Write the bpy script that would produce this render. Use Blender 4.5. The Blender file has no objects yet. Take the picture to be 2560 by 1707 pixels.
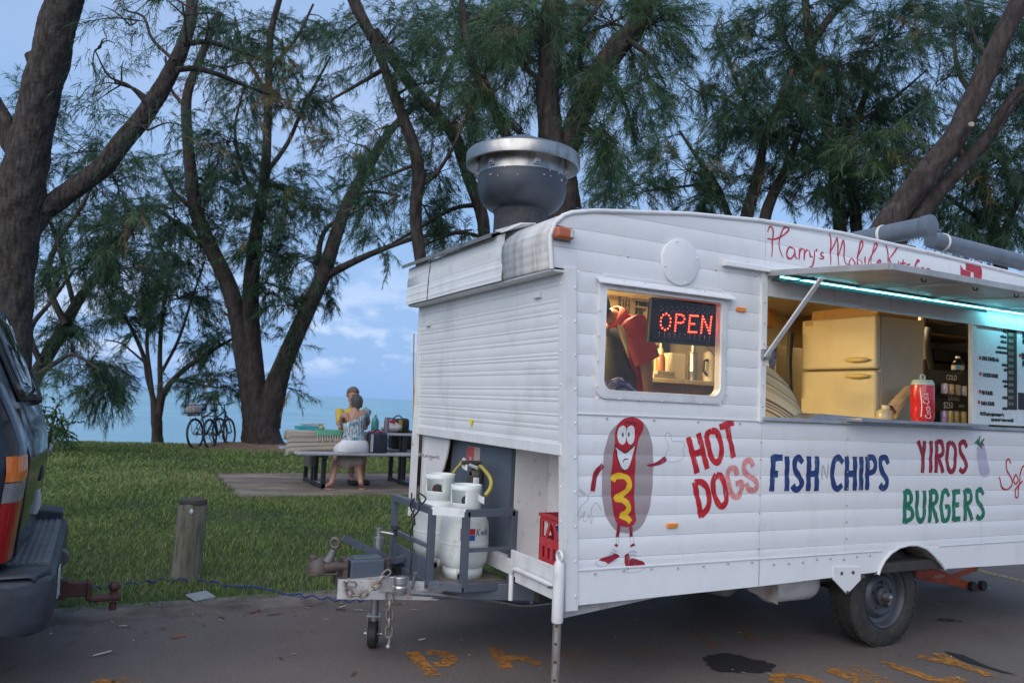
import bpy, bmesh, math, random
import numpy as np
from mathutils import Vector, Matrix
random.seed(7); rng = np.random.default_rng(7)
SC = bpy.context.scene; COL = SC.collection
# ------------------------------------------------------------------ camera
# axes: x runs along the caravan (front at x=0), y away across it (near wall at y=0), z up
CAM = np.array([-2.12, -3.42, 1.45]); FPX = 1991.0
_a = math.radians(62.8); _p = math.radians(4.5); _r = 0.045
_fw = np.array([math.cos(_a), math.sin(_a), 0.0]); _rt = np.array([math.sin(_a), -math.cos(_a), 0.0]); _up = np.array([0, 0, 1.0])
FW = _fw*math.cos(_p)+_up*math.sin(_p); _u0 = -_fw*math.sin(_p)+_up*math.cos(_p)
RT = math.cos(_r)*_rt+math.sin(_r)*_u0; UP = -math.sin(_r)*_rt+math.cos(_r)*_u0
cam = bpy.data.objects.new('camera', bpy.data.cameras.new('camera')); COL.objects.link(cam)
cam.matrix_world = Matrix(((RT[0], UP[0], -FW[0], CAM[0]), (RT[1], UP[1], -FW[1], CAM[1]), (RT[2], UP[2], -FW[2], CAM[2]), (0, 0, 0, 1)))
cam.data.lens = 28.0; cam.data.sensor_width = 36.0; cam.data.clip_start = 0.05; cam.data.clip_end = 30000
cam.data.dof.use_dof = True; cam.data.dof.focus_distance = 4.9; cam.data.dof.aperture_fstop = 3.6
SC.camera = cam
# ------------------------------------------------------------------ light
SUN_EL = math.radians(37); SUN_AZ = np.array([-0.78, -0.625])      # horizontal direction towards the sun: behind the camera
w = bpy.data.worlds.new('World'); SC.world = w; w.use_nodes = True
nt = w.node_tree; nt.nodes.clear()
def N(t, nt=None, **k):
    n = nt.nodes.new(t)
    for a, b in k.items(): setattr(n, a, b)
    return n
wo = N('ShaderNodeOutputWorld', nt); wb = N('ShaderNodeBackground', nt)
sky = N('ShaderNodeTexSky', nt, sky_type='NISHITA', sun_disc=False)
sky.sun_elevation = SUN_EL; sky.sun_rotation = math.atan2(SUN_AZ[0], SUN_AZ[1]); sky.air_density = 1.3; sky.dust_density = 0.6; sky.ozone_density = 2.2
wb.inputs['Strength'].default_value = 0.102
tc = N('ShaderNodeTexCoord', nt); sep = N('ShaderNodeSeparateXYZ', nt)
nt.links.new(tc.outputs['Generated'], sep.inputs[0])
def wmath(op, a, b=None, clamp=False):
    m = N('ShaderNodeMath', nt, operation=op); m.use_clamp = clamp
    for i, v in enumerate((a, b)):
        if v is None: continue
        if isinstance(v, (int, float)): m.inputs[i].default_value = v
        else: nt.links.new(v, m.inputs[i])
    return m.outputs[0]
def wnoise(scale, zst, det, rough=.55, off=0.0):
    mp = N('ShaderNodeMapping', nt); mp.inputs['Scale'].default_value = (scale, scale, scale*zst); mp.inputs['Location'].default_value = (off, off*.7, off*.3)
    nt.links.new(tc.outputs['Generated'], mp.inputs[0])
    n = N('ShaderNodeTexNoise', nt); n.inputs['Scale'].default_value = 1; n.inputs['Detail'].default_value = det; n.inputs['Roughness'].default_value = rough
    nt.links.new(mp.outputs[0], n.inputs['Vector']); return n.outputs['Fac']
def wramp(fac, stops):
    r = N('ShaderNodeValToRGB', nt); els = r.color_ramp.elements
    while len(els) < len(stops): els.new(0.5)
    for e, (p, c) in zip(els, stops): e.position = p; e.color = (*c, 1) if len(c) == 3 else c
    nt.links.new(fac, r.inputs[0]); return r.outputs[0]
def wmix(fac, a, b):
    m = N('ShaderNodeMix', nt, data_type='RGBA')
    if isinstance(fac, (int, float)): m.inputs[0].default_value = fac
    else: nt.links.new(fac, m.inputs[0])
    for i, v in ((6, a), (7, b)):
        if isinstance(v, tuple): m.inputs[i].default_value = (*v, 1)
        else: nt.links.new(v, m.inputs[i])
    return m.outputs[2]
zz = sep.outputs['Z']
high = wramp(wnoise(2.1, 2.6, 5, .5, 3.1), [(.40, (0, 0, 0)), (.66, (1, 1, 1))])          # thin high cloud
low = wramp(wnoise(8.0, 2.2, 7, .56, 2.6), [(.50, (0, 0, 0)), (.58, (1, 1, 1))])          # small cumulus near the horizon
band = wramp(zz, [(0.02, (0, 0, 0)), (.045, (1, 1, 1)), (.11, (.75, .75, .75)), (.19, (0, 0, 0))])
lowm = wmath('MULTIPLY', low, band)
c = wmix(.62, sky.outputs[0], (2.85, 4.5, 7.5))
c = wmix(wmath('MULTIPLY', high, .60), c, (4.2, 5.3, 7.6))
hz = wramp(zz, [(.0, (1, 1, 1)), (.16, (.55, .55, .55)), (.40, (0, 0, 0))])
c = wmix(wmath('MULTIPLY', hz, .80), c, (1.70, 3.45, 6.7))
c = wmix(wmath('MULTIPLY', lowm, .85), c, (5.2, 6.3, 8.5))
nt.links.new(c, wb.inputs['Color']); nt.links.new(wb.outputs[0], wo.inputs[0])
sl = bpy.data.lights.new('sun', 'SUN'); sl.energy = 1.85; sl.angle = math.radians(75); sl.color = (1.0, .92, .82)
so = bpy.data.objects.new('sun', sl); COL.objects.link(so)
_sd = Vector((SUN_AZ[0]*math.cos(SUN_EL), SUN_AZ[1]*math.cos(SUN_EL), math.sin(SUN_EL))).normalized()
so.rotation_euler = _sd.to_track_quat('Z', 'Y').to_euler(); so.location = (-10, -12, 12)
SC.view_settings.view_transform = 'Standard'; SC.view_settings.look = 'None'; SC.view_settings.exposure = 0.34; SC.view_settings.gamma = 1.0
SC.view_settings.use_curve_mapping = False
SC.render.engine = 'CYCLES'; SC.cycles.max_bounces = 8; SC.cycles.transparent_max_bounces = 24; SC.cycles.sample_clamp_indirect = 4.0
try: SC.cycles.use_denoising = True
except Exception: pass
# ------------------------------------------------------------------ rays: measured points of the photograph to places on known planes
def ray(p): return FW+RT*(p[0]-1280.0)/FPX-UP*(p[1]-853.5)/FPX
def _pl(p, i, v):
    d = ray(p); return CAM+(v-CAM[i])/d[i]*d
def PX(p, x): return _pl(p, 0, x)
def PY(p, y): return _pl(p, 1, y)
def PZ(p, z): return _pl(p, 2, z)
def AT(p, dep): return CAM+ray(p)*dep
ZB = {'2': (0, 700, 1.557), 'c7': (0, 1300, 3.852), '5': (1400, 520, 2.903), '6': (1860, 520, 2.8), '7': (1400, 1000, 3.137), '8': (1860, 1000, 2.217), '3': (700, 900, 2.119), '4': (980, 320, 1.96),
      'c1': (440, 940, 3.794), 'c2': (1000, 1060, 3.733), 'c3': (700, 1280, 4.355), 'w8': (1500, 720, 5.6), 'c6': (950, 1450, 2.24), 'd': (0, 0, .91875)}
def zp(k, X, Y): b = ZB[k]; return b[0]+X/b[2], b[1]+Y/b[2]
# ------------------------------------------------------------------ materials
MATS = {}
def pm(name, c1, c2=None, scale=4.0, rough=.5, metal=0.0, bump=0.0, bscale=80.0, dirt=None, dscale=(3, 3, 3), damt=.5, dpos=.55, emit=None, estr=0.0, wave=0.0, wscale=4.0, coat=0.0, rvar=.12, sheen=0, trans=0.0, detail=6, stretch=(1, 1, 1), spec=.5):
    """procedural paint / metal / stone: two tones in noise, optional dirt in a second stretched noise, fine bump and slow waviness"""
    if name in MATS: return MATS[name]
    m = bpy.data.materials.new(name); m.use_nodes = True; t = m.node_tree; b = t.nodes['Principled BSDF']; L = t.links.new
    co = N('ShaderNodeTexCoord', t); g = N('ShaderNodeNewGeometry', t); src = g.outputs['Position']
    if c2 is None: c2 = tuple(x*.82 for x in c1)
    def noise(sc, det=detail, rg=.6, st=(1, 1, 1)):
        mp = N('ShaderNodeMapping', t); mp.inputs['Scale'].default_value = tuple(s*sc for s in st); L(src, mp.inputs[0])
        n = N('ShaderNodeTexNoise', t); n.inputs['Scale'].default_value = 1.0; n.inputs['Detail'].default_value = det; n.inputs['Roughness'].default_value = rg
        L(mp.outputs[0], n.inputs['Vector']); return n.outputs['Fac']
    def ramp(f, stops):
        r = N('ShaderNodeValToRGB', t); els = r.color_ramp.elements
        while len(els) < len(stops): els.new(.5)
        for e, (p, cc) in zip(els, stops): e.position = p; e.color = (*cc, 1)
        L(f, r.inputs[0]); return r.outputs[0]
    col = ramp(noise(scale, st=stretch), [(.32, c1), (.68, c2)])
    if dirt is not None:
        ds = dscale; f = ramp(noise(1.0, 5, .65, ds), [(dpos-.07, (0, 0, 0)), (dpos+.16, (damt,)*3)])
        mx = N('ShaderNodeMix', t, data_type='RGBA'); L(f, mx.inputs[0]); L(col, mx.inputs[6]); mx.inputs[7].default_value = (*dirt, 1); col = mx.outputs[2]
    L(col, b.inputs['Base Color'])
    rr = N('ShaderNodeMapRange', t); L(noise(scale*2.3), rr.inputs['Value']); rr.inputs['From Min'].default_value = .3; rr.inputs['From Max'].default_value = .7
    rr.inputs['To Min'].default_value = max(0.02, rough-rvar*.5); rr.inputs['To Max'].default_value = min(1, rough+rvar*.5); L(rr.outputs[0], b.inputs['Roughness'])
    b.inputs['Metallic'].default_value = metal; b.inputs['Coat Weight'].default_value = coat; b.inputs['Specular IOR Level'].default_value = spec
    if trans: b.inputs['Transmission Weight'].default_value = trans
    if emit is not None: b.inputs['Emission Color'].default_value = (*emit, 1); b.inputs['Emission Strength'].default_value = estr
    nrm = None
    for amt, sc, dist in ((wave, wscale, .05), (bump, bscale, .01)):
        if amt:
            bp = N('ShaderNodeBump', t); bp.inputs['Strength'].default_value = amt; bp.inputs['Distance'].default_value = dist
            L(noise(sc, 4), bp.inputs['Height'])
            if nrm is not None: L(nrm, bp.inputs['Normal'])
            nrm = bp.outputs[0]
    if nrm is not None: L(nrm, b.inputs['Normal'])
    MATS[name] = m; return m
def glass(name, tint, refl_rough=.03, dust=0.0, thick=1.0):
    m = bpy.data.materials.new(name); m.use_nodes = True; t = m.node_tree; t.nodes.clear(); L = t.links.new
    o = N('ShaderNodeOutputMaterial', t); tr = N('ShaderNodeBsdfTransparent', t); tr.inputs[0].default_value = (*tint, 1)
    gl = N('ShaderNodeBsdfGlossy', t); gl.inputs['Roughness'].default_value = refl_rough; fr = N('ShaderNodeFresnel', t); fr.inputs[0].default_value = 1.28
    mx = N('ShaderNodeMixShader', t); L(fr.outputs[0], mx.inputs[0]); L(tr.outputs[0], mx.inputs[1]); L(gl.outputs[0], mx.inputs[2]); out = mx.outputs[0]
    if dust:
        g = N('ShaderNodeNewGeometry', t); n = N('ShaderNodeTexNoise', t); n.inputs['Scale'].default_value = 130; n.inputs['Detail'].default_value = 3; L(g.outputs['Position'], n.inputs['Vector'])
        r = N('ShaderNodeValToRGB', t); r.color_ramp.elements[0].position = .66; r.color_ramp.elements[1].position = .72; r.color_ramp.elements[1].color = (dust*6, dust*6, dust*6, 1); r.color_ramp.elements[0].color = (dust*.1, dust*.1, dust*.1, 1)
        L(n.outputs[0], r.inputs[0]); d = N('ShaderNodeBsdfDiffuse', t); d.inputs[0].default_value = (.75, .74, .7, 1)
        m2 = N('ShaderNodeMixShader', t); L(r.outputs[0], m2.inputs[0]); L(out, m2.inputs[1]); L(d.outputs[0], m2.inputs[2]); out = m2.outputs[0]
    L(out, o.inputs[0]); MATS[name] = m; return m
# ------------------------------------------------------------------ mesh helpers
WL = {}
class MB:
    def __init__(s): s.v = []; s.f = []
    def add(s, vs, fs):
        o = len(s.v); s.v += [tuple(map(float, q)) for q in vs]; s.f += [tuple(o+i for i in q) for q in fs]; return s
    def box(s, x0, x1, y0, y1, z0, z1):
        return s.add([(x0, y0, z0), (x1, y0, z0), (x1, y1, z0), (x0, y1, z0), (x0, y0, z1), (x1, y0, z1), (x1, y1, z1), (x0, y1, z1)],
                     [(0, 3, 2, 1), (4, 5, 6, 7), (0, 1, 5, 4), (1, 2, 6, 5), (2, 3, 7, 6), (3, 0, 4, 7)])
    def obox(s, c, size, ax=(1, 0, 0), up=(0, 0, 1)):
        """oriented box: ax = direction of its length"""
        a = Vector(ax).normalized(); u = Vector(up); b = u.cross(a).normalized(); u = a.cross(b)
        c = Vector(c); h = [q/2 for q in size]; vs = []
        for k in (-1, 1):
            for i, j in ((-1, -1), (1, -1), (1, 1), (-1, 1)): vs.append(c+a*h[0]*i+b*h[1]*j+u*h[2]*k)
        return s.add(vs, [(0, 3, 2, 1), (4, 5, 6, 7), (0, 1, 5, 4), (1, 2, 6, 5), (2, 3, 7, 6), (3, 0, 4, 7)])
    def bar(s, p, q, wd, th, up=(0, 0, 1)):
        p = Vector(p); q = Vector(q); return s.obox((p+q)/2, ((q-p).length, wd, th), q-p, up)
    def tube(s, pts, r, n=8, cap=True, closed=False):
        pts = [Vector(p) for p in pts]; k = len(pts); rs = r if isinstance(r, (list, tuple)) else [r]*k
        rings = []; ref = None
        for i in range(k):
            if closed: t = pts[(i+1) % k]-pts[i-1]
            else: t = pts[min(i+1, k-1)]-pts[max(i-1, 0)]
            t.normalize()
            if ref is None:
                ref = Vector((0, 0, 1)) if abs(t.z) < .9 else Vector((1, 0, 0))
            a = (ref-t*ref.dot(t)).normalized(); b = t.cross(a); ref = a
            rings.append([pts[i]+(a*math.cos(2*math.pi*j/n)+b*math.sin(2*math.pi*j/n))*rs[i] for j in range(n)])
        vs = [q for g in rings for q in g]; fs = []
        for i in range(k if closed else k-1):
            i2 = (i+1) % k
            for j in range(n): fs.append((i*n+j, i*n+(j+1) % n, i2*n+(j+1) % n, i2*n+j))
        if cap and not closed: fs += [tuple(range(n))[::-1], tuple((k-1)*n+j for j in range(n))]
        return s.add(vs, fs)
    def lathe(s, prof, c, ax=(0, 0, 1), n=24, a0=0.0, a1=2*math.pi):
        """prof = [(radius, height)], turned about axis ax through c"""
        a = Vector(ax).normalized(); ref = Vector((0, 0, 1)) if abs(a.z) < .9 else Vector((1, 0, 0)); u = (ref-a*ref.dot(a)).normalized(); v = a.cross(u); c = Vector(c)
        full = abs(a1-a0-2*math.pi) < 1e-6; m = n if full else n+1; vs = []; fs = []
        for r, h in prof:
            for j in range(m):
                t = a0+(a1-a0)*j/n; vs.append(c+a*h+(u*math.cos(t)+v*math.sin(t))*max(r, 1e-5))
        for i in range(len(prof)-1):
            for j in range(n):
                j2 = (j+1) % m; fs.append((i*m+j, i*m+j2, (i+1)*m+j2, (i+1)*m+j))
        return s.add(vs, fs)
    def sphere(s, c, r, nu=12, nv=8):
        r = (r, r, r) if isinstance(r, (int, float)) else r; vs = []; fs = []
        for i in range(nv+1):
            t = math.pi*i/nv
            for j in range(nu): p = 2*math.pi*j/nu; vs.append((c[0]+r[0]*math.sin(t)*math.cos(p), c[1]+r[1]*math.sin(t)*math.sin(p), c[2]+r[2]*math.cos(t)))
        for i in range(nv):
            for j in range(nu): fs.append((i*nu+j, (i+1)*nu+j, (i+1)*nu+(j+1) % nu, i*nu+(j+1) % nu))
        return s.add(vs, fs)
    def prism(s, poly, ext):
        k = len(poly); e = Vector(ext); vs = [Vector(p) for p in poly]+[Vector(p)+e for p in poly]
        return s.add(vs, [tuple(range(k))[::-1], tuple(range(k, 2*k))]+[(i, (i+1) % k, k+(i+1) % k, k+i) for i in range(k)])
    def grid(s, rows, closed=False):
        m = len(rows[0]); vs = [p for r in rows for p in r]; fs = []
        for i in range(len(rows)-1):
            for j in range(m if closed else m-1): fs.append((i*m+j, i*m+(j+1) % m, (i+1)*m+(j+1) % m, (i+1)*m+j))
        return s.add(vs, fs)
    def build(s, name, mat, par=None, smooth=None, bev=0.0, seg=2, local=False, kind=None, label=None, solid=0.0, subsurf=0, fixn=True):
        base = Vector((0, 0, 0)) if (par is None or local) else WL[par.name]
        me = bpy.data.meshes.new(name)
        me.from_pydata([(a-base.x, b-base.y, c-base.z) for a, b, c in s.v], [], s.f)
        if fixn and len(s.f) < 20000:
            bm = bmesh.new(); bm.from_mesh(me); bmesh.ops.remove_doubles(bm, verts=bm.verts, dist=1e-5); bmesh.ops.recalc_face_normals(bm, faces=bm.faces); bm.to_mesh(me); bm.free()
        me.validate(); me.materials.append(mat)
        if smooth is not None:
            me.polygons.foreach_set('use_smooth', [True]*len(me.polygons)); me.set_sharp_from_angle(angle=math.radians(smooth))
        o = bpy.data.objects.new(name, me); COL.objects.link(o)
        if par is not None: o.parent = par
        WL[o.name] = base.copy()
        if solid: md = o.modifiers.new('solid', 'SOLIDIFY'); md.thickness = solid; md.offset = 0
        if bev: md = o.modifiers.new('bevel', 'BEVEL'); md.width = bev; md.segments = seg; md.limit_method = 'ANGLE'; md.angle_limit = math.radians(40)
        if subsurf: md = o.modifiers.new('sub', 'SUBSURF'); md.levels = subsurf; md.render_levels = subsurf
        if kind: o['kind'] = kind
        if label: o['label'] = label
        return o
def tag(o, label=None, cat=None, group=None, kind=None):
    if label: o['label'] = label
    if cat: o['category'] = cat
    if group: o['group'] = group
    if kind: o['kind'] = kind
    return o
def thing(name, loc, label, cat, group=None, rz=0.0):
    o = bpy.data.objects.new(name, None); COL.objects.link(o); o.location = loc; o.rotation_euler = (0, 0, rz); o.empty_display_size = .1
    WL[o.name] = Vector(loc); return tag(o, label, cat, group)
def kids(o): return [q for q in bpy.data.objects if q.parent == o]
def copy_tree(o, loc=None, rz=None, par=None, label=None):
    c = o.copy(); COL.objects.link(c); WL[c.name] = Vector(loc) if loc is not None else WL[o.name].copy()
    if par is not None: c.parent = par
    if loc is not None: c.location = loc
    if rz is not None: c.rotation_euler = (0, 0, rz)
    if label: c['label'] = label
    for k in kids(o): copy_tree(k, par=c)
    return c
def smoothpath(pts, per=6):
    """Catmull-Rom through pts (any dimension)"""
    P = [np.array(p, float) for p in pts]; P = [2*P[0]-P[1]]+P+[2*P[-1]-P[-2]]; out = []
    for i in range(1, len(P)-2):
        for k in range(per):
            t = k/per; a, b, c, d = P[i-1:i+3]
            out.append(.5*((2*b)+(c-a)*t+(2*a-5*b+4*c-d)*t*t+(3*b-a-3*c+d)*t**3))
    out.append(P[-2]); return out
# ------------------------------------------------------------------ palette
WHITE = pm('caravan_white', (.76, .765, .77), (.715, .72, .73), 2.2, .36, bump=.05, bscale=160, dirt=(.40, .37, .33), dscale=(5, 5, 1.6), damt=.28, dpos=.62, wave=.10, wscale=5)
SHUT = pm('shutter_white', (.77, .775, .775), (.72, .725, .72), 2.5, .42, bump=.05, bscale=120, dirt=(.34, .325, .30), dscale=(3.0, 3.0, 2.2), damt=.38, dpos=.60, wave=.10, wscale=6)
GRIME = pm('hood_grimy', (.68, .675, .65), (.50, .485, .46), 3.2, .5, bump=.08, bscale=90, dirt=(.16, .15, .14), dscale=(9, 14, 1.2), damt=.6, dpos=.54, wave=.15, wscale=7)
TRIM = pm('trim_white', (.74, .745, .75), (.66, .66, .66), 5, .4, bump=.04, dirt=(.34, .27, .2), dscale=(9, 9, 5), damt=.5, dpos=.62)
RECESSW = pm('recess_white', (.74, .73, .74), (.66, .65, .65), 2.5, .55, bump=.06, dirt=(.12, .10, .08), dscale=(22, 22, 14), damt=.8, dpos=.66, wave=.1)
GREY = pm('slate_paint', (.095, .115, .15), (.075, .09, .115), 5, .42, bump=.1, bscale=120, dirt=(.16, .10, .07), dscale=(14, 14, 8), damt=.55, dpos=.64, wave=.12)
RUST = pm('rusty_steel', (.105, .10, .10), (.15, .095, .07), 14, .6, metal=.4, bump=.3, bscale=140)
SILVER = pm('silver_paint', (.62, .63, .64), (.5, .5, .5), 9, .42, metal=.35, bump=.08, dirt=(.28, .12, .04), dscale=(16, 16, 12), damt=.9, dpos=.57)
GALV = pm('galvanised', (.42, .43, .44), (.3, .3, .3), 16, .38, metal=.8, bump=.06, dirt=(.22, .14, .08), dscale=(20, 20, 9), damt=.6, dpos=.6)
CHROME = pm('bright_steel', (.44, .43, .41), (.30, .29, .275), 7, .36, metal=1.0, bump=.03, dirt=(.10, .09, .08), dscale=(14, 14, 4), damt=.7, dpos=.57)
BLACK = pm('black_rubber', (.016, .016, .017), (.03, .03, .03), 20, .65, bump=.1)
DARK = pm('dark_underbody', (.03, .03, .03), (.05, .045, .04), 8, .8, bump=.2)
BOTTLE = pm('gas_bottle_paint', (.70, .74, .72), (.62, .67, .65), 6, .35, bump=.05, dirt=(.2, .17, .13), dscale=(13, 13, 9), damt=.55, dpos=.66)
RED = pm('painted_red', (.55, .016, .022), (.42, .012, .02), 14, .5, stretch=(1, 1, .35), dirt=(.66, .66, .67), dscale=(46, 46, 16), damt=.55, dpos=.655)
REDF = pm('faded_red', (.62, .16, .15), (.70, .36, .34), 45, .5)
MAROON = pm('painted_maroon', (.33, .010, .028), (.25, .012, .03), 14, .5, stretch=(1, 1, .35), dirt=(.66, .66, .67), dscale=(46, 46, 16), damt=.55, dpos=.655)
NAVY = pm('painted_navy', (.020, .055, .20), (.013, .03, .12), 14, .5, stretch=(1, 1, .35), dirt=(.66, .66, .67), dscale=(46, 46, 16), damt=.55, dpos=.655)
GREEN = pm('painted_green', (.012, .20, .105), (.012, .13, .08), 14, .5, stretch=(1, 1, .35), dirt=(.66, .66, .67), dscale=(46, 46, 16), damt=.55, dpos=.655)
YEL = pm('painted_yellow', (.80, .52, .02), (.70, .42, .02), 20, .5)
BUN = pm('painted_taupe', (.36, .30, .305), (.32, .265, .27), 8, .5)
LILAC = pm('painted_lilac', (.52, .47, .56), (.42, .42, .56), 8, .5)
PENCIL = pm('pencil_grey', (.33, .36, .42), None, 8, .6)
INKB = pm('painted_black', (.02, .02, .025), None, 8, .5)
PWHITE = pm('painted_white', (.76, .765, .77), None, 8, .45)
AMBER = pm('amber_lens', (.85, .27, .02), (.75, .22, .015), 30, .2, coat=.5)
ASPH = pm('asphalt', (.103, .079, .069), (.158, .126, .110), .9, .85, bump=.8, bscale=120, dirt=(.26, .235, .22), dscale=(85, 85, 85), damt=.9, dpos=.585, detail=8)
# ------------------------------------------------------------------ ground, road, kerb, lawn, sea
def st(name, mb, m, **k): o = mb.build(name, m, None, **k); o['kind'] = 'structure'; return o
mb = MB(); mb.grid([[(x, y, 0.0) for x in np.linspace(-70, 70, 8)] for y in np.linspace(-45, 2.24, 6)]); st('road', mb, ASPH)
mb = MB(); mb.grid([[(x, y, -.06) for x in (-3000, -300, 300, 3000)] for y in (-3000, -300, -44)]); st('ground', mb, pm('dry_grass', (.05, .08, .03), (.08, .10, .04), .3, .9))
KERB = pm('kerb_concrete', (.20, .18, .165), (.13, .115, .107), 6, .9, bump=.5, bscale=90, dirt=(.05, .04, .03), dscale=(3, 9, 9), damt=.8, dpos=.5)
kz = MB(); xs = np.arange(-24, 30, .12); rows = []
kn = np.convolve(rng.normal(0, .035, len(xs)+8), np.ones(9)/9, 'valid')
for prof in ((2.20, -.02), (2.205, .035), (2.225, .055), (2.34, .062), (2.36, -.05)):
    rows.append([(x, prof[0]+(kn[i]*.5 if prof[1] > -.01 else 0), prof[1]+(kn[i]*.15 if prof[1] > 0 else 0)) for i, x in enumerate(xs)])
kz.grid(rows); st('kerb', kz, KERB, smooth=50)
def ground_h(x, y):
    if y < 2.3: return 0.0
    h = np.interp(y, [2.3, 2.6, 6, 10.5, 14, 16.6, 18.5, 22, 30], [.045, .055, .105, .115, .15, .16, .02, -1.2, -4.5])
    return float(h+.018*math.sin(x*1.3+y*.7)*min(1, (y-2.3)/2)*(0 if 7 < y < 10.8 and -1 < x < 5 else 1))
LAWN = pm('lawn_soil', (.030, .050, .014), (.055, .062, .022), 3.0, .95, bump=.8, bscale=60, dirt=(.10, .085, .05), dscale=(2.2, 2.2, 2.2), damt=.8, dpos=.57)
ys = list(np.arange(2.30, 19, .35))+[20, 22, 25, 30]; xs2 = list(np.arange(-22, 30, .7))
mb = MB(); mb.grid([[(x, y, ground_h(x, y)) for x in xs2] for y in ys]); lawn = st('lawn', mb, LAWN, smooth=80)
# sea: turbid turquoise
ms = pm('sea_water', (.09, .30, .325), (.07, .25, .29), .012, .22, bump=.0)
t = ms.node_tree; bp = N('ShaderNodeBump', t); bp.inputs['Strength'].default_value = .35; bp.inputs['Distance'].default_value = .25
g = N('ShaderNodeNewGeometry', t); nz = N('ShaderNodeTexNoise', t); mp = N('ShaderNodeMapping', t); mp.inputs['Scale'].default_value = (.35, .9, 1); t.links.new(g.outputs['Position'], mp.inputs[0]); t.links.new(mp.outputs[0], nz.inputs['Vector']); nz.inputs['Scale'].default_value = 1.6; nz.inputs['Detail'].default_value = 6
t.links.new(nz.outputs[0], bp.inputs['Height']); t.links.new(bp.outputs[0], t.nodes['Principled BSDF'].inputs['Normal'])
mb = MB(); R0 = [0, 30, 120, 600, 3000, 22000]
mb.grid([[(x, y, -3.4) for x in (-22000, -3000, -300, -60, 0, 60, 300, 3000, 22000)] for y in (19, 45, 140, 600, 3000, 22000)]); st('sea', mb, ms)
# concrete slab under the picnic table, worn edge
SLAB = pm('slab_concrete', (.125, .096, .076), (.31, .245, .185), .8, .92, bump=.35, bscale=70, dirt=(.055, .042, .034), dscale=(1.0, 2.6, 2), damt=.85, dpos=.50)
ed = []
for k, (x0, y0, x1, y1) in enumerate(((-.42, 7.22, 4.6, 7.15), (4.6, 7.15, 4.6, 10.2), (4.6, 10.2, -.34, 10.2), (-.34, 10.2, -.42, 7.22))):
    n = 26
    for i in range(n): u = i/n; ed.append((x0+(x1-x0)*u+random.uniform(-.035, .035), y0+(y1-y0)*u+random.uniform(-.04, .04), .138))
mb = MB(); mb.prism(ed, (0, 0, -.16)); st('concrete_slab', mb, SLAB, fixn=True)
# ------------------------------------------------------------------ lawn blades: countless, one object
def in_slab(x, y): return (x > -.45) & (x < 4.62) & (y > 7.16) & (y < 10.22)
def grass():
    V = []; T = []
    bands = [(2.36, 3.2, -3.6, 2.4, 2600, .055, .0035), (3.2, 4.5, -4.2, 2.6, 2300, .075, .0045), (4.5, 7.2, -5.5, 3.4, 1500, .085, .006), (7.2, 11, -8, 4.5, 800, .09, .009), (11, 17.3, -11, 6, 420, .10, .014)]
    for y0, y1, x0, x1, dens, h, wd in bands:
        n = int((y1-y0)*(x1-x0)*dens*1.2); x = rng.uniform(x0, x1, n); y = rng.uniform(y0, y1, n)
        if y0 < 2.4: y = y0-.10+(y1-y0+.10)*rng.uniform(0, 1, n)
        patch = np.sin(x*2.1+1.3*np.sin(y*1.7))*np.sin(y*2.6+1.1*np.sin(x*1.9)); patch2 = np.sin(x*.8+2)*np.sin(y*.9+x*.35)
        keep = (~in_slab(x, y)) & (rng.uniform(-1.15, 1.0, n) < patch*.5+.62) & ((x-.55)**2/6.5+(y-13.6)**2/1.4 > .0) & ~(((x-1.2)**2/1.6+(y-17.0)**2/3.0) < rng.uniform(.3, 1.2, n))
        x, y, patch, patch2 = x[keep], y[keep], patch[keep], patch2[keep]; n = len(x)
        z = np.array([ground_h(a, max(b, 2.3)) for a, b in zip(x, y)])-.004
        hh = .82*h*(.55+.35*rng.random(n)+.30*patch2+.15*patch); hh = np.clip(hh, .018, None); az = rng.uniform(0, 6.283, n); ln = rng.uniform(.1, 1.1, n)*hh
        dx, dy = np.cos(az), np.sin(az); pa = rng.uniform(0, 6.283, n); px, py = np.cos(pa)*wd, np.sin(pa)*wd
        b1 = np.stack([x-px, y-py, z], 1); b2 = np.stack([x+px, y+py, z], 1); m = np.stack([x+dx*ln*.35, y+dy*ln*.35, z+hh*.62], 1)
        m1 = m-np.stack([px, py, 0*px], 1)*.7; m2 = m+np.stack([px, py, 0*px], 1)*.7; tp = np.stack([x+dx*ln, y+dy*ln, z+hh], 1)
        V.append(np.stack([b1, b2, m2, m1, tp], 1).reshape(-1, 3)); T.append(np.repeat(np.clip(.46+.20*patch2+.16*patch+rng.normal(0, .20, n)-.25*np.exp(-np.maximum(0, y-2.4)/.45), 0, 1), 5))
    return np.concatenate(V), np.concatenate(T)
def fast_mesh(name, V, loops, starts, totals, mat, tint=None, par=None):
    me = bpy.data.meshes.new(name); me.vertices.add(len(V)); me.vertices.foreach_set('co', V.astype(np.float32).ravel())
    me.loops.add(len(loops)); me.loops.foreach_set('vertex_index', loops.astype(np.int32)); me.polygons.add(len(starts))
    me.polygons.foreach_set('loop_start', starts.astype(np.int32)); me.polygons.foreach_set('loop_total', totals.astype(np.int32)); me.update(calc_edges=True)
    if tint is not None: a = me.attributes.new('tint', 'FLOAT', 'POINT'); a.data.foreach_set('value', tint.astype(np.float32))
    me.materials.append(mat); o = bpy.data.objects.new(name, me); COL.objects.link(o)
    if par is not None: o.parent = par
    WL[o.name] = Vector((0, 0, 0)); return o
def blade_mesh(name, V, tint, mat, par=None):
    """five points a blade: a quad and a tip triangle"""
    n = len(V)//5; b = np.arange(n)*5
    loops = np.stack([b, b+1, b+2, b+3, b+3, b+2, b+4], 1).ravel(); starts = np.stack([np.arange(n)*7, np.arange(n)*7+4], 1).ravel(); totals = np.tile([4, 3], n)
    return fast_mesh(name, V, loops, starts, totals, mat, tint, par)
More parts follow.
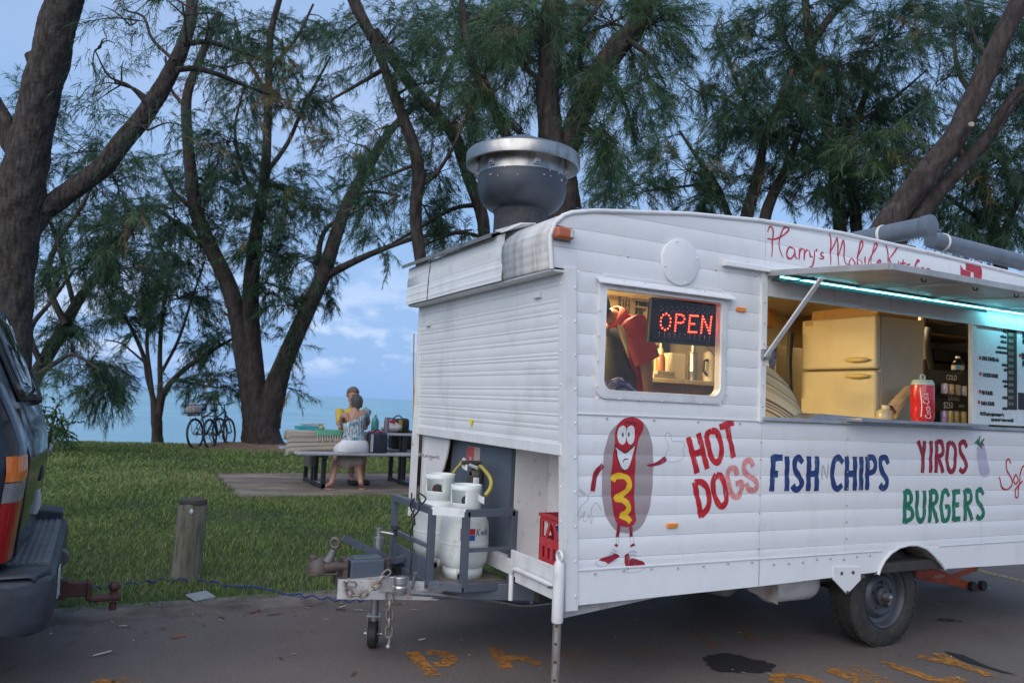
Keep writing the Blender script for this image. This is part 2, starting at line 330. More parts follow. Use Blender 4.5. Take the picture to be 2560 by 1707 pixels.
def leafmat(name, stops, trans=.3, rough=.6):
    m = bpy.data.materials.new(name); m.use_nodes = True; t = m.node_tree; L = t.links.new; b = t.nodes['Principled BSDF']
    at = N('ShaderNodeAttribute', t); at.attribute_name = 'tint'; r = N('ShaderNodeValToRGB', t); els = r.color_ramp.elements
    while len(els) < len(stops): els.new(.5)
    for e, (p, cc) in zip(els, stops): e.position = p; e.color = (*cc, 1)
    L(at.outputs['Fac'], r.inputs[0]); L(r.outputs[0], b.inputs['Base Color']); b.inputs['Roughness'].default_value = rough; b.inputs['Specular IOR Level'].default_value = .3
    tl = N('ShaderNodeBsdfTranslucent', t); L(r.outputs[0], tl.inputs[0]); mx = N('ShaderNodeMixShader', t); mx.inputs[0].default_value = trans
    L(b.outputs[0], mx.inputs[1]); L(tl.outputs[0], mx.inputs[2]); L(mx.outputs[0], t.nodes['Material Output'].inputs[0]); return m
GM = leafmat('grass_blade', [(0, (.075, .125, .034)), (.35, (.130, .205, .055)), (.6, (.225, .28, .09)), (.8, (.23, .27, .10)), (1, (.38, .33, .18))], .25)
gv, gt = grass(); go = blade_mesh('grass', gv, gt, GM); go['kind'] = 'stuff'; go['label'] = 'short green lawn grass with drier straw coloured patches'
# ------------------------------------------------------------------ the food caravan
CV = thing('food_caravan', (0, 0, 0), 'white lapped food caravan with hand painted hot dog and open serving hatch', 'food caravan')
RF = [(-.176, 2.296), (-.150, 2.365), (-.105, 2.408), (-.053, 2.432), (.08, 2.462), (.267, 2.486), (.7, 2.540), (1.226, 2.580), (1.894, 2.600), (2.863, 2.585), (3.82, 2.551), (4.9, 2.49)]
def roof_z(x): return float(np.interp(x, [p[0] for p in RF], [p[1] for p in RF]))
def front_x(z): return .002-.046*(z-.472)
XE = 4.90; WD = 2.06
ZS = [.643, .695, .798, .905, 1.006, 1.110, 1.215, 1.318, 1.419, 1.505, 1.612, 1.719, 1.824, 1.931, 2.037, 2.143, 2.250, 2.356, 2.462, 2.568, 2.68]
def relief(z):
    if z <= ZS[0] or z >= ZS[-1]: return .004
    k = int(np.searchsorted(ZS, z, 'right'))-1; k = min(max(k, 0), len(ZS)-2); u = (z-ZS[k])/(ZS[k+1]-ZS[k]); h = ZS[k+1]-ZS[k]
    return .0046*min(1, h/.1)*math.sin(math.pi*min(1, max(0, u))**1.15)**.85
AR = [tuple(PY(zp('8', *q), 0)[[0, 2]]) for q in ((735, 968), (748, 930), (772, 885), (805, 848), (850, 818), (905, 803), (950, 803), (1000, 820), (1045, 858), (1085, 905), (1108, 936))]
def bottom_z(x):
    z = float(np.interp(x, [0, 1.284, 2.259, 2.913, 3.9, 4.9], [.472, .490, .515, .50, .485, .47]))
    if AR[0][0] < x < AR[-1][0]: z = max(z, float(np.interp(x, [p[0] for p in AR], [p[1] for p in AR])))
    return z
WX0, WX1, WZ0, WZ1 = .150, .955, 1.530, 2.075          # window opening
HX0, HX1, HZ0, HZ1 = 1.285, 4.42, 1.455, 2.262         # serving hatch
def wall_panel(name, x0, x1, z0, z1, off=0.0, mat=WHITE, step=.07, x0f=None, rel=True):
    """sheet of the near wall between x0..x1 and z0..z1, with the lap bulge, clipped by roof line, arch and raked front"""
    n = max(2, int((x1-x0)/step)+1); mb = MB(); cols = []
    for i in range(n+1):
        x = x0+(x1-x0)*i/n; a = max(z0, bottom_z(x)); b = min(z1, roof_z(x)-.004); cols.append((x, a, b))
    m = 9; rows = []
    for j in range(m):
        row = []
        for i, (x, a, b) in enumerate(cols):
            if b < a: b = a
            z = a+(b-a)*j/(m-1); xx = x
            if x0f and i == 0: xx = front_x(z)+.004
            row.append((xx, -(relief(min(max(z, z0+1e-4), z1-1e-4)) if rel else 0)-off, z))
        rows.append(row)
    mb.grid(rows); mb.grid([rows[0], [(q[0], .004, q[2]) for q in rows[0]]]); mb.grid([rows[-1], [(q[0], .004, q[2]) for q in rows[-1]]])
    return mb.build(name, mat, CV, smooth=35)
for k in range(len(ZS)-1):
    z0, z1 = ZS[k], ZS[k+1]-.0015
    lower = z1 < 1.43; segs = []
    if lower: segs = [(0, 1.2695), (1.271, 1.9665), (1.968, 3.3015), (3.303, XE)]
    elif z0 > HZ1-.02: segs = [(0, 1.2695), (1.271, XE)]
    else:
        segs = [(0, HX0-.03)] if (z1 < WZ0+.01 or z0 > WZ1-.01) else [(0, WX0), (WX1, HX0-.03)]
        segs.append((HX1+.03, XE))
    for i, (a, b) in enumerate(segs):
        if k >= 15: # front corner is rounded and leans out beyond the corner post
            if i == 0: a = -.165 if k < 18 else (-.03 if k == 18 else .9)
        if b < a: continue
        wall_panel('cladding_strip', a, b, z0, z1, x0f=(i == 0 and k < 15))
# fillers round the window where strips end, skirt, trims
def pbox(name, x0, x1, y0, y1, z0, z1, mat=TRIM, bev=.003, par=CV, **k): mb = MB(); mb.box(x0, x1, y0, y1, z0, z1); return mb.build(name, mat, par, bev=bev, **k)
pbox('window_sill_panel', WX0-.0, WX1, -.006, .004, ZS[9]-.001, WZ0+.0)
pbox('window_head_panel', WX0, WX1, -.006, .004, WZ1, ZS[15]+.001)
pbox('hatch_head_panel', HX0-.03, HX1+.03, -.007, .004, ZS[15], HZ1+.045)
for a, b in ((0.0, 1.268), (1.272, 2.6), (2.604, XE)): wall_panel('skirt_panel', a, b, .2, ZS[0], off=.005, x0f=(a == 0), rel=False, step=.03)
for z, a, b in ((ZS[8], 0.0, 1.255), (ZS[0], 0.0, 1.30)): pbox('trim_strip', a+front_x(z)+.05, b, -.0105, -.003, z-.005, z+.006)
pbox('trim_strip', 1.31, 2.30, -.012, -.004, ZS[0]-.004, ZS[0]+.004); pbox('trim_strip', 2.86, XE, -.012, -.004, ZS[0]+.003, ZS[0]+.011)
pbox('hatch_jamb', HX0-.045, HX0, -.016, .03, HZ0-.045, HZ1+.03); pbox('hatch_jamb', HX1, HX1+.045, -.016, .03, HZ0-.03, HZ1+.03)
mb = MB()                                                            # raked corner post with rivets
mb.prism([(front_x(.45)-.006, -.0135, .45), (front_x(.45)+.062, -.0135, .45), (front_x(2.15)+.055, -.0135, 2.15), (front_x(2.15)-.006, -.0135, 2.15)], (0, .012, 0))
mb.prism([(front_x(.45)-.0065, -.0136, .45), (front_x(.45)-.0065, .055, .45), (front_x(2.15)-.0065, .055, 2.15), (front_x(2.15)-.0065, -.0136, 2.15)], (-.004, 0, 0))
post = mb.build('corner_post', TRIM, CV, bev=.003)
mb = MB()
for z in np.arange(.52, 2.14, .17):
    mb.sphere((front_x(z)+.046, -.0135, z), .0065, 8, 5); mb.sphere((front_x(z)-.0105, .034, z+.02), .0065, 8, 5)
mb.build('rivet', TRIM, post, smooth=60, kind='stuff')
mb = MB()                                                            # screws and rivets of the wall
for x in np.arange(.16, 1.22, .175): mb.sphere((x, -.012, .625+random.uniform(-.006, .006)), .006, 6, 4)
for x in list(np.arange(1.38, 2.2, .115)): mb.sphere((x, -.007, .612+random.uniform(-.008, .008)), .0075, 6, 4)
for x in np.arange(.2, 1.2, .3): mb.sphere((x, -.008, 1.400), .006, 6, 4); mb.sphere((x+.1, -.004, 2.25), .005, 6, 4)
for z in np.arange(.7, 1.4, .1): mb.sphere((1.262, -.009, z), .005, 6, 4); mb.sphere((1.975, -.009, z+.03), .005, 6, 4)
for z in np.arange(1.5, 2.2, .12): mb.sphere((HX0-.024, -.0165, z), .0055, 6, 4)
mb.build('screw', pm('screw_grey', (.42, .43, .44), None, 9, .5, metal=.3), CV, smooth=60, kind='stuff')
# roof edge moulding along the near wall (rounded front corner) and roof skin with the raked hood
mb = MB(); ed = [(-.160, 2.132)]+[(x-.002, z) for x, z in RF]; mb.tube([(x, -.004, z) for x, z in ed], .013, 8); mb.build('roof_moulding', TRIM, CV, smooth=50)
HXB = -.158
prof = [(-.082, 2.128), (-.160, 2.132)]+RF
prof = [tuple(q) for q in smoothpath(prof[1:], 4)]
def roofrow(y): return [(x, y, z+.03*math.sin(math.pi*min(1, max(0, y/WD)))*min(1, max(0, (x+.05)/.5))) for x, z in prof]
mb = MB(); mb.grid([roofrow(y) for y in np.linspace(0, WD, 9)]); mb.build('roof', TRIM, CV, smooth=50, solid=.012)
# hood front: the grimy ribbed end beside the corner and the replaced whiter sheet, with rib lines
def hood(name, y0, y1, mat, out=.0, ribs=6):
    pz = np.array([q[1] for q in prof[:26]]); px = np.array([q[0] for q in prof[:26]]); zz2 = np.linspace(2.131, 2.425 if y1 < .6 else 2.40, ribs*4+1); rows = []
    for j, z in enumerate(zz2):
        x = (float(np.interp(z, pz, px)) if y1 < .6 else -.170+.012*(z-2.131)/.29)-.008-out-(.0025 if j % 4 == 2 else 0.0)
        rows.append([(x, y0, z), (x, (y0+y1)/2, z+.002), (x, y1, z)])
    mb = MB(); mb.grid(rows); o = mb.build(name, mat, CV, smooth=(30 if y1 < .6 else None), solid=.004); return o
hood('hood_end_panel', .004, .52, GRIME, 0, 7); hood('hood_front_panel', .515, 1.63, SHUT, .005, 5); hood('hood_front_panel', 1.635, WD, SHUT, .006, 6)
mb = MB(); mb.box(-.165, -.06, .002, WD, 2.122, 2.134); mb.build('hood_soffit', TRIM, CV, bev=.003)
mb = MB(); mb.tube([(-.185, 1.632, 2.128), (-.181, 1.636, 2.25), (-.178, 1.630, 2.33), (-.172, 1.634, 2.408)], .006, 6); mb.build('hood_seam_strip', RUST, CV, smooth=60)
mb = MB(); mb.prism([(-.215, .60, 2.405), (-.215, WD+.03, 2.420), (-.02, WD+.03, 2.49), (.02, .56, 2.475)], (0, 0, .006)); mb.prism([(-.215, .60, 2.385), (-.215, WD+.03, 2.40), (-.215, WD+.03, 2.424), (-.215, .60, 2.409)], (-.004, 0, 0))
mb.build('roof_flashing', pm('weathered_zinc', (.27, .27, .245), (.19, .19, .175), 7, .5, metal=.4, bump=.1, dirt=(.05, .05, .045), dscale=(6, 9, 6), damt=.6), CV)
mb = MB(); mb.prism([(-.20, .50, 2.395), (-.19, .60, 2.42), (.02, .56, 2.482), (0, .47, 2.468), (-.1, .46, 2.452)], (0, .012, .010)); mb.build('flashing_end_flap', GRIME, CV)
# front shutter: horizontal slats
zc = [1.238]; SLH = (.046, .020, .020, .052, .024, .044, .018, .056, .022, .038, .020, .062, .026)
while zc[-1] < 2.10: zc.append(zc[-1]+SLH[len(zc) % len(SLH)])
zc[-1] = 2.128
SLN = len(zc)
for i in range(SLN-1):
    z0, z1 = zc[i], zc[i+1]-.0005; mb = MB(); rows = []
    for u, d in ((0, .0004), (.10, .0016), (.5, .0022), (.90, .0016), (1, .0004)):
        z = z0+(z1-z0)*u; x = front_x(z)-.004-d; rows.append([(x, y, z) for y in (.035, .7, 1.4, WD-.012)])
    mb.grid(rows); mb.build('shutter_slat', SHUT, CV, smooth=40)
pbox('shutter_bottom_rail', front_x(1.22)-.016, front_x(1.22)+.02, .03, WD-.01, 1.205, 1.262, TRIM)
pbox('shutter_back', -.03, .01, .03, WD-.02, 1.22, 2.13, DARK)
for y, z in ((.27, 2.035), (1.86, 1.99)): pbox('shutter_catch', front_x(z)-.024, front_x(z)-.006, y-.035, y+.035, z-.016, z+.016, TRIM)
mb = MB(); mb.prism([(front_x(1.34)-.0125, 1.145, 1.345), (front_x(1.34)-.0125, 1.085, 1.345), (front_x(1.30)-.0125, 1.112, 1.298)], (-.001, 0, 0)); mb.build('warning_sticker', pm('sticker_yellow', (.85, .75, .02), None, 5, .4), CV)
pbox('side_edge_trim', front_x(1.6)-.03, front_x(1.6)+.02, WD-.012, WD+.012, .62, 2.13, TRIM)
mb = MB(); mb.tube([(front_x(2.0)-.04, WD+.004, 1.93), (front_x(1.7)-.044, WD+.007, 1.70), (front_x(1.5)-.038, WD+.004, 1.45), (front_x(1.2)-.044, WD+.006, 1.26), (front_x(1.1)-.05, WD-.01, 1.12)], .005, 6); mb.build('gas_hose', pm('hose_ochre', (.45, .28, .06), (.35, .2, .05), 8, .6), CV, smooth=60)
# walls out of sight, floor, inside
pbox('far_wall', 0.0, XE, WD-.03, WD, .50, 2.47, TRIM); pbox('rear_wall', XE-.03, XE, 0, WD-.03, .50, 2.48, TRIM); pbox('floor_pan', .06, XE-.03, .012, WD-.03, .50, .56, DARK)
CREAM = pm('inside_cream', (.55, .47, .32), (.48, .40, .27), 2.5, .5, dirt=(.3, .22, .13), dscale=(4, 4, 2), damt=.5, bump=.03)
BROWNW = pm('inside_brown', (.20, .13, .075), (.15, .095, .055), 3, .5, stretch=(1, 1, 3))
pbox('inside_wall', .05, XE-.06, WD-.06, WD-.032, .56, 2.44, CREAM); pbox('inside_ceiling', .02, XE-.06, .05, WD-.06, 2.375, 2.395, CREAM)
pbox('inside_front_wall', .012, .03, .05, WD-.06, 1.25, 2.374, CREAM)
pbox('inside_near_lining', WX1+.05, HX0-.046, .034, .046, .56, 2.37, BROWNW); pbox('inside_near_lining', .03, WX0-.02, .034, .046, 1.25, 2.37, CREAM); pbox('inside_near_lining', WX0-.02, WX1+.05, .034, .046, WZ1+.02, 2.37, CREAM); pbox('inside_near_lining', WX0-.02, WX1+.05, .034, .046, .60, WZ0-.06, CREAM)
pbox('inside_partition', 3.56, 3.60, .62, WD-.065, .57, 2.37, BROWNW)
pbox('counter', HX0+.01, 4.40, .035, .40, 1.395, 1.44, pm('counter_steel', (.5, .5, .48), (.4, .4, .38), 6, .3, metal=.9))
# window: frame, panes, drip flashing
fr = MB()
def rrect(x0, x1, z0, z1, r, y, n=5, top_r=None):
    pts = []; tr = r if top_r is None else top_r
    for cx, cz, a0, rr in ((x1-r, z0+r, -90, r), (x1-tr, z1-tr, 0, tr), (x0+tr, z1-tr, 90, tr), (x0+r, z0+r, 180, r)):
        for i in range(n+1): t = math.radians(a0+90*i/n); pts.append((cx+rr*math.cos(t), y, cz+rr*math.sin(t)))
    return pts
r1 = [rrect(WX0-.030-e, WX1+.030+e, WZ0-.030-e, WZ1+.03+e, .066, y, top_r=.02) for e, y in ((0, -.004), (0, -.014), (-.010, -.018), (-.022, -.018))]
r2 = [rrect(WX0+.016-e, WX1-.016+e, WZ0+.016-e, WZ1-.012+e, .055, y, top_r=.012) for e, y in ((.006, -.022), (.002, -.023), (0, -.016), (0, .03))]
fr.grid(r1+r2, closed=True); wf = fr.build('window_frame', TRIM, CV, smooth=35)
mb = MB(); mb.prism(rrect(WX0+.012, WX1-.012, WZ0+.012, WZ1-.010, .05, -.006, top_r=.012), (0, .004, 0)); mb.build('window_pane', glass('dusty_window', (.95, .95, .94), .02, .055), CV)
mb = MB(); mb.prism([(WX0-.05, -.012, WZ1+.050), (WX0-.05, -.050, WZ1+.018), (WX0-.05, -.050, WZ1+.012), (WX0-.05, -.012, WZ1+.042)], (WX1-WX0+.11, 0, 0)); mb.build('window_drip_flashing', TRIM, CV)
mb = MB()
for x in np.arange(WX0-.02, WX1+.03, .135): mb.sphere((x, -.0225, WZ0-.028), .005, 6, 4); mb.sphere((x, -.024, WZ1+.043), .005, 6, 4)
for z in np.arange(WZ0+.03, WZ1, .13): mb.sphere((WX0-.028, -.0225, z), .005, 6, 4); mb.sphere((WX1+.028, -.0225, z), .005, 6, 4)
mb.build('frame_screw', TRIM, wf, smooth=60, kind='stuff')
mb = MB(); mb.lathe([(0, .014), (.118, .014), (.127, .010), (.129, -.002)], (.640, -.006, 2.262), (0, -1, 0), 40); rc = mb.build('round_vent_cover', WHITE, CV, smooth=35)
mb = MB()
for k in range(4): t = math.pi/2*k+.3; mb.sphere((.640+.115*math.cos(t), -.021, 2.262+.115*math.sin(t)), .006, 6, 4)
mb.build('cover_screw', TRIM, rc, smooth=60, kind='stuff')
# lamps
mb = MB(); q = PY(zp('4', 840, 518), -.03); mb.box(q[0]-.052, q[0]+.052, -.062, -.008, q[2]-.030, q[2]+.030); cl = mb.build('clearance_lamp', pm('faded_orange', (.45, .13, .05), (.36, .10, .05), 20, .4), CV, bev=.016, seg=3)
mb = MB(); mb.box(q[0]+.022, q[0]+.046, -.066, -.050, q[2]-.022, q[2]+.022); mb.build('lamp_lens', pm('clear_lens', (.55, .58, .55), None, 9, .15), cl, bev=.006)
mb = MB(); mb.box(q[0]-.058, q[0]+.058, -.010, -.002, q[2]-.036, q[2]+.036); mb.build('lamp_gasket', pm('cracked_sealant', (.5, .46, .4), (.2, .17, .14), 40, .8), cl, bev=.006)
for X, Y, k in ((1308, 738, '5'), (870, 979, '7')):
    q = PY(zp(k, X, Y), 0); mb = MB(); r = -relief(q[2]); mb.box(q[0]-.034, q[0]+.034, r-.014, r+.004, q[2]-.012, q[2]+.012); mb.build('side_reflector', AMBER, CV, bev=.004)
# drip rail above the hatch and the raised flap with its strut, light strip, clips
mb = MB(); q0 = PY(zp('5', 1168, 402), 0); mb.prism([(q0[0], -.006, q0[2]+.024), (q0[0], -.040, q0[2]+.010), (q0[0], -.044, q0[2]-.016), (q0[0], -.006, q0[2]-.016)], (4.75-q0[0], 0, -.0)); mb.build('drip_rail', TRIM, CV, bev=.002)
ALU = pm('flap_aluminium', (.44, .45, .46), (.37, .38, .39), 4, .42, metal=.3, bump=.03, dirt=(.25, .24, .22), dscale=(4, 4, 4), damt=.5)
AX0, AX1 = 1.285, 4.45; HY, HZ, OY, OZ = -.022, 2.272, -.818, 2.206
def fl(x, u, d=0.0): return (x, HY+(OY-HY)*u, HZ+(OZ-HZ)*u+d)
mb = MB(); mb.prism([fl(AX0, 0, 0), fl(AX0, 1, 0), fl(AX0, 1, .014), fl(AX0, 0, .014)], (AX1-AX0, 0, 0)); aw = mb.build('awning_flap', ALU, CV)
mb = MB()
for a, b in (((AX0, 0), (AX0, 1)), ((AX0, 1), (AX1, 1)), ((AX1, 0), (AX1, 1))): mb.bar(fl(*a, .002), fl(*b, .002), .028, .034)
mb.build('flap_edge_rail', pm('rail_grey', (.46, .46, .46), (.34, .34, .33), 9, .4, metal=.3), aw, bev=.003)
for x in (1.95, 2.65, 3.4): mb = MB(); mb.bar(fl(x, .05, -.012), fl(x, .97, -.012), .022, .012); mb.build('flap_rib', ALU, aw)
LED = pm('cyan_led', (.2, .8, .8), None, 5, .4, emit=(.16, .86, 1.0), estr=9.0)
mb = MB(); mb.box(AX0+.03, AX1-.05, -.086, -.078, HZ-.026, HZ-.0195); mb.build('led_strip', LED, aw); mb = MB(); mb.box(AX0+.03, 3.27, -.0665, -.0645, HZ-.046, HZ-.019); mb.box(AX0+.03, AX1-.05, -.104, -.064, HZ-.0185, HZ-.0165); mb.build('led_light_shield', BLACK, aw)  # black lip and plate added to keep strip light off wall and flap
for x in (1.62, 2.05, 2.42, 2.9, 3.3):
    mb = MB(); p = Vector(fl(x, .93, -.018)); mb.tube([p+Vector((-.02, 0, 0)), p+Vector((-.012, 0, -.016)), p+Vector((.012, 0, -.016)), p+Vector((.02, 0, 0))], .004, 5); mb.build('festoon_hook', BLACK, aw)
mb = MB(); mb.tube([(1.30, -.03, 2.235), (1.33, -.10, 2.222), (1.36, -.2, 2.225), (1.40, -.25, 2.236)], .004, 5); mb.build('lamp_cable', BLACK, aw, smooth=60)
mb = MB(); mb.bar((1.262, -.030, 1.785), (1.282, -.405, 2.200), .012, .034, (1, 0, 0)); ss = mb.build('flap_strut', TRIM, CV, bev=.004)
mb = MB(); mb.lathe([(0, -.01), (.012, -.01), (.012, .01), (0, .01)], (1.262, -.044, 1.787), (0, 1, 0), 8); mb.obox((1.258, -.018, 1.80), (.035, .03, .06)); mb.build('strut_pivot', GALV, ss, bev=.002)
# sill and fold-out shelf below the hatch
pbox('hatch_sill', HX0-.03, HX1, -.030, .06, HZ0-.034, HZ0-.012, pm('sill_metal', (.52, .53, .55), (.40, .41, .43), 7, .4, metal=.5, dirt=(.22, .2, .19), dscale=(9, 9, 9), damt=.5))
q0 = PY(zp('6', 800, 1470), -.11); q1 = PY(zp('6', 1690, 1500), -.11)
pbox('serving_shelf', q0[0], q1[0], -.135, -.0, HZ0-.016, HZ0+.004, pm('shelf_metal', (.45, .46, .48), (.36, .37, .38), 7, .35, metal=.7, dirt=(.2, .19, .18), dscale=(9, 9, 9), damt=.5))
mb = MB(); mb.prism([(1.62, -.02, HZ0-.012), (1.72, -.02, HZ0+.022), (2.30, -.02, HZ0+.006), (2.3, -.02, HZ0-.012)], (0, .16, 0)); mb.build('folded_shelf_leaf', pm('shelf_metal', ()), CV, bev=.002)
# roof: exhaust vent, pipes
VX, VY = .205, 1.06; VZ = 2.50; VS = .86
DGREY = pm('vent_slate', (.062, .072, .092), (.042, .050, .064), 5, .40, metal=.15, bump=.07, bscale=40, dirt=(.035, .03, .03), dscale=(16, 16, 2.0), damt=.8, dpos=.58)
SOOT = pm('vent_soot', (.028, .028, .031), (.06, .06, .064), 26, .7, bump=.3, bscale=60)
mb = MB(); mb.lathe([(r_*VS, h_) for r_, h_ in [(.205, -.06), (.200, .15), (.212, .185)]], (VX, VY, VZ), n=40); mb.lathe([(r_*VS, h_) for r_, h_ in [(.29, -.03), (.29, 0), (.21, .012)]], (VX, VY, VZ), n=32); ev = mb.build('exhaust_vent', SOOT, CV, smooth=40)
mb = MB(); mb.lathe([(r_*VS, h_) for r_, h_ in [(.200, .178), (.245, .192), (.288, .222), (.318, .265), (.333, .318), (.336, .352), (.334, .354), (.334, .400)]], (VX, VY, VZ), n=48); mb.build('vent_bowl', DGREY, ev, smooth=30)
mb = MB(); mb.lathe([(r_*VS, h_) for r_, h_ in [(.334, .400), (.338, .401), (.338, .405), (.330, .407), (.326, .515)]], (VX, VY, VZ), n=48); vb = mb.build('vent_band', CHROME, ev, smooth=30)
mb = MB()
for k in range(6): t = k*math.pi/3+.35; mb.obox((VX+.333*VS*math.cos(t), VY+.333*VS*math.sin(t), VZ+.47), (.045, .012, .10), (-math.sin(t), math.cos(t), 0)); mb.obox((VX+.340*VS*math.cos(t), VY+.340*VS*math.sin(t), VZ+.445), (.03, .02, .03), (-math.sin(t), math.cos(t), 0))
mb.build('band_bracket', CHROME, vb, bev=.002, kind='stuff')
mb = MB(); mb.lathe([(r_*VS, h_) for r_, h_ in [(.330, .520), (.415, .468), (.428, .472), (.430, .482), (.428, .540), (.424, .547)]], (VX, VY, VZ), n=56); mb.build('hood_rim', CHROME, ev, smooth=30)
mb = MB(); mb.lathe([(r_*VS, h_) for r_, h_ in [(.424, .547), (.415, .556), (.22, .622), (.05, .682), (.03, .688), (0, .689)]], (VX, VY, VZ), n=48); mb.build('hood_cone', pm('cone_grey', (.15, .17, .20), (.11, .12, .14), 6, .45, metal=.4, bump=.05), ev, smooth=25)
mb = MB()
for k in range(22): t = random.uniform(0, 6.28); h = random.choice((.36, .345, .395)); mb.sphere((VX+.337*VS*math.cos(t), VY+.337*VS*math.sin(t), VZ+h), (.006, .006, random.uniform(.004, .009)), 6, 4)
mb.build('peeling_paint', pm('bare_flake', (.55, .5, .42), (.3, .25, .2), 30, .7), ev, kind='stuff')
PVC = pm('pvc_grey', (.13, .155, .19), (.105, .125, .155), 6, .42, bump=.05, dirt=(.3, .3, .29), dscale=(22, 22, 22), damt=.5, dpos=.66)
WB = pm('sealant_white', (.68, .66, .6), None, 20, .7)
def pipe(y0, pts, r, bands):
    mb = MB(); mb.tube(pts, r, 20); o = mb.build('roof_pipe', PVC, CV, smooth=40, bev=.004)
    a, b = Vector(pts[0]), Vector(pts[-1]); d = (b-a).normalized()
    for u in bands: mb = MB(); c = a+(b-a)*u; mb.lathe([(r+.001, -.012), (r+.006, -.006), (r+.006, .006), (r+.001, .012)], c, d, 20); mb.build('pipe_clip', WB, o, smooth=40)
    return o
p1b = PY(zp('6', 1312, 122), .06); p1a = p1b+np.array([0, 1.9, -.02])
o = pipe(.3, [tuple(p1a), tuple(p1b)], .069, (.80,)); mb = MB(); d = (Vector(p1b)-Vector(p1a)).normalized(); mb.lathe([(.071, -.06), (.075, -.055), (.075, .004), (.066, .010), (0, .011)], p1b, d, 24); mb.build('pipe_cap', PVC, o, smooth=40)
p2a, p2b = PY(zp('6', 1310, 222), .26), PY(zp('6', 2300, 470), .26)
pipe(.2, [tuple(p2a), tuple(p2b)], .062, (.07, .62, .9))
for x in (2.75, 3.25, 4.0): pbox('pipe_cradle', x-.06, x+.06, .14, .46, roof_z(x)-.0, roof_z(x)+.075, pm('timber_block', (.2, .13, .08), (.14, .09, .06), 12, .8))
# recessed front: bulkhead, gas locker wall, floor and gable piece
pbox('gas_bulkhead', .045, .075, .735, 1.62, .50, 1.235, GREY); pbox('bulkhead_return', .0755, .30, .735, .755, .50, 1.235, RECESSW)
pbox('recess_wall', .30, .325, .05, WD-.03, .50, 1.24, RECESSW); pbox('recess_roof', .0, .31, .035, WD-.03, 1.236, 1.248, RECESSW); pbox('recess_floor', .0, .31, .035, WD-.03, .50, .585, RECESSW)
pbox('recess_side', .0, .31, .012, .03, .56, 1.24, RECESSW)
mb = MB(); pts = [(0, WD-.02, .72), (0, WD-.02, 1.235), (0, 1.57, 1.235), (0, 1.575, 1.16), (0, 1.60, 1.08), (0, 1.65, 0.99), (0, 1.73, .90), (0, 1.84, .80), (0, 1.95, .74)]
mb.prism(pts, (.014, 0, 0)); sp = mb.build('curved_side_panel', RECESSW, CV, bev=.003); mb = MB()
for s_ in (((192, 262), (190, 300), (205, 296), (212, 276), (196, 268)), ((222, 282), (220, 302), (236, 304), (240, 284), (242, 306)), ((250, 288), (250, 310), (254, 290), (266, 292), (266, 312)), ((292, 296), (278, 294), (276, 312), (290, 312), (294, 296), (292, 330), (278, 332)), ((302, 308), (316, 304), (308, 296), (300, 310), (314, 318)), ((324, 300), (324, 318), (330, 302), (342, 304), (342, 322)), ((352, 290), (350, 314), (364, 318), (362, 294), (364, 330))): mb.tube([tuple(np.array(PX(zp('c2', *q), -.001))) for q in s_], .0026, 4)
mb.build('scrawled_word', pm('scrawl_brown', (.16, .09, .07), (.3, .22, .2), 60, .8), sp, kind='stuff')
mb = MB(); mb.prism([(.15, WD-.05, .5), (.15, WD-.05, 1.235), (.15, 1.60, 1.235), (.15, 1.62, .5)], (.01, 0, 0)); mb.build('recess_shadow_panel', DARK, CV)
# plate with red label
q = PX(zp('c2', 685, 290), .043); mb = MB(); mb.box(.041, .0445, q[1]-.10, q[1]+.10, q[2]-.055, q[2]+.055); lb = mb.build('notice_label', pm('notice_pale', (.50, .42, .40), (.42, .33, .3), 20, .6), CV)
for a, b, c, d in ((-.0, .098, -.048, .050), (-.1, -.04, -.048, .0)):
    pass
mb = MB(); mb.box(.0395, .0412, q[1]-.015, q[1]+.096, q[2]-.012, q[2]+.052); mb.box(.0395, .0412, q[1]+.055, q[1]+.096, q[2]-.050, q[2]-.013); mb.box(.0395, .0412, q[1]-.015, q[1]+.02, q[2]-.050, q[2]-.013); mb.build('label_print', pm('notice_red', (.42, .05, .055), (.5, .12, .12), 60, .6), lb)
# ------------------------------------------------------------------ running gear and drawbar of the caravan
YC = 1.03
# wheel in its arch
CX0, CYW, CZW = 2.507, .12, .318
TY = pm('tyre_rubber', (.020, .019, .019), (.040, .036, .034), 14, .8, bump=.12, bscale=60, dirt=(.09, .075, .06), dscale=(9, 9, 9), damt=.5)
mb = MB(); mb.lathe([(.200, .190), (.215, .200), (.285, .195), (.312, .180), (.318, .150), (.318, .05), (.312, .02), (.285, .003), (.235, -.004), (.205, .004), (.198, .018)], (CX0, CYW, CZW), (0, 1, 0), 48); wh = mb.build('wheel', TY, CV, smooth=40)
mb = MB()
for k in range(40):
    t = 2*math.pi*k/40
    for yy, w2 in ((.03, .035), (.10, .03), (.165, .035)): mb.obox((CX0+.319*math.cos(t+yy*1.5), CYW+yy, CZW+.319*math.sin(t+yy*1.5)), (.032, w2, .008), (-math.sin(t), .25, math.cos(t)), (math.cos(t), 0, math.sin(t)))
mb.build('tyre_tread', TY, wh, kind='stuff')
RIM = pm('rim_grey', (.085, .095, .115), (.06, .068, .082), 8, .45, metal=.3, bump=.06, dirt=(.12, .07, .045), dscale=(14, 14, 14), damt=.7, dpos=.58)
mb = MB(); mb.lathe([(.198, .005), (.199, .016), (.190, .020), (.182, .032), (.176, .060), (.150, .066), (.132, .040), (.118, .030), (.100, .032), (.080, .048), (.068, .046), (.0, .046)], (CX0, CYW, CZW), (0, 1, 0), 48); rm = mb.build('rim', RIM, wh, smooth=30)
mb = MB(); mb.lathe([(.062, .046), (.060, .02), (.040, .008), (.034, -.012), (.026, -.018), (0, -.019)], (CX0, CYW, CZW), (0, 1, 0), 24)
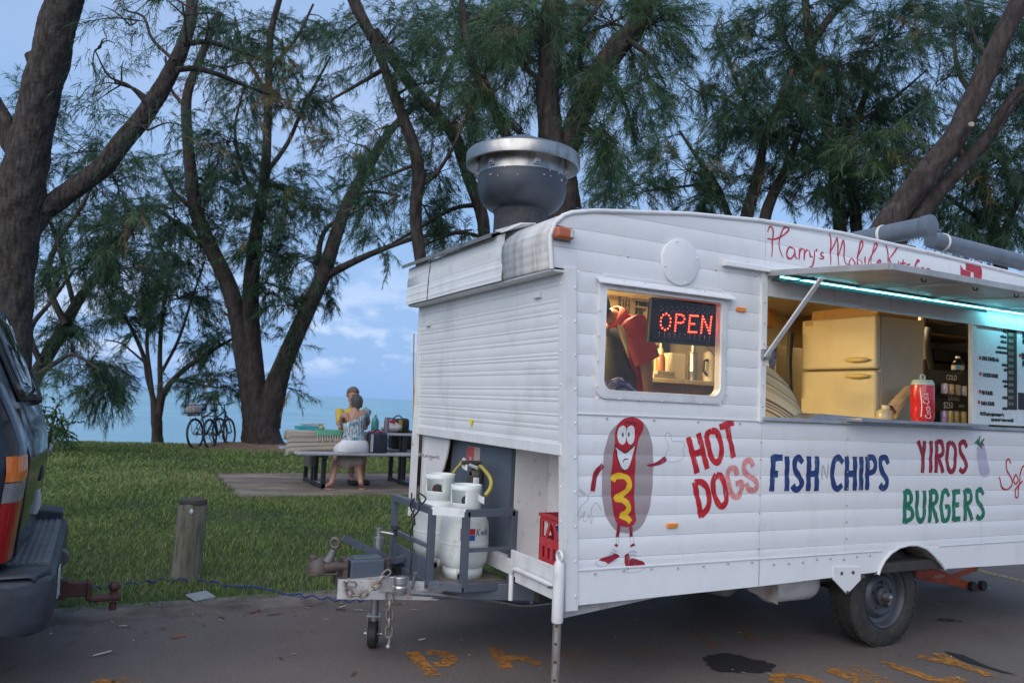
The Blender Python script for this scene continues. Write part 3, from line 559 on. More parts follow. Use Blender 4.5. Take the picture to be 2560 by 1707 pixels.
for k in range(5): t = 2*math.pi*k/5+.3; mb.lathe([(.011, .045), (.011, .022), (0, .020)], (CX0+.083*math.cos(t), CYW, CZW+.083*math.sin(t)), (0, 1, 0), 6)
mb.build('hub', pm('hub_grease', (.04, .04, .043), (.10, .10, .10), 22, .5, metal=.4), wh, smooth=40)
mb = MB(); mb.lathe([(.020, -.017), (.018, -.034), (.008, -.040), (0, -.041)], (CX0, CYW, CZW), (0, 1, 0), 14); mb.build('grease_cap', GALV, wh, smooth=50)
mb = MB()                                                            # arch liner
arc = [(x, z) for x, z in AR]; mb.grid([[(x, .004, z) for x, z in arc], [(x+.02*(i-5)/5, .34, z+.02) for i, (x, z) in enumerate(arc)]]); mb.build('arch_liner', pm('liner_grubby', (.30, .29, .27), (.12, .11, .10), 6, .8, dirt=(.05, .045, .04), dscale=(8, 8, 8), damt=.8), CV, smooth=60, solid=.006)
mb = MB(); mb.tube([(x, -.010, z+.004) for x, z in AR], .010, 8); mb.build('arch_moulding', TRIM, CV, smooth=50)
mb = MB(); mb.tube([(CX0, .12, .30), (CX0, WD-.12, .30)], .03, 10); mb.build('axle', DARK, CV)
w2 = copy_tree(wh); w2.scale = (1, -1, 1); w2.location = (0, WD, 0)
for y in (.36, WD-.40): pbox('chassis_rail', .05, XE-.1, y, y+.05, .40, .50, DARK)
mb = MB(); mb.prism([PY(zp('8', *q), -.013) for q in ((497, 923), (648, 923), (648, 995), (572, 1075), (497, 995))], (0, .010, 0)); br = mb.build('hanger_plate', TRIM, CV, bev=.002)
mb = MB()
for q in ((540, 958), (603, 953), (572, 1063)): p = PY(zp('8', *q), -.013); mb.lathe([(.011, 0), (.010, -.006), (0, -.008)], p, (0, 1, 0), 8)
mb.build('plate_bolt', RUST, br, kind='stuff')
# pressed tanks below the floor
a, b = PY((1900, 1478), .35), PY((2027, 1478), .35)
mb = MB(); r = .115; zc2 = a[2]+.045; mb.lathe([(0, 0), (.07, .01), (.1, .03), (r, .07), (r, b[0]-a[0]-.07), (.1, b[0]-a[0]-.03), (.07, b[0]-a[0]-.01), (0, b[0]-a[0])], (a[0], .35, zc2), (1, 0, 0), 28); mb.build('underfloor_tank', pm('tank_white', (.70, .70, .69), (.6, .6, .58), 5, .4, dirt=(.3, .25, .2), dscale=(6, 6, 6), damt=.4), CV, smooth=50)
a = PY((1830, 1470), .62); mb = MB(); mb.lathe([(0, -.02), (.09, 0), (.125, .03), (.13, .05), (.13, .5), (.10, .54), (0, .56)], (a[0], .60, a[2]+.07), (-.35, 1, 0), 28); mb.build('water_drum', pm('drum_grey', (.33, .33, .33), (.25, .25, .25), 6, .5, dirt=(.1, .09, .08), dscale=(6, 6, 6), damt=.5), CV, smooth=50)
for q0, q1 in (((1880, 1463), (1908, 1502)),):
    p = PY(q0, .22); q = PY(q1, .30); mb = MB(); mb.prism([(p[0]-.02, .2, .50), (q[0]+.02, .2, .50), (q[0]+.02, .2, q[2]), (p[0]-.05, .2, p[2]-.02)], (0, .02, 0)); mb.build('tank_bracket', pm('bracket_rust', (.35, .33, .3), (.2, .12, .08), 9, .7), CV)
pbox('suspension_spring', 1.95, 2.7, .28, .34, .40, .46, RUST); pbox('tail_bracket', 2.02, 2.28, .10, .30, .455, .49, pm('bracket_rust', ()))
mb = MB(); mb.prism([PY(zp('c6', *q), .075) for q in ((1030, 100), (1620, 66), (1600, 84), (1026, 211))], (0, .05, 0)); mb.build('outrigger_beam', pm('beam_white', (.55, .54, .52), (.45, .43, .40), 4, .5, dirt=(.22, .10, .05), dscale=(12, 12, 12), damt=.8, dpos=.6), CV)
# jack post at the near corner
PXJ, PYJ = -.052, -.012
zj = PX((1394, 1549), PXJ)[2]; zt = PX((1400, 1400), PXJ)[2]
mb = MB(); mb.lathe([(.021, 0.012), (.021, zj+.1)], (PXJ, PYJ, 0), n=18); mb.lathe([(.05, 0), (.05, .010), (.022, .014)], (PXJ, PYJ, 0), n=18)
jk = mb.build('corner_jack', pm('jack_galv', (.40, .39, .37), (.26, .24, .22), 12, .5, metal=.5, dirt=(.25, .10, .05), dscale=(30, 30, 5), damt=.9, dpos=.54), CV, smooth=50)
mb = MB()
for z in np.arange(.05, zj-.02, .085): mb.lathe([(.007, -.0225), (0, -.0225)], (PXJ, PYJ, z), (.62, .78, 0), 10)
mb.build('pin_hole', BLACK, jk, kind='stuff')
mb = MB(); mb.lathe([(.027, zj-.012), (.029, zj), (.029, zt-.06), (.026, zt-.02), (.018, zt)], (PXJ, PYJ, 0), n=20); mb.build('jack_sleeve', TRIM, jk, smooth=40)
mb = MB(); tt = [(PXJ+.0, PYJ+.026*math.cos(k*math.pi/5), zt+.018+.026*math.sin(k*math.pi/5)) for k in range(10)]; mb.tube(tt, .008, 6, closed=True); mb.build('jack_eye', TRIM, jk, smooth=60)
mb = MB(); mb.tube([(PXJ-.05, PYJ+.02, zt-.13), (PXJ+.03, PYJ-.005, zt-.135)], .006, 6); mb.build('locking_pin', RUST, jk)
# tail board and bent step frame in front of the crate
mb = MB(); mb.prism([PX(zp('c2', *q), -.030) for q in ((1035, 1168), (1455, 1332), (1440, 1505), (1030, 1318))], (.016, 0, 0)); mb.build('drop_board', TRIM, CV, bev=.003)
mb = MB(); mb.tube(smoothpath([PX(zp('c2', *q), -.055) for q in ((1032, 1640), (1038, 1480), (1042, 1385), (1075, 1352), (1130, 1372), (1280, 1440), (1440, 1515))], 4), .014, 8); mb.build('step_frame', TRIM, CV, smooth=50)
mb = MB(); mb.prism([PX(zp('c2', *q), -.05) for q in ((1075, 1375), (1440, 1530), (1438, 1640), (1075, 1470))], (.008, 0, 0)); mb.build('step_plate', TRIM, CV)
# drawbar rails, cross pipes
for sgn in (-1, 1):
    mb = MB(); mb.prism([(-.84, YC+sgn*.012, .345), (.25, YC+sgn*.50, .365), (.25, YC+sgn*.50, .455), (-.84, YC+sgn*.012, .438)], (0, sgn*.045, 0)); mb.build('drawbar_rail', GREY, CV, bev=.004)
mb = MB(); mb.prism([(-.87, YC-.045, .340), (-.36, YC-.265, .350), (-.31, YC-.29, .452), (-.87, YC-.045, .443)], (.0, -.006, 0)); mb.prism([(-.87, YC-.05, .440), (-.60, YC-.165, .447), (-.60, YC+.165, .447), (-.87, YC+.05, .440)], (0, 0, .006)); mb.build('drawbar_nose', SILVER, CV)
mb = MB(); mb.tube(smoothpath([PY(zp('3', *q), .72) for q in ((690, 1233), (900, 1248), (1160, 1278), (1250, 1296), (1330, 1298), (1440, 1285))], 4), .013, 8); mb.build('drain_pipe', GALV, CV, smooth=60)
mb = MB(); mb.tube([PY(zp('3', 1330, 1230), .72), PY(zp('3', 1332, 1296), .72)], .010, 6); mb.tube([PY(zp('3', 1020, 1215), .72), PY(zp('3', 1022, 1260), .72)], .009, 6); mb.build('pipe_drop', GALV, CV)
# coupling: override body, head with upright ring handle, lever, jockey wheel, clamp, chains
def q3(x, y, yy=YC-.04): return Vector(PY(zp('c3', x, y), yy))
mb = MB(); a = q3(760, 650); b = q3(1135, 490); mb.box(a.x, b.x, YC-.06, YC+.06, .445, b.z-.006); mb.box(a.x+.02, b.x-.01, YC-.045, YC+.045, b.z-.012, b.z+.006); cb = mb.build('coupling_body', GREY, CV, bev=.012, seg=2)
mb = MB(); a = q3(705, 640); mb.box(a.x-.012, a.x+.016, YC-.055, YC+.055, .34, q3(700, 510).z); mb.box(a.x-.045, a.x, YC-.03, YC+.03, q3(660, 800).z, q3(660, 700).z); mb.build('coupling_flange', RUST, CV, bev=.004)
h0 = q3(430, 600); mb = MB(); mb.lathe([(.058, -.035), (.060, -.022), (.056, .0), (.050, .025), (.033, .043), (0, .05)], (h0.x, YC-.01, h0.z), n=24); mb.tube([(h0.x, YC-.01, h0.z-.005), q3(560, 585), q3(640, 590), q3(720, 590)], [.04, .036, .024, .022], 12); hd = mb.build('coupling_head', RUST, CV, smooth=50)
mb = MB(); mb.box(h0.x-.06, q3(620, 600).x, YC-.065, YC+.045, h0.z-.042, h0.z-.030); mb.build('head_lip', RUST, hd, bev=.004)
mb = MB(); mb.lathe([(.020, .04), (.022, .058), (.012, .066), (0, .067)], (h0.x-.03, YC-.01, h0.z-.005), n=12); mb.build('head_knob', RUST, hd, smooth=40)
mb = MB(); mb.tube([q3(520, 545), q3(560, 470), q3(585, 405)], [.030, .023, .020], 12); c0 = q3(598, 335); mb.tube([(c0.x+.020*math.cos(t), YC-.04-.012*math.cos(t), c0.z+.026*math.sin(t)) for t in np.linspace(0, 2*math.pi, 15)[:-1]], .010, 8, closed=True); mb.build('release_ring', pm('grey_rust', (.16, .16, .17), (.13, .09, .075), 16, .6, metal=.4, bump=.15), hd, smooth=50)
mb = MB(); pts = [q3(x, y, YC+.09) for x, y in ((685, 275), (900, 385), (1100, 465), (1180, 505), (1240, 530), (1300, 515), (1350, 490), (1400, 500))]
for p, q in zip(pts, pts[1:]): mb.bar(p, q+(q-p)*.04, .012, .038, (0, 1, 0) if False else (0, 0, 1))
mb.build('brake_lever', GREY, CV, bev=.002)
JX, JY = q3(1068, 400, 1.17).x, 1.17; jt = q3(1068, 170, 1.17).z
mb = MB(); mb.lathe([(.030, .50), (.031, jt-.055), (.022, jt-.05), (.022, jt), (0, jt+.004)], (JX, JY, 0), n=18); mb.lathe([(.023, .14), (.023, .52)], (JX, JY, 0), n=16); jw = mb.build('jockey_wheel', GALV, CV, smooth=40)
mb = MB(); mb.tube([(JX, JY-.01, jt-.02), q3(1240, 238, 1.10)], .008, 8); e = q3(1255, 190, 1.10); mb.tube([e-Vector((0, 0, .035)), e+Vector((0, 0, .005))], .011, 8); mb.build('crank', GALV, jw)
mb = MB(); mb.lathe([(.012, -.035), (.014, .0), (.026, .006), (.026, .022), (0, .026)], e, n=14); mb.build('crank_knob', BLACK, jw, smooth=40)
mb = MB(); mb.lathe([(.045, -.020), (.070, -.026), (.078, -.018), (.078, .018), (.070, .026), (.045, .020), (.02, .022)], (JX, JY, .079), (.90, -.44, 0), 28); mb.build('castor_tyre', BLACK, jw, smooth=40)
mb = MB()
for sg in (-1, 1): mb.obox((JX+.9*sg*.034, JY-.44*sg*.034, .120), (.006, .045, .12), (.9, -.44, 0))
mb.obox((JX, JY, .182), (.085, .06, .010), (.9, -.44, 0)); mb.tube([(JX-.05, JY+.0245, .079), (JX+.05, JY-.0245, .079)], .010, 8); mb.build('castor_fork', GALV, jw, bev=.002)
k0 = q3(1310, 790, YC-.245); mb = MB(); mb.lathe([(.038, -.048), (.040, -.045), (.040, -.008), (.036, -.004), (.036, .004), (.040, .008), (.040, .046), (.030, .048)], k0, n=22); mb.obox(k0+Vector((-.03, .02, 0)), (.16, .012, .085), (.92, -.4, 0)); mb.build('jockey_clamp', pm('clamp_bright', (.62, .63, .64), (.5, .5, .5), 9, .3, metal=.85), CV, smooth=40, bev=.003)
mb = MB(); mb.tube([k0+Vector((.06, -.02, -.02)), q3(1480, 655, YC-.30)], [.010, .009], 8); mb.build('clamp_handle', GALV, CV, smooth=50)
def chain(name, pts, mat, L=.052, rw=.0055):
    P = [np.array(p, float) for p in pts]; d = [0]
    for a, b in zip(P, P[1:]): d.append(d[-1]+np.linalg.norm(b-a))
    n = max(2, int(d[-1]/(L*.72))); root = None
    for i in range(n):
        s0 = d[-1]*(i+.5)/n; k = min(int(np.searchsorted(d, s0, 'right'))-1, len(P)-2); u = (s0-d[k])/(d[k+1]-d[k]); c = Vector(P[k]+(P[k+1]-P[k])*u); t = Vector(P[k+1]-P[k]).normalized()
        ref = Vector((.45, .89, 0)); a = t.cross(ref).normalized() if i % 2 == 0 else t.cross(t.cross(ref)).normalized()
        h = L/2; w1 = L*.29; loop = []
        for g in range(14): th = 2*math.pi*g/14; loop.append(c+t*(h-w1)*(1 if math.cos(th) > 0 else -1)*(1 if abs(math.cos(th)) > .05 else 0)+t*w1*math.cos(th)+a*w1*math.sin(th))
        mb = MB(); mb.tube(loop, rw, 6, closed=True); o = mb.build(name if root is None else 'link', mat, CV if root is None else root, smooth=60); root = root or o
    return root
CHN = pm('chain_steel', (.34, .33, .31), (.24, .2, .17), 20, .5, metal=.6, dirt=(.25, .09, .05), dscale=(25, 25, 25), damt=.8)
chain('safety_chain', [q3(x, y, YC-.13-(x-700)*.0002) for x, y in ((1190, 640), (1120, 700), (1060, 790), (980, 860), (880, 905), (770, 895), (730, 830), (710, 790), (760, 780), (820, 790))], CHN)
c1 = chain('safety_chain', [q3(x, y, YC-.20) for x, y in ((1190, 880), (1198, 960), (1192, 1180), (1184, 1345))], CHN, .062, .006)
mb = MB(); s0 = q3(1184, 1385, YC-.20); mb.tube([s0+Vector((0, 0, .035)), s0+Vector((.006, 0, -.0)), s0+Vector((.0, 0, -.03))], [.009, .008, .010], 8); mb.sphere(s0+Vector((0, 0, -.038)), .017, 10, 8); mb.build('chain_shackle', GALV, c1, smooth=50)
mb = MB(); a = q3(1180, 560); mb.tube([q3(1165, 500, YC), q3(1165, 620, YC)], .022, 10); mb.build('coupling_pin', RUST, CV)
mb = MB(); mb.prism([q3(1250, 560, YC+.12), q3(1430, 545, YC+.12), q3(1440, 670, YC+.12), q3(1265, 680, YC+.12)], (0, .12, 0)); mb.build('battery_box', pm('box_black', (.022, .025, .03), None, 5, .5), CV, bev=.008)
# gas bottle cage on the drawbar
zb, ztp = .448, .840
CG = [(.03, .645), (-.265, .645), (-.415, .775), (-.430, 1.36), (.03, 1.42)]
mb = MB(); mb.prism([(x, y, zb-.028) for x, y in CG], (0, 0, .028)); cage = mb.build('gas_cage', GREY, CV, bev=.002)
for (x0, y0), (x1, y1), lab in zip(CG, CG[1:], 'abcd'):
    if lab == 'd': continue
    m = TRIM if lab == 'b' else GREY
    mb = MB(); mb.bar((x0, y0, ztp), (x1, y1, ztp), .040, .040 if lab != 'b' else .044); mb.build('top_rail', m, cage, bev=.002)
    if lab in 'ac': mb = MB(); mb.bar((x0, y0, zb+.19), (x1, y1, zb+.19), .022, .022); mb.build('mid_rail', GREY, cage, bev=.002)
    if lab == 'c': mb = MB(); mb.bar((x0, y0, zb+.055), (x1, y1, zb+.055), .006, .13); mb.build('side_plate', GREY, cage)
    mb = MB(); mb.bar((x0, y0, zb-.012), (x1, y1, zb-.012), .042, .044); mb.build('base_rail', GREY, cage, bev=.002)
for x, y in CG[:4]: mb = MB(); mb.bar((x, y, zb-.01), (x, y, ztp+.01), .040, .036, (1, 0, 0)); mb.build('cage_post', GREY, cage, bev=.002)
pbox('cage_tray', -.38, .02, .70, 1.34, zb, zb+.006, pm('tray_rust', (.10, .09, .085), (.17, .13, .10), 14, .8))
# regulator, hoses on the bulkhead
rg = Vector(PX(zp('c2', 700, 470), .0)); mb = MB(); mb.lathe([(0, -.045), (.03, -.045), (.048, -.02), (.05, .0), (.032, .02), (.02, .03)], rg, (-1, 0, 0), 16); mb.obox(rg+Vector((-.01, -.02, -.03)), (.05, .10, .05)); mb.obox(rg+Vector((-.0, .03, .07)), (.03, .16, .022), (0, 1, .35)); rgo = mb.build('gas_regulator', pm('regulator_brown', (.07, .05, .045), (.13, .11, .10), 25, .6, metal=.4), CV, bev=.004)
mb = MB(); mb.obox(rg+Vector((-.03, -.085, -.035)), (.03, .03, .05)); mb.build('regulator_knob', TRIM, rgo, bev=.004)
HOSE = pm('hose_yellow', (.48, .40, .06), (.40, .32, .05), 9, .45)
v0 = Vector((-.30, .74, .90))
mb = MB(); pp = [PX(zp('c2', *q), xx) for q, xx in (((735, 415), -.02), ((752, 392), -.05), ((790, 430), -.09), ((835, 490), -.12), ((852, 550), -.14), ((835, 610), -.17), ((795, 665), -.20))]; mb.tube(smoothpath(pp, 5), .011, 8); mb.build('gas_hose', HOSE, CV, smooth=60)
mb = MB(); pp = [PX(zp('c2', *q), xx) for q, xx in (((596, 320), -.02), ((560, 375), -.05), ((530, 410), -.08), ((495, 455), -.12))]; mb.tube(smoothpath(pp, 4), .008, 8); mb.build('gas_hose', HOSE, CV, smooth=60)
mb = MB(); pp = [PX(zp('c2', *q), -.03) for q in ((596, 325), (620, 360), (660, 385), (720, 408))]; mb.tube(pp, .012, 8); mb.build('hose_fitting', pm('fitting_pale', (.6, .62, .62), (.4, .42, .42), 20, .4, metal=.3), CV, smooth=50)
for q, ang, xx in (((612, 402), .3, -.045), ((765, 705), .5, -.22)):
    p = Vector(PX(zp('c2', *q), xx)); mb = MB(); rows = []
    for i in range(6): u = i/5; rows.append([p+Vector((-.006-.012*math.sin(u*3), (.045-.09*u), .018-.012*u+k)) for k in (-.014-.01*u, .014)])
    mb.grid(rows); mb.build('paper_tag', pm('paper_white', (.72, .72, .71), (.62, .62, .6), 12, .7), rgo, solid=.001)
# cables hanging on the cage
CBL = pm('cable_black', (.02, .02, .022), None, 9, .5)
for qs in (((108, 640), (112, 720), (132, 800), (108, 850), (125, 930), (98, 1030), (110, 1200), (98, 1400)), ((180, 640), (240, 690), (200, 740), (165, 650)), ((135, 690), (98, 760), (130, 850), (140, 940)), ((180, 700), (175, 800), (130, 860))):
    mb = MB(); mb.tube(smoothpath([PX(zp('c2', *q), -.455) for q in qs], 5), .005, 5); mb.build('loose_cable', CBL, cage, smooth=60)
# ------------------------------------------------------------------ gas bottles standing in the cage
def gas_bottle(x, y, z0, r, h, label, collar_r, notch, valve):
    t = thing('gas_bottle', (x, y, z0), label, 'gas bottle', 'gas bottles in the drawbar cage'); cc = (x, y, z0)
    mb = MB(); mb.lathe([(0, .045), (r*.6, .048), (r*.86, .064), (r*.97, .092), (r, .13), (r, h*.50), (r*1.012, h*.50+.002), (r*1.012, h*.50+.010), (r, h*.50+.012), (r, h-.105), (r*.96, h-.062), (r*.83, h-.026), (r*.5, h-.004), (.03, h+.006), (0, h+.006)], cc, n=40); body = mb.build('body', BOTTLE, t, smooth=35)
    mb = MB()
    for k in range(3): a0 = k*2*math.pi/3+.2; mb.lathe([(r*.80, .0), (r*.80, .062)], cc, n=14, a0=a0, a1=a0+1.75); mb.lathe([(r*.80, .03), (r*.80, .065)], cc, n=5, a0=a0+1.75, a1=a0+2.1)
    mb.build('foot_ring', BOTTLE, t, smooth=40, solid=.005)
    mb = MB(); hc = .145
    n = 40; rows = []
    for j, zz in enumerate((h-.03, h+hc*.28, h+hc*.30, h+hc*.80, h+hc*.82, h+hc)):
        rows.append([(x+collar_r*math.cos(2*math.pi*k/n), y+collar_r*math.sin(2*math.pi*k/n), z0+zz) for k in range(n)])
    vs = [p for r_ in rows for p in r_]; fs = []
    for i in range(5):
        for k in range(n):
            a = 2*math.pi*(k+.5)/n; da = abs((a-notch[0]+math.pi) % (2*math.pi)-math.pi)
            if i == 2 and da < notch[1]: continue
            if i < 2 and abs((a-notch[0]-2.4+math.pi) % (2*math.pi)-math.pi) < .35: continue
            fs.append((i*n+k, i*n+(k+1) % n, (i+1)*n+(k+1) % n, (i+1)*n+k))
    mb.add(vs, fs); mb.build('collar', BOTTLE, t, smooth=40, solid=.005)
    mb = MB(); mb.lathe([(.018, h), (.018, h+.04), (.012, h+.045), (.012, h+.075)], cc, n=12); mb.tube([(x, y, z0+h+.06), (x+.05*math.cos(valve), y+.05*math.sin(valve), z0+h+.06)], .012, 8); vv = mb.build('valve', pm('valve_brass', (.2, .17, .1), (.1, .09, .06), 20, .45, metal=.7), t, smooth=40)
    mb = MB(); c2 = Vector((x+.062*math.cos(valve), y+.062*math.sin(valve), z0+h+.06)); mb.lathe([(.024, -.012), (.027, -.006), (.027, .008), (.02, .014), (0, .015)], c2, (math.cos(valve), math.sin(valve), 0), 10); mb.build('valve_knob', BLACK, vv, smooth=30)
    return t, body
B1X, B1Y = -.175, .86
g1, b1 = gas_bottle(B1X, B1Y, zb+.006, .142, .375, 'pale gas bottle with red and blue sticker, nearest in the cage', .088, (3.75, .55), -2.0)
g2, b2 = gas_bottle(-.205, 1.195, zb+.006, .146, .405, 'pale gas bottle without sticker, behind the other in the cage', .090, (3.9, .62), -2.2)
mb = MB(); v = Vector((-.205, 1.195, zb+.006+.465)); mb.lathe([(.022, 0), (.022, .03), (0, .032)], v+Vector((-.03, -.02, -.01)), (-.6, -.8, 0), 10); mb.build('safety_cap', pm('cap_red', (.6, .03, .02), None, 9, .4), g2, smooth=40)
def wrap_patch(a0, a1, z0, z1, mat, name, par, d=.0012, n=10):
    mb = MB(); rr = .142+d; mb.grid([[(B1X+rr*math.cos(a0+(a1-a0)*i/n), B1Y+rr*math.sin(a0+(a1-a0)*i/n), z) for i in range(n+1)] for z in (z0, z1)]); return mb.build(name, mat, par, smooth=60)
zs = zb+.006+.253
wrap_patch(-2.15, -1.55, zs, zs+.034, pm('label_red', (.55, .02, .03), None, 9, .35), 'sticker_red', b1); wrap_patch(-2.15, -1.55, zs-.032, zs-.002, pm('label_blue', (.02, .10, .42), None, 9, .35), 'sticker_blue', b1)
# ------------------------------------------------------------------ hand painted signs on the near wall (brush strokes traced on the wall itself)
def wall_pts(k, pts): return [tuple(PY(zp(k, *p), 0)[[0, 2]]) for p in pts]
def resample(P, step):
    out = [np.array(P[0], float)]
    for a, b in zip(P, P[1:]):
        a, b = np.array(a, float), np.array(b, float); n = max(1, int(np.linalg.norm(b-a)/step))
        for i in range(1, n+1): out.append(a+(b-a)*i/n)
    return out
def ribbon(mb, P, w, off, curve=True, closed=False, taper=False, step=.008):
    """brush stroke of width w through (x, z) points, lying on the lapped wall"""
    if closed: P = list(P)+[P[0]]
    if curve and len(P) > 2: P = smoothpath(P, 5)
    P = resample(P, step); n = len(P); rows = []
    for i in range(n):
        t = P[min(i+1, n-1)]-P[max(i-1, 0)]; l = np.linalg.norm(t); t = t/(l if l > 1e-9 else 1); nn = np.array([-t[1], t[0]])
        ww = w/2*(1+.07*math.sin(i*.9+P[0][0]*50)+.05*math.sin(i*.37)); u = i/max(1, n-1)
        if taper: ww *= .45+.75*math.sin(math.pi*min(1, .12+u*.85))
        a, c, b = P[i]-nn*ww, P[i], P[i]+nn*ww
        rows.append([(q[0], -relief(q[1])-off, q[1]) for q in (a, c, b)])
    mb.grid(rows); return mb
def fill(mb, P, off, step=.009, curve=True):
    """polygon of (x, z) points filled in thin rows that follow the lapped wall"""
    P = [np.array(p, float) for p in P]
    if curve:
        Q = []; m = len(P)
        for i in range(m):
            a, b, c, d = P[i-1], P[i], P[(i+1) % m], P[(i+2) % m]
            for k in range(5): t = k/5; Q.append(.5*((2*b)+(c-a)*t+(2*a-5*b+4*c-d)*t*t+(3*b-a-3*c+d)*t**3))
        P = Q
    z0, z1 = min(p[1] for p in P), max(p[1] for p in P); n = max(2, int((z1-z0)/step)); zs = np.linspace(z0+1e-5, z1-1e-5, n+1)
    def spans(z):
        xs = []
        for a, b in zip(P, P[1:]+P[:1]):
            if (a[1] > z) != (b[1] > z): xs.append(a[0]+(b[0]-a[0])*(z-a[1])/(b[1]-a[1]))
        xs.sort(); return list(zip(xs[::2], xs[1::2]))
    S = [spans(z) for z in zs]
    for i in range(n):
        A, B = S[i], S[i+1]
        if len(A) != len(B): A = B = spans((zs[i]+zs[i+1])/2)
        for (a0, a1), (b0, b1) in zip(A, B):
            y0, y1 = -relief(zs[i])-off, -relief(zs[i+1])-off
            mb.add([(a0, y0, zs[i]), (a1, y0, zs[i]), (b1, y1, zs[i+1]), (b0, y1, zs[i+1])], [(0, 1, 2, 3)])
    return mb
def sign(name, k, strokes, w, mat, off=.0016, taper=False, par=None):
    mb = MB()
    for s in strokes:
        closed = s[-1] == 'c'; pts = [q for q in s if q != 'c']
        ribbon(mb, wall_pts(k, pts), w, off, curve=len(pts) > 3, closed=closed, taper=taper); off += .0001
    return mb.build(name, mat, par or CV, fixn=True)
W7 = .0348/34; 
LT = [('7', RED, .0355, [
 [[(1002, 290), (1072, 572)], [(1082, 258), (1150, 538)], [(1040, 426), (1118, 395)]],
 [[(1185, 240), (1225, 250), (1255, 330), (1262, 420), (1240, 478), (1205, 480), (1175, 420), (1150, 310), (1155, 260), 'c']],
 [[(1245, 212), (1358, 172)], [(1305, 198), (1358, 450)]],
 [[(1050, 642), (1105, 918)], [(1050, 645), (1105, 642), (1150, 690), (1166, 770), (1150, 850), (1105, 905)]],
 [[(1225, 585), (1262, 600), (1292, 690), (1300, 780), (1272, 828), (1237, 812), (1205, 730), (1195, 640), 'c']]]),
 ('7', REDF, .033, [[[(1390, 590), (1365, 535), (1325, 540), (1310, 600), (1325, 690), (1355, 750), (1392, 755), (1415, 710), (1420, 645), (1372, 655)]],
 [[(1510, 520), (1490, 475), (1450, 480), (1435, 530), (1460, 580), (1520, 620), (1540, 670), (1515, 705), (1475, 695), (1455, 650)]]]),
 ('8', NAVY, .0375, [[[(160, 310), (150, 505)], [(152, 318), (212, 318)], [(156, 408), (186, 408)]], [[(236, 310), (234, 503)]],
 [[(322, 345), (300, 318), (278, 340), (280, 385), (305, 425), (316, 460), (300, 490), (278, 492), (265, 470)]],
 [[(358, 310), (352, 503)], [(402, 310), (398, 503)], [(358, 408), (400, 405)]],
 [[(545, 345), (522, 318), (495, 340), (486, 405), (494, 470), (515, 490), (540, 468)]],
 [[(568, 312), (564, 500)], [(612, 312), (610, 500)], [(568, 408), (610, 406)]], [[(648, 312), (645, 498)]],
 [[(682, 312), (678, 497)], [(682, 318), (712, 318), (724, 350), (716, 392), (684, 405)]],
 [[(796, 352), (783, 320), (758, 322), (752, 360), (765, 400), (786, 435), (786, 470), (768, 488), (748, 468)]]]),
 ('8', MAROON, .034, [[[(963, 225), (990, 315), (985, 402)], [(1000, 225), (988, 315)]], [[(1035, 225), (1030, 402)]],
 [[(1065, 225), (1060, 402)], [(1065, 230), (1093, 236), (1097, 295), (1066, 315)], [(1075, 315), (1100, 402)]],
 [[(1145, 232), (1165, 260), (1168, 320), (1160, 380), (1143, 396), (1126, 370), (1122, 310), (1128, 250), 'c']],
 [[(1232, 262), (1217, 230), (1195, 245), (1196, 288), (1218, 325), (1228, 365), (1210, 396), (1190, 380)]]]),
 ('8', GREEN, .0345, [[[(890, 500), (885, 682)], [(890, 505), (918, 512), (920, 560), (892, 585)], [(892, 585), (925, 605), (926, 650), (888, 675)]],
 [[(958, 500), (955, 630), (975, 668), (994, 635), (998, 500)]],
 [[(1032, 498), (1025, 678)], [(1032, 503), (1062, 512), (1060, 562), (1032, 580)], [(1040, 582), (1070, 678)]],
 [[(1132, 532), (1118, 502), (1097, 520), (1090, 600), (1100, 660), (1120, 664), (1130, 640), (1132, 592), (1112, 590)]],
 [[(1160, 498), (1158, 668)], [(1158, 508), (1196, 505)], [(1160, 580), (1190, 578)], [(1158, 660), (1196, 655)]],
 [[(1222, 495), (1222, 668)], [(1222, 500), (1252, 508), (1250, 560), (1222, 575)], [(1230, 575), (1262, 665)]],
 [[(1324, 522), (1308, 495), (1288, 510), (1290, 555), (1314, 590), (1322, 630), (1304, 655), (1284, 640)]]]),
 ('8', RED, .013, [[[(1475, 350), (1465, 325), (1450, 345), (1452, 385), (1478, 430), (1480, 470), (1455, 495), (1425, 480), (1412, 425)]],
 [[(1505, 410), (1490, 440), (1500, 465), (1515, 440), 'c']], [[(1552, 360), (1535, 380), (1520, 470), (1515, 530), (1500, 535), (1505, 490), (1540, 445)]], [[(1585, 380), (1572, 470), (1590, 480)], [(1565, 415), (1600, 412)]]]),
 ('8', PENCIL, .006, [[[(430, 440), (432, 360), (458, 432), (462, 350)]]])]
for k, m, w_, letters in LT:
    for s in letters: sign('painted_letter', k, s, w_, m)
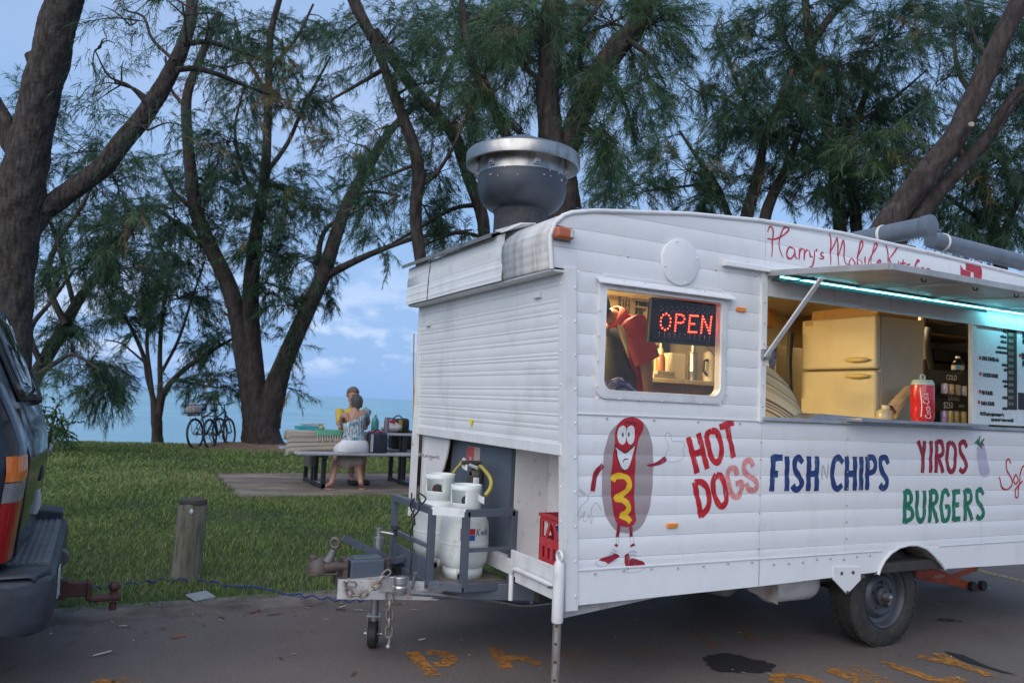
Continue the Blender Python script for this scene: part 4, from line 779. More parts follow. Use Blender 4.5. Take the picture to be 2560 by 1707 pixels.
HR = [[[(160, 170), (172, 138), (188, 134), (199, 160), (196, 240), (190, 345)], [(160, 215), (210, 220), (265, 195), (310, 155), (300, 133), (270, 150), (246, 210), (246, 290), (270, 350)]],
 [[(345, 285), (315, 275), (295, 310), (300, 345), (325, 355), (348, 320), (350, 285)], [(350, 290), (352, 340), (370, 360)]],
 [[(385, 285), (380, 365)], [(382, 315), (400, 285), (415, 290)]], [[(420, 290), (415, 370)], [(418, 320), (435, 295), (448, 298)]],
 [[(455, 300), (458, 340), (478, 345)], [(492, 300), (482, 380), (470, 415), (455, 410)]], [[(508, 285), (502, 308)]],
 [[(556, 312), (535, 318), (538, 335), (553, 345), (540, 358), (518, 350)]],
 [[(590, 170), (604, 200), (602, 400)], [(602, 310), (650, 207), (657, 408)], [(657, 340), (693, 225), (700, 370), (728, 402)]],
 [[(750, 350), (772, 385), (752, 415), (730, 385), 'c']], [[(785, 400), (798, 330), (830, 255), (818, 234), (800, 290), (790, 385), (812, 405), (822, 378), (800, 362)]],
 [[(845, 340), (843, 400)]], [[(860, 405), (890, 330), (930, 265), (915, 252), (892, 320), (884, 405)]], [[(925, 388), (955, 378), (944, 365), (928, 390), (942, 410), (968, 402)]],
 [[(985, 240), (1000, 290), (1008, 408)], [(1082, 265), (1040, 320), (1008, 362)], [(1008, 355), (1038, 408)]], [[(1080, 372), (1078, 415)]], [[(1110, 360), (1105, 418)], [(1088, 390), (1132, 388)]],
 [[(1162, 395), (1140, 400), (1138, 425), (1160, 430)]], [[(1185, 440), (1205, 385), (1222, 372), (1206, 368), (1192, 425), (1215, 415), (1220, 440)]], [[(1232, 440), (1256, 428), (1242, 420), (1236, 445), (1258, 448)]], [[(1272, 450), (1276, 428), (1296, 430), (1302, 452)]]]
for s in HR: sign('painted_letter', '6', s, .0102, pm('script_red', (.42, .02, .045), (.50, .05, .08), 30, .5), taper=True)
mb = MB(); fill(mb, wall_pts('6', [(1512, 470), (1508, 395), (1530, 432), (1546, 442), (1550, 365), (1566, 352), (1572, 380), (1592, 388), (1612, 372), (1642, 395), (1660, 430), (1660, 512), (1612, 512), (1600, 450), (1580, 450), (1585, 500), (1545, 500)]), .0018, curve=False); em = mb.build('painted_emblem', pm('emblem_red', (.50, .045, .06), (.36, .02, .04), 18, .5), CV)
mb = MB(); ribbon(mb, wall_pts('6', [(1606, 360), (1640, 372), (1655, 400)]), .007, .0018); mb.build('emblem_tail', MAROON, em)
# hot dog figure in brush paint
def hd(name, mat, off, polys=(), strokes=(), w=.02, par=None, taper=False, curve=True):
    mb = MB()
    for p in polys: fill(mb, wall_pts('7', p), off, curve=curve)
    for s in strokes:
        closed = s[-1] == 'c'; ribbon(mb, wall_pts('7', [q for q in s if q != 'c']), w, off, closed=closed, taper=taper)
    return mb.build(name, mat, par or CV)
bun = hd('painted_hot_dog', BUN, .0014, [[(455, 178), (520, 140), (600, 150), (650, 175), (690, 240), (718, 340), (727, 480), (722, 640), (706, 800), (672, 920), (620, 1000), (560, 1035), (510, 1042), (450, 1028), (395, 975), (348, 880), (328, 760), (324, 640), (335, 480), (355, 350), (395, 245)]])
hd('sausage', pm('sausage_red', (.42, .016, .028), (.36, .012, .024), 20, .5), .0026, [[(470, 165), (520, 136), (580, 133), (632, 160), (650, 200), (640, 250), (610, 310), (598, 370), (588, 450), (582, 600), (578, 720), (580, 850), (592, 925), (578, 965), (545, 990), (475, 990), (440, 962), (415, 880), (400, 780), (394, 640), (404, 500), (424, 340), (432, 230)]], par=bun)
hd('arm', MAROON, .0026, strokes=[[(332, 508), (285, 560), (262, 630), (250, 712)]], w=.028, par=bun); hd('arm', MAROON, .0026, [[(668, 505), (720, 496), (775, 470), (815, 437), (828, 478), (780, 503), (730, 518), (680, 518)]], par=bun)
hd('leg', MAROON, .0030, strokes=[[(456, 965), (452, 1020), (446, 1070)]], w=.019, par=bun); hd('leg', MAROON, .0030, strokes=[[(549, 985), (553, 1030), (555, 1068)]], w=.019, par=bun)
hd('mustard', YEL, .0036, strokes=[[(405, 632), (425, 600), (470, 592), (518, 608), (538, 650), (525, 700), (480, 738), (432, 765), (480, 778), (520, 808), (532, 850), (505, 888), (475, 905), (520, 922), (546, 952)]], w=.031, par=bun)
for e, p in (([(452, 225), (482, 196), (510, 215), (513, 280), (505, 330), (482, 350), (458, 335), (445, 285)], [(487, 250), (494, 262), (493, 285), (487, 292), (481, 280), (481, 260)]), ([(520, 220), (545, 196), (570, 205), (582, 260), (572, 320), (545, 350), (522, 325), (516, 270)], [(535, 248), (541, 262), (540, 282), (535, 290), (529, 280), (529, 260)])):
    ey = hd('eye', PWHITE, .0036, [e], par=bun); hd('pupil', INKB, .0046, [p], par=bun)
hd('grin', PWHITE, .0036, [[(432, 365), (470, 392), (505, 415), (545, 385), (578, 355), (570, 410), (545, 490), (520, 540), (498, 550), (470, 530), (448, 470), (438, 410)]], par=bun)
for s_ in [[(424, 348), (440, 372), (470, 392), (505, 413), (545, 385), (580, 350)], [(436, 385), (450, 470), (472, 525), (498, 548), (522, 540)], [(502, 178), (518, 168), (540, 180)], [(546, 178), (570, 174), (592, 192)], [(484, 485), (500, 462), (530, 460)]]: hd('outline', INKB, .0048, strokes=[s_], w=.0045, par=bun)
for pl_, st_ in (([(290, 1258), (330, 1232), (395, 1215), (420, 1198), (458, 1196), (463, 1226), (420, 1252), (372, 1280), (345, 1256)], [(414, 1126), (436, 1120), (452, 1130), (444, 1148), (420, 1146)]), ([(506, 1205), (534, 1195), (545, 1240), (600, 1246), (655, 1262), (662, 1292), (610, 1308), (560, 1300), (520, 1322), (502, 1270)], [(545, 1128), (570, 1118), (590, 1128), (578, 1148), (545, 1150)])):
    sh_ = hd('shoe', MAROON, .0026, [pl_], par=bun, curve=False); hd('shoe_cuff', MAROON, .0026, [st_], par=bun, curve=False)
hd('pencil_outline', PENCIL, .0014, strokes=[[(832, 440), (825, 415), (850, 370), (822, 290), (838, 255), (866, 268), (878, 320), (955, 322), (972, 350), (960, 390), (968, 430), (940, 470), (850, 482), 'c'], [(242, 722), (214, 745), (222, 772), (190, 800), (150, 850), (134, 920), (152, 935), (190, 870), (180, 940), (206, 940), (225, 900), (240, 965), (250, 920), (240, 860), (275, 800), (322, 862)], [(440, 1075), (435, 1120)], [(462, 1072), (452, 1125)], [(545, 1070), (548, 1120)], [(570, 1068), (575, 1118)], [(285, 1258), (285, 1290), (340, 1302), (372, 1284), (450, 1250)], [(505, 1320), (540, 1350), (620, 1340), (662, 1310)], [(140, 700), (190, 745)], [(150, 690), (200, 742)]], w=.0022, par=bun)
hd('laces', PENCIL, .0036, strokes=[[(380, 1205), (410, 1220)], [(392, 1185), (425, 1205)], [(405, 1165), (440, 1185)], [(535, 1250), (565, 1236), (600, 1245)], [(535, 1222), (565, 1208), (598, 1218)], [(538, 1192), (565, 1180), (595, 1192)]], w=.0035, par=bun)
# rolled wrap painted beside the yiros lettering
mb = MB(); fill(mb, wall_pts('8', [(1285, 258), (1330, 250), (1345, 330), (1360, 395), (1352, 425), (1325, 428), (1300, 395), (1292, 330)]), .0014, curve=False); wr = mb.build('painted_wrap', LILAC, CV)
mb = MB()
for s in ([(1300, 250), (1285, 230), (1275, 238)], [(1300, 250), (1298, 215), (1303, 198)], [(1302, 250), (1318, 225), (1328, 212)], [(1300, 255), (1320, 245), (1330, 252)], [(1300, 250), (1288, 215)]): ribbon(mb, wall_pts('8', s), .014, .0022, curve=False, taper=True)
mb.build('wrap_leaves', GREEN, wr); mb = MB(); ribbon(mb, wall_pts('8', [(1308, 245), (1314, 270)]), .012, .003); ribbon(mb, wall_pts('8', [(1318, 232), (1322, 250)]), .010, .003); mb.build('wrap_tomato', MAROON, wr)
# printed lettering helper
def text(body, size, mat, name, par, origin, ux, uy, align='LEFT', squeeze=1.0, bold=0.0):
    """flat printed text; origin and the two unit directions of its line and its upright"""
    cu = bpy.data.curves.new('t', 'FONT'); cu.body = body; cu.size = size; cu.align_x = align; cu.offset = bold; cu.resolution_u = 2
    tmp = bpy.data.objects.new('t', cu); COL.objects.link(tmp); dg = bpy.context.evaluated_depsgraph_get(); me0 = tmp.evaluated_get(dg).to_mesh(); vs = [v.co.copy() for v in me0.vertices]; fs = [tuple(p.vertices) for p in me0.polygons]
    tmp.evaluated_get(dg).to_mesh_clear(); bpy.data.objects.remove(tmp); bpy.data.curves.remove(cu)
    o_, ux, uy = Vector(origin), Vector(ux), Vector(uy); mb = MB(); mb.add([o_+ux*v.x*squeeze+uy*v.y for v in vs], fs); return mb.build(name, mat, par, fixn=False)
# brand print on the near bottle, wrapped round it
mb0 = text('Kwik', .062, NAVY, 'bottle_print', b1, (0, 0, 0), (1, 0, 0), (0, 0, 1), squeeze=.72)
base = WL[b1.name]
for v in mb0.data.vertices:
    u, h = v.co.x+base.x, v.co.z+base.z; a = -1.53+(u+.12*h)/.142; v.co = (B1X+.1435*math.cos(a)-base.x, B1Y+.1435*math.sin(a)-base.y, zs-.008+h-base.z)
mb0 = text('GAS REFILL', .014, NAVY, 'bottle_print', b1, (0, 0, 0), (1, 0, 0), (0, 0, 1), squeeze=.8)
for v in mb0.data.vertices:
    u, h = v.co.x+base.x, v.co.z+base.z; a = -1.46+u/.142; v.co = (B1X+.1435*math.cos(a)-base.x, B1Y+.1435*math.sin(a)-base.y, zs-.030+h-base.z)
bpy.data.objects.remove(mb0)                                        # small print is not legible in the photograph
# ------------------------------------------------------------------ inside the caravan
def obj1(name, mb, m, label, cat, group=None, **k): return tag(mb.build(name, m, None, **k), label, cat, group)
def W8(x, y, yy): return Vector(PY(zp('w8', x, y), yy))
def Z6(x, y, yy): return Vector(PY(zp('6', x, y), yy))
WARM = (1.0, .78, .42)
lt_ = thing('ceiling_lamp', (.70, 1.30, 2.34), 'lit warm tube lamp on the caravan ceiling above the small window', 'lamp')
mb = MB(); mb.tube([(.70, .8, 2.345), (.70, 1.8, 2.345)], .016, 10); mb.build('lamp_tube', pm('tube_glow', (1, .9, .7), None, 5, .4, emit=WARM, estr=14), lt_, smooth=50)
mb = MB(); mb.box(.64, .76, .74, 1.86, 2.362, 2.374); mb.build('lamp_tray', TRIM, lt_)
def area(name, loc, size, size_y, energy, color, par=None, rot=(0, 0, 0)):
    l = bpy.data.lights.new(name, 'AREA'); l.shape = 'RECTANGLE'; l.size = size; l.size_y = size_y; l.energy = energy; l.color = color
    o = bpy.data.objects.new(name, l); COL.objects.link(o); o.location = loc; o.rotation_euler = rot; return o
area('lamp_light', (.70, 1.30, 2.32), .12, 1.0, 88, WARM)
area('added_fill_light', (3.34, .75, 2.35), .25, .2, 9.0, (1, .78, .45))  # added warm fill that brightens the room behind the refrigerator
area('menu_fill_light', (3.88, -.088, 2.24), 1.05, .012, 1.7, (.22, .86, 1.0), rot=(math.radians(20), 0, 0))  # added cyan fill on the menu only, on top of the strip's glow
l2 = thing('ceiling_lamp', (3.34, .75, 2.36), 'added warm ceiling fill light behind the refrigerator inside the hatch', 'lamp')  # glowing tray added to go with the fill light
mb = MB(); mb.box(3.2, 3.48, .66, .84, 2.358, 2.374); mb.build('lamp_tray', pm('lamp_glow2', (1, .9, .7), None, 5, .4, emit=(1, .76, .42), estr=2.0), l2)
PAPER = pm('paper_cream', (.62, .55, .38), (.56, .49, .33), 3, .6); INK = pm('print_black', (.02, .02, .02), None, 9, .6); ORNG = pm('print_orange', (.55, .12, .03), None, 9, .6); PGREY = pm('print_grey', (.13, .12, .10), (.07, .07, .06), 40, .6)
yb = WD-.075
p0, p1_ = W8(30, 20, yb), W8(880, 900, yb); pr_ = W8(980, 0, yb)
mb_ = thing('menu_board', (p0.x, yb, 1.6), 'cream printed price board on the far wall seen through the small window', 'menu board')
mb = MB(); mb.box(p0.x, p1_.x, yb-.006, yb+.006, p1_.z, 2.34); mb.build('board_sheet', PAPER, mb_)
def wbox(name, a, b, yy, m, par, d=.008): a, b = W8(*a, yy), W8(*b, yy); mb = MB(); mb.box(a.x, b.x, yy-d, yy, min(a.z, b.z), max(a.z, b.z)); return mb.build(name, m, par)
wbox('price_column', (265, -60), (405, 430), yb-.008, PGREY, mb_); wbox('price_column', (860, 500), (970, 900), yb-.008, INK, mb_)
for s, x, y, h in (('KEBABS', 505, 125, 45), ('YIROS,KEBAB', 495, 235, 48), ('Marinated meat', 495, 305, 32), ('pitta & salad', 492, 350, 32), ('tomato onion', 490, 400, 32), ('Lamb,chicken', 484, 470, 46), ('  & veggie', 500, 545, 50), ('  $15-$18', 505, 630, 46), ('parmi cheese', 700, 815, 32)):
    a = W8(x, y, yb-.009); b = W8(x, y-h, yb-.009); text(s, (b.z-a.z)*1.35, ORNG if s == 'KEBABS' else (INK if h > 40 else PGREY), 'printed_line', mb_, a, (1, 0, 0), (0, 0, 1), squeeze=.62, bold=.006)
for i, s in enumerate(('$9.00', '$8.00', '$9.50', '$12.00', '$10.00', '$14.00')): a = W8(285, 95+i*58, yb-.018); text(s, .075, PAPER, 'printed_line', mb_, a, (1, 0, 0), (0, 0, 1), squeeze=.7)
# work bench under the far wall with the things standing on it
yc = 1.36; a = W8(500, 1235, yc); zt2 = a.z; STEELW = pm('bench_cream', (.50, .42, .26), (.40, .33, .2), 4, .4, dirt=(.2, .13, .07), dscale=(6, 6, 6), damt=.6)
wk = thing('work_bench', (1.0, 1.6, .56), 'cream kitchen bench along the far wall inside the caravan', 'bench')
mb = MB(); mb.box(.10, 2.3, yc, WD-.07, zt2-.035, zt2); mb.build('bench_top', STEELW, wk, bev=.006); mb = MB(); mb.box(.12, 2.28, yc+.05, WD-.07, .57, zt2-.036); mb.build('bench_front', BROWNW, wk)
def wcyl(px, y0, y1, yy): a, b = W8(px, y0, yy), W8(px, y1, yy); return a, b
s_ = W8(845, 1100, 1.5); t_ = thing('sauce_bottle', (s_.x, 1.5, zt2+.06), 'amber sauce bottle standing on a grey tray behind the window', 'bottle'); h = W8(845, 930, 1.5).z-(zt2+.07); mb = MB(); r = .038
mb.lathe([(0, .062), (r, .064), (r, h*.75+.06), (r*.8, h+.06), (r*.6, h+.07), (0, h+.07)], (s_.x, 1.5, zt2), n=20); mb.build('bottle_body', pm('sauce_amber', (.35, .12, .03), (.28, .09, .02), 9, .3), t_, smooth=40); mb = MB(); mb.lathe([(r*.62, h+.07), (r*.6, h+.11), (r*.25, h+.12), (.008, h+.16), (0, h+.16)], (s_.x, 1.5, zt2), n=16); mb.build('bottle_cap', PAPER, t_, smooth=40)
a, b = W8(735, 1230, 1.44), W8(1030, 1105, 1.44); mb = MB(); mb.box(a.x, b.x, 1.42, 1.62, zt2+.002, zt2+.03); mb.box(a.x+.03, b.x, 1.42, 1.60, zt2+.031, zt2+.058); obj1('serving_tray', mb, pm('tray_grey', (.25, .22, .17), (.18, .16, .12), 9, .5), 'grey box tray with a pale front under the amber sauce bottle', 'tray', bev=.004)
a, b = W8(990, 1238, 1.5), W8(1215, 920, 1.5); mb = MB(); mb.box(a.x, b.x, 1.5, 1.72, zt2+.002, b.z); obj1('cream_canister', mb, pm('canister_cream', (.62, .56, .40), (.56, .5, .36), 5, .35), 'tall square cream canister between the sauce bottle and steel urn', 'canister', bev=.012)
a, b = W8(1300, 1235, 1.46), W8(1300, 900, 1.46); r = .038; ur = thing('steel_urn', (a.x, 1.46, zt2), 'upright steel cylinder urn beside the white kettle', 'urn'); hh = b.z-zt2; mb = MB(); mb.lathe([(0, .002), (r, .003), (r, hh*.32), (r*1.02, hh*.33), (r, hh*.34), (r, hh*.96), (r*1.15, hh*.98), (r*1.15, hh), (0, hh)], (a.x, 1.46, zt2), n=24); mb.build('urn_body', CHROME, ur, smooth=40); mb = MB(); mb.lathe([(r*.55, hh), (r*.55, hh+.18), (0, hh+.18)], (a.x, 1.46, zt2), n=16); mb.build('urn_column', CHROME, ur, smooth=40)
a, b = W8(1520, 1240, 1.44), W8(1520, 885, 1.44); r = .056; kt = thing('kettle', (a.x, 1.44, zt2), 'white electric kettle with dark handle at the right of the window', 'kettle'); hh = b.z-zt2; mb = MB(); mb.lathe([(0, .002), (r, .003), (r*1.08, hh*.3), (r, hh*.7), (r*.8, hh*.93), (r*.4, hh), (0, hh)], (a.x, 1.44, zt2), n=24); mb.build('kettle_body', pm('kettle_white', (.62, .56, .42), None, 5, .3), kt, smooth=50); mb = MB(); mb.tube([(a.x-r*.9, 1.40, zt2+hh*.7), (a.x-r*1.5, 1.40, zt2+hh*.66), (a.x-r*1.6, 1.40, zt2+hh*.35), (a.x-r*1.0, 1.40, zt2+hh*.2)], .010, 8); mb.build('kettle_handle', INK, kt, smooth=50)
a, b = W8(920, 1010, 1.58), W8(985, 965, 1.58); mb = MB(); mb.box(a.x, b.x, 1.58, 1.66, zt2+.004, b.z); obj1('blue_carton', mb, pm('carton_blue', (.02, .04, .30), None, 5, .5), 'small blue and white carton behind the sauce bottle', 'carton')
# crinkled bag and cup on the window ledge
mb = MB(); mb.box(.06, 1.22, .05, .30, 1.44, 1.475); obj1('window_ledge', mb, STEELW, 'cream ledge inside the caravan below the small window', 'ledge')
bag = MB(); rows = []
c0, c1_ = W8(60, 1400, .14), W8(490, 1400, .14)
for i in range(9):
    v = i/8; row = []
    for j in range(15):
        u = j/14; top = np.interp(u, [0, .1, .3, .6, .8, .92, 1], [.14, .14, .115, .075, .035, .055, .004]); t = v; row.append((c0.x+(c1_.x-c0.x)*u, .10+.09*math.sin(v*math.pi*2+1)*.5+.02*random.uniform(-1, 1)+.05*math.cos(v*6.28), 1.477+top*math.sin(v*math.pi)**.7+random.uniform(-.004, .004)))
    rows.append(row)
bag.grid(rows); bm_ = pm('bag_blue_print', (.03, .08, .42), (.55, .62, .72), 14, .3, detail=1, stretch=(1, 1, 1.6)); obj1('bread_bag', bag, bm_, 'shiny blue and white plastic bag lying inside the window corner', 'bag', smooth=40, solid=.002)
a = W8(1380, 1462, .12); mb = MB(); mb.lathe([(0, .001), (.026, .002), (.030, .03), (.022, .052), (.018, .056), (0, .056)], (a.x, .12, 1.476), n=18); obj1('cup', mb, PAPER, 'small cream cup standing inside the window by its right corner', 'cup', smooth=40)
# OPEN sign hanging right behind the pane
ys_ = .060
C4 = [W8(712, 138, ys_), W8(1672, 212, ys_), W8(1602, 818, ys_), W8(668, 748, ys_)]
os_ = thing('open_sign', tuple(sum(C4, Vector())/4), 'black illuminated sign reading OPEN in red dots inside the window', 'sign')
mb = MB(); mb.prism([tuple(c) for c in C4], (0, .025, 0)); mb.build('sign_panel', pm('sign_black', (.010, .010, .013), None, 9, .6, spec=.15), os_, bev=.004)
def uv4(u, v, d=.0): p = C4[0]*(1-u)*(1-v)+C4[1]*u*(1-v)+C4[2]*u*v+C4[3]*(1-u)*v; return p+Vector((0, -.004-d, 0))
mb = MB()
for a, b in (((.0, .0), (1, .0)), ((1, 0), (1, 1)), ((1, 1), (0, 1)), ((0, 1), (0, 0))): mb.bar(uv4(*a), uv4(*b), .014, .006)
mb.bar(uv4(.08, .885), uv4(.93, .90), .004, .004); mb.build('sign_rim', pm('rim_black', (.02, .02, .026), None, 9, .35), os_, bev=.002)
LR = pm('led_red', (.8, .05, .02), None, 9, .4, emit=(1.0, .05, .02), estr=9)
LET = {'O': [(.5, 0), (.78, .1), (.95, .28), (.98, .5), (.95, .72), (.78, .9), (.5, 1), (.22, .9), (.05, .72), (.02, .5), (.05, .28), (.22, .1)],
       'P': [(0, i/6) for i in range(7)]+[(.28, 0), (.55, .0), (.82, .06), (.98, .24), (.85, .44), (.58, .5), (.3, .5)], 'E': [(0, i/6) for i in range(7)]+[(x, y) for y in (0, 1) for x in (.25, .5, .75, 1)]+[(.3, .5), (.62, .5)],
       'N': [(0, i/6) for i in range(7)]+[(1, i/6) for i in range(7)]+[(.17, .17), (.34, .34), (.5, .5), (.66, .66), (.83, .83)]}
for i, ch in enumerate('OPEN'):
    mb = MB(); x0 = (.155, .375, .575, .765)[i]; ww = (.145, .125, .115, .13)[i]
    for (u, v) in LET[ch]: p = uv4(x0+u*ww, .335+v*.375); mb.sphere(p, (.0044, .004, .0044), 8, 6)
    mb.build('led_letter', LR, os_, smooth=80)
mb = MB()
for v, dv in ((.17, .0), (.225, .03), (.27, .0), (.77, .0), (.80, .0), (.84, .02)):
    for k in range(11): p = uv4(.15+.075*k+(.03 if int(v*1000) % 2 else 0), v+.012*math.sin(k*.9)+dv*.3); mb.sphere(p, .0026, 6, 4)
mb.build('unlit_dots', pm('led_unlit', (.45, .42, .45), None, 9, .3), os_, kind='stuff')
mb = MB(); a = uv4(.86, 1.0); mb.tube(smoothpath([a, a+Vector((.04, .0, -.03)), a+Vector((.10, .01, -.07)), a+Vector((.2, .05, -.09))], 4), .0025, 5); mb.build('sign_cord', INK, os_)
# refrigerator
FX, FY0, FY1, FX1, FZ0, FZ1 = 2.62, .305, .962, 3.13, .56, 2.185
FRC = pm('fridge_cream', (.50, .44, .28), (.45, .39, .245), 2.2, .35, coat=.3, dirt=(.4, .3, .16), dscale=(4, 4, 2), damt=.35); FRS = pm('fridge_side', (.36, .32, .24), (.31, .27, .2), 3, .4)
fr_ = thing('refrigerator', (2.87, .63, .56), 'cream two door refrigerator with oval handles inside the hatch', 'refrigerator')
mb = MB(); mb.box(FX+.055, FX1, FY0, FY1, FZ0, FZ1); mb.build('cabinet', FRS, fr_, bev=.012, seg=3)
zsp = PX((2190, 923), FX)[2]
for z0, z1 in ((zsp+.006, FZ1), (FZ0+.05, zsp-.006)): mb = MB(); mb.box(FX, FX+.05, FY0-.002, FY1+.002, z0, z1); mb.build('fridge_door', FRC, fr_, bev=.016, seg=3)
for Y in (1062, 1175):
    a, b = PX(zp('6', 698, Y), FX-.02), PX(zp('6', 872, Y), FX-.02); mb = MB(); c = (Vector(a)+Vector(b))/2; mb.sphere(c, (.022, abs(a[1]-b[1])/2, .019), 16, 8); mb.build('fridge_handle', pm('handle_cream', (.66, .50, .20), None, 5, .3), fr_, smooth=60)
mb = MB(); a, b = PX(zp('6', 428, 800), FX-.002), PX(zp('6', 482, 825), FX-.002); mb.box(FX-.003, FX, b[1], a[1], b[2], a[2]); mb.build('fridge_badge', pm('badge_ochre', (.4, .28, .10), None, 5, .4), fr_)
tb = MB(); tb.box(FX+.06, FX1-.02, FY0+.03, FY1-.04, FZ1+.002, FZ1+.075); obj1('timber_board_box', tb, pm('board_ochre', (.42, .23, .06), (.33, .18, .05), 4, .5, stretch=(1, 6, 1)), 'flat orange timber box lying on top of the refrigerator', 'box', bev=.004)
# draped woven rug just inside the left of the hatch
rug = MB(); rows = []; cr = Z6(190, 1440, .30)
base_l, base_r = Z6(20, 1440, .28), Z6(395, 1440, .28); top_ = Z6(150, 1060, .28)
for i in range(25):
    v = i/24; row = []
    for j in range(33):
        a = 2*math.pi*j/32; rx = (base_r.x-base_l.x)/2*np.interp(v, [0, .12, .35, .6, .85, 1], [1, .98, .86, .66, .38, .02]); cx = base_l.x+(base_r.x-base_l.x)/2-.10*v
        row.append((cx+rx*math.cos(a)*(1+.02*math.sin(3*a+v*7)), .33+.27*rx*math.sin(a)/.3*(1+.03*math.sin(5*a)), 1.442+(top_.z-1.442)*v+.006*math.sin(4*a+v*9)))
    rows.append(row)
rug.grid(rows); rm_ = pm('rug_weave', (.52, .40, .24), (.46, .35, .21), 9, .85, bump=.6, bscale=120)
t = rm_.node_tree; b = t.nodes['Principled BSDF']; g = N('ShaderNodeNewGeometry', t); sx = N('ShaderNodeSeparateXYZ', t); t.links.new(g.outputs['Position'], sx.inputs[0])
m1 = N('ShaderNodeMath', t, operation='MULTIPLY_ADD'); t.links.new(sx.outputs[0], m1.inputs[0]); m1.inputs[1].default_value = .55; t.links.new(sx.outputs[2], m1.inputs[2])
wv = N('ShaderNodeTexNoise', t, noise_dimensions='1D'); m2 = N('ShaderNodeMath', t, operation='MULTIPLY'); t.links.new(m1.outputs[0], m2.inputs[0]); m2.inputs[1].default_value = 42; t.links.new(m2.outputs[0], wv.inputs['W']); wv.inputs['Scale'].default_value = 1; wv.inputs['Detail'].default_value = 2
r_ = N('ShaderNodeValToRGB', t); e = r_.color_ramp.elements; e[0].position = .36; e[0].color = (.10, .07, .05, 1); e[1].position = .46; e[1].color = (.52, .40, .24, 1); k_ = e.new(.6); k_.color = (.60, .50, .33, 1); k_ = e.new(.68); k_.color = (.25, .19, .14, 1); t.links.new(wv.outputs[0], r_.inputs[0]); t.links.new(r_.outputs[0], b.inputs['Base Color'])
rg_ = obj1('woven_rug', rug, rm_, 'folded cream woven rug with dark stripes heaped inside the hatch corner', 'rug', smooth=70)
# back of the room left of the refrigerator
a, b = Z6(165, 830, 1.7), Z6(205, 690, 1.7); mb = MB(); mb.box(a.x, b.x+.05, 1.7, 1.86, a.z, b.z); obj1('wall_dispenser', mb, pm('dispenser_orange', (.45, .20, .04), None, 5, .4), 'orange dispenser box on the wall left of the refrigerator', 'dispenser', bev=.02)
a, b = Z6(250, 1440, 1.2), Z6(390, 975, 1.2); mb = MB(); mb.box(a.x, b.x+.2, 1.25, 1.9, .6, b.z); obj1('tall_cupboard', mb, pm('cupboard_cream', (.30, .24, .15), (.25, .2, .12), 3, .5), 'dull cream cupboard standing behind the woven rug', 'cupboard', bev=.006)
mb = MB(); a, b = Z6(330, 870, .98), Z6(322, 1290, .98); mb.tube(smoothpath([a, (a+b)/2+Vector((-.015, 0, 0)), b], 5), .022, 8); obj1('hanging_apron', mb, INK, 'dark strap hanging beside the refrigerator door', 'apron', smooth=50)
mb = MB(); rows = []
for i in range(7): v = i/6; rows.append([tuple(Z6(148+u*13, 975+v*165, .7)+Vector((0, .02*math.sin(u*2+v*3), 0))) for u in range(7)])
mb.grid(rows); obj1('patterned_cloth', mb, pm('cloth_blue', (.04, .07, .22), (.45, .5, .62), 30, .8, detail=2), 'blue and white patterned cloth hanging inside the hatch edge', 'cloth', smooth=60, solid=.003)
# things on the right of the refrigerator
a, b = Z6(1290, 1470, .95), Z6(1580, 1010, .95); mb = MB(); mb.box(a.x, b.x+.2, .95, 1.4, .6, b.z-.12); mb.box(a.x+.1, b.x+.2, .96, 1.4, b.z-.1, b.z); obj1('dark_griller', mb, pm('griller_black', (.03, .027, .025), (.05, .04, .035), 6, .45), 'dark griller cabinet behind the drinks board', 'griller', bev=.006)
mb = MB(); a, b = Z6(1285, 860, .85), Z6(1590, 760, .85); mb.box(a.x, b.x+.3, .9, 1.3, a.z-.02, a.z); mb.prism([Z6(1290, 790, .85), Z6(1420, 825, .85), Z6(1570, 795, .85), Z6(1560, 775, .85), Z6(1300, 775, .85)], (0, .25, 0)); obj1('overhead_shelf', mb, pm('shelf_ochre', (.36, .25, .12), (.28, .19, .09), 5, .5), 'ochre shelf with a shallow basin high in the hatch', 'shelf')
mb = MB(); a, b = Z6(1240, 700, .5), Z6(1262, 1060, .5); mb.tube([(a.x, .5, a.z), (b.x, .5, b.z)], .012, 6); obj1('shelf_post', mb, pm('post_cream', (.5, .42, .28), None, 5, .5), 'thin cream post right behind the refrigerator', 'post')
mb = MB(); pts = [Z6(x, y, .6) for x, y in ((1290, 840), (1275, 950), (1300, 1080), (1310, 1170))]; mb.tube(smoothpath(pts, 4), .03, 8); obj1('dark_garment', mb, INK, 'dark garment hanging behind the refrigerator side', 'garment', smooth=50)
ybd = .33; cb_ = thing('drinks_board', tuple(Z6(1440, 1480, ybd)), 'black chalk board stand with cold drinks price in white', 'price board'); a, b = Z6(1290, 1485, ybd), Z6(1585, 1155, ybd); 
mb = MB(); mb.box(a.x, b.x, ybd, ybd+.02, 1.445, b.z); mb.build('board_sheet', pm('chalk_black', (.014, .013, .014), None, 9, .6), cb_); CH = pm('chalk_white', (.7, .7, .7), None, 9, .8)
for s, x, y, h in (('COLD', 1415, 1200, 38), ('DRINKS', 1428, 1345, 32), ('$250', 1395, 1398, 46), ('EACH', 1505, 1394, 20)): q = Z6(x, y, ybd-.003); u = Z6(x, y-h, ybd-.003); text(s, (u.z-q.z)*1.35, CH, 'chalk_word', cb_, q, (1, 0, 0), (.0, 0, 1), squeeze=.85)
cols = [(.55, .45, .6), (.55, .3, .15), (.3, .25, .2), (.5, .5, .55), (.35, .2, .5), (.55, .36, .05), (.45, .3, .06), (.6, .4, .06)]
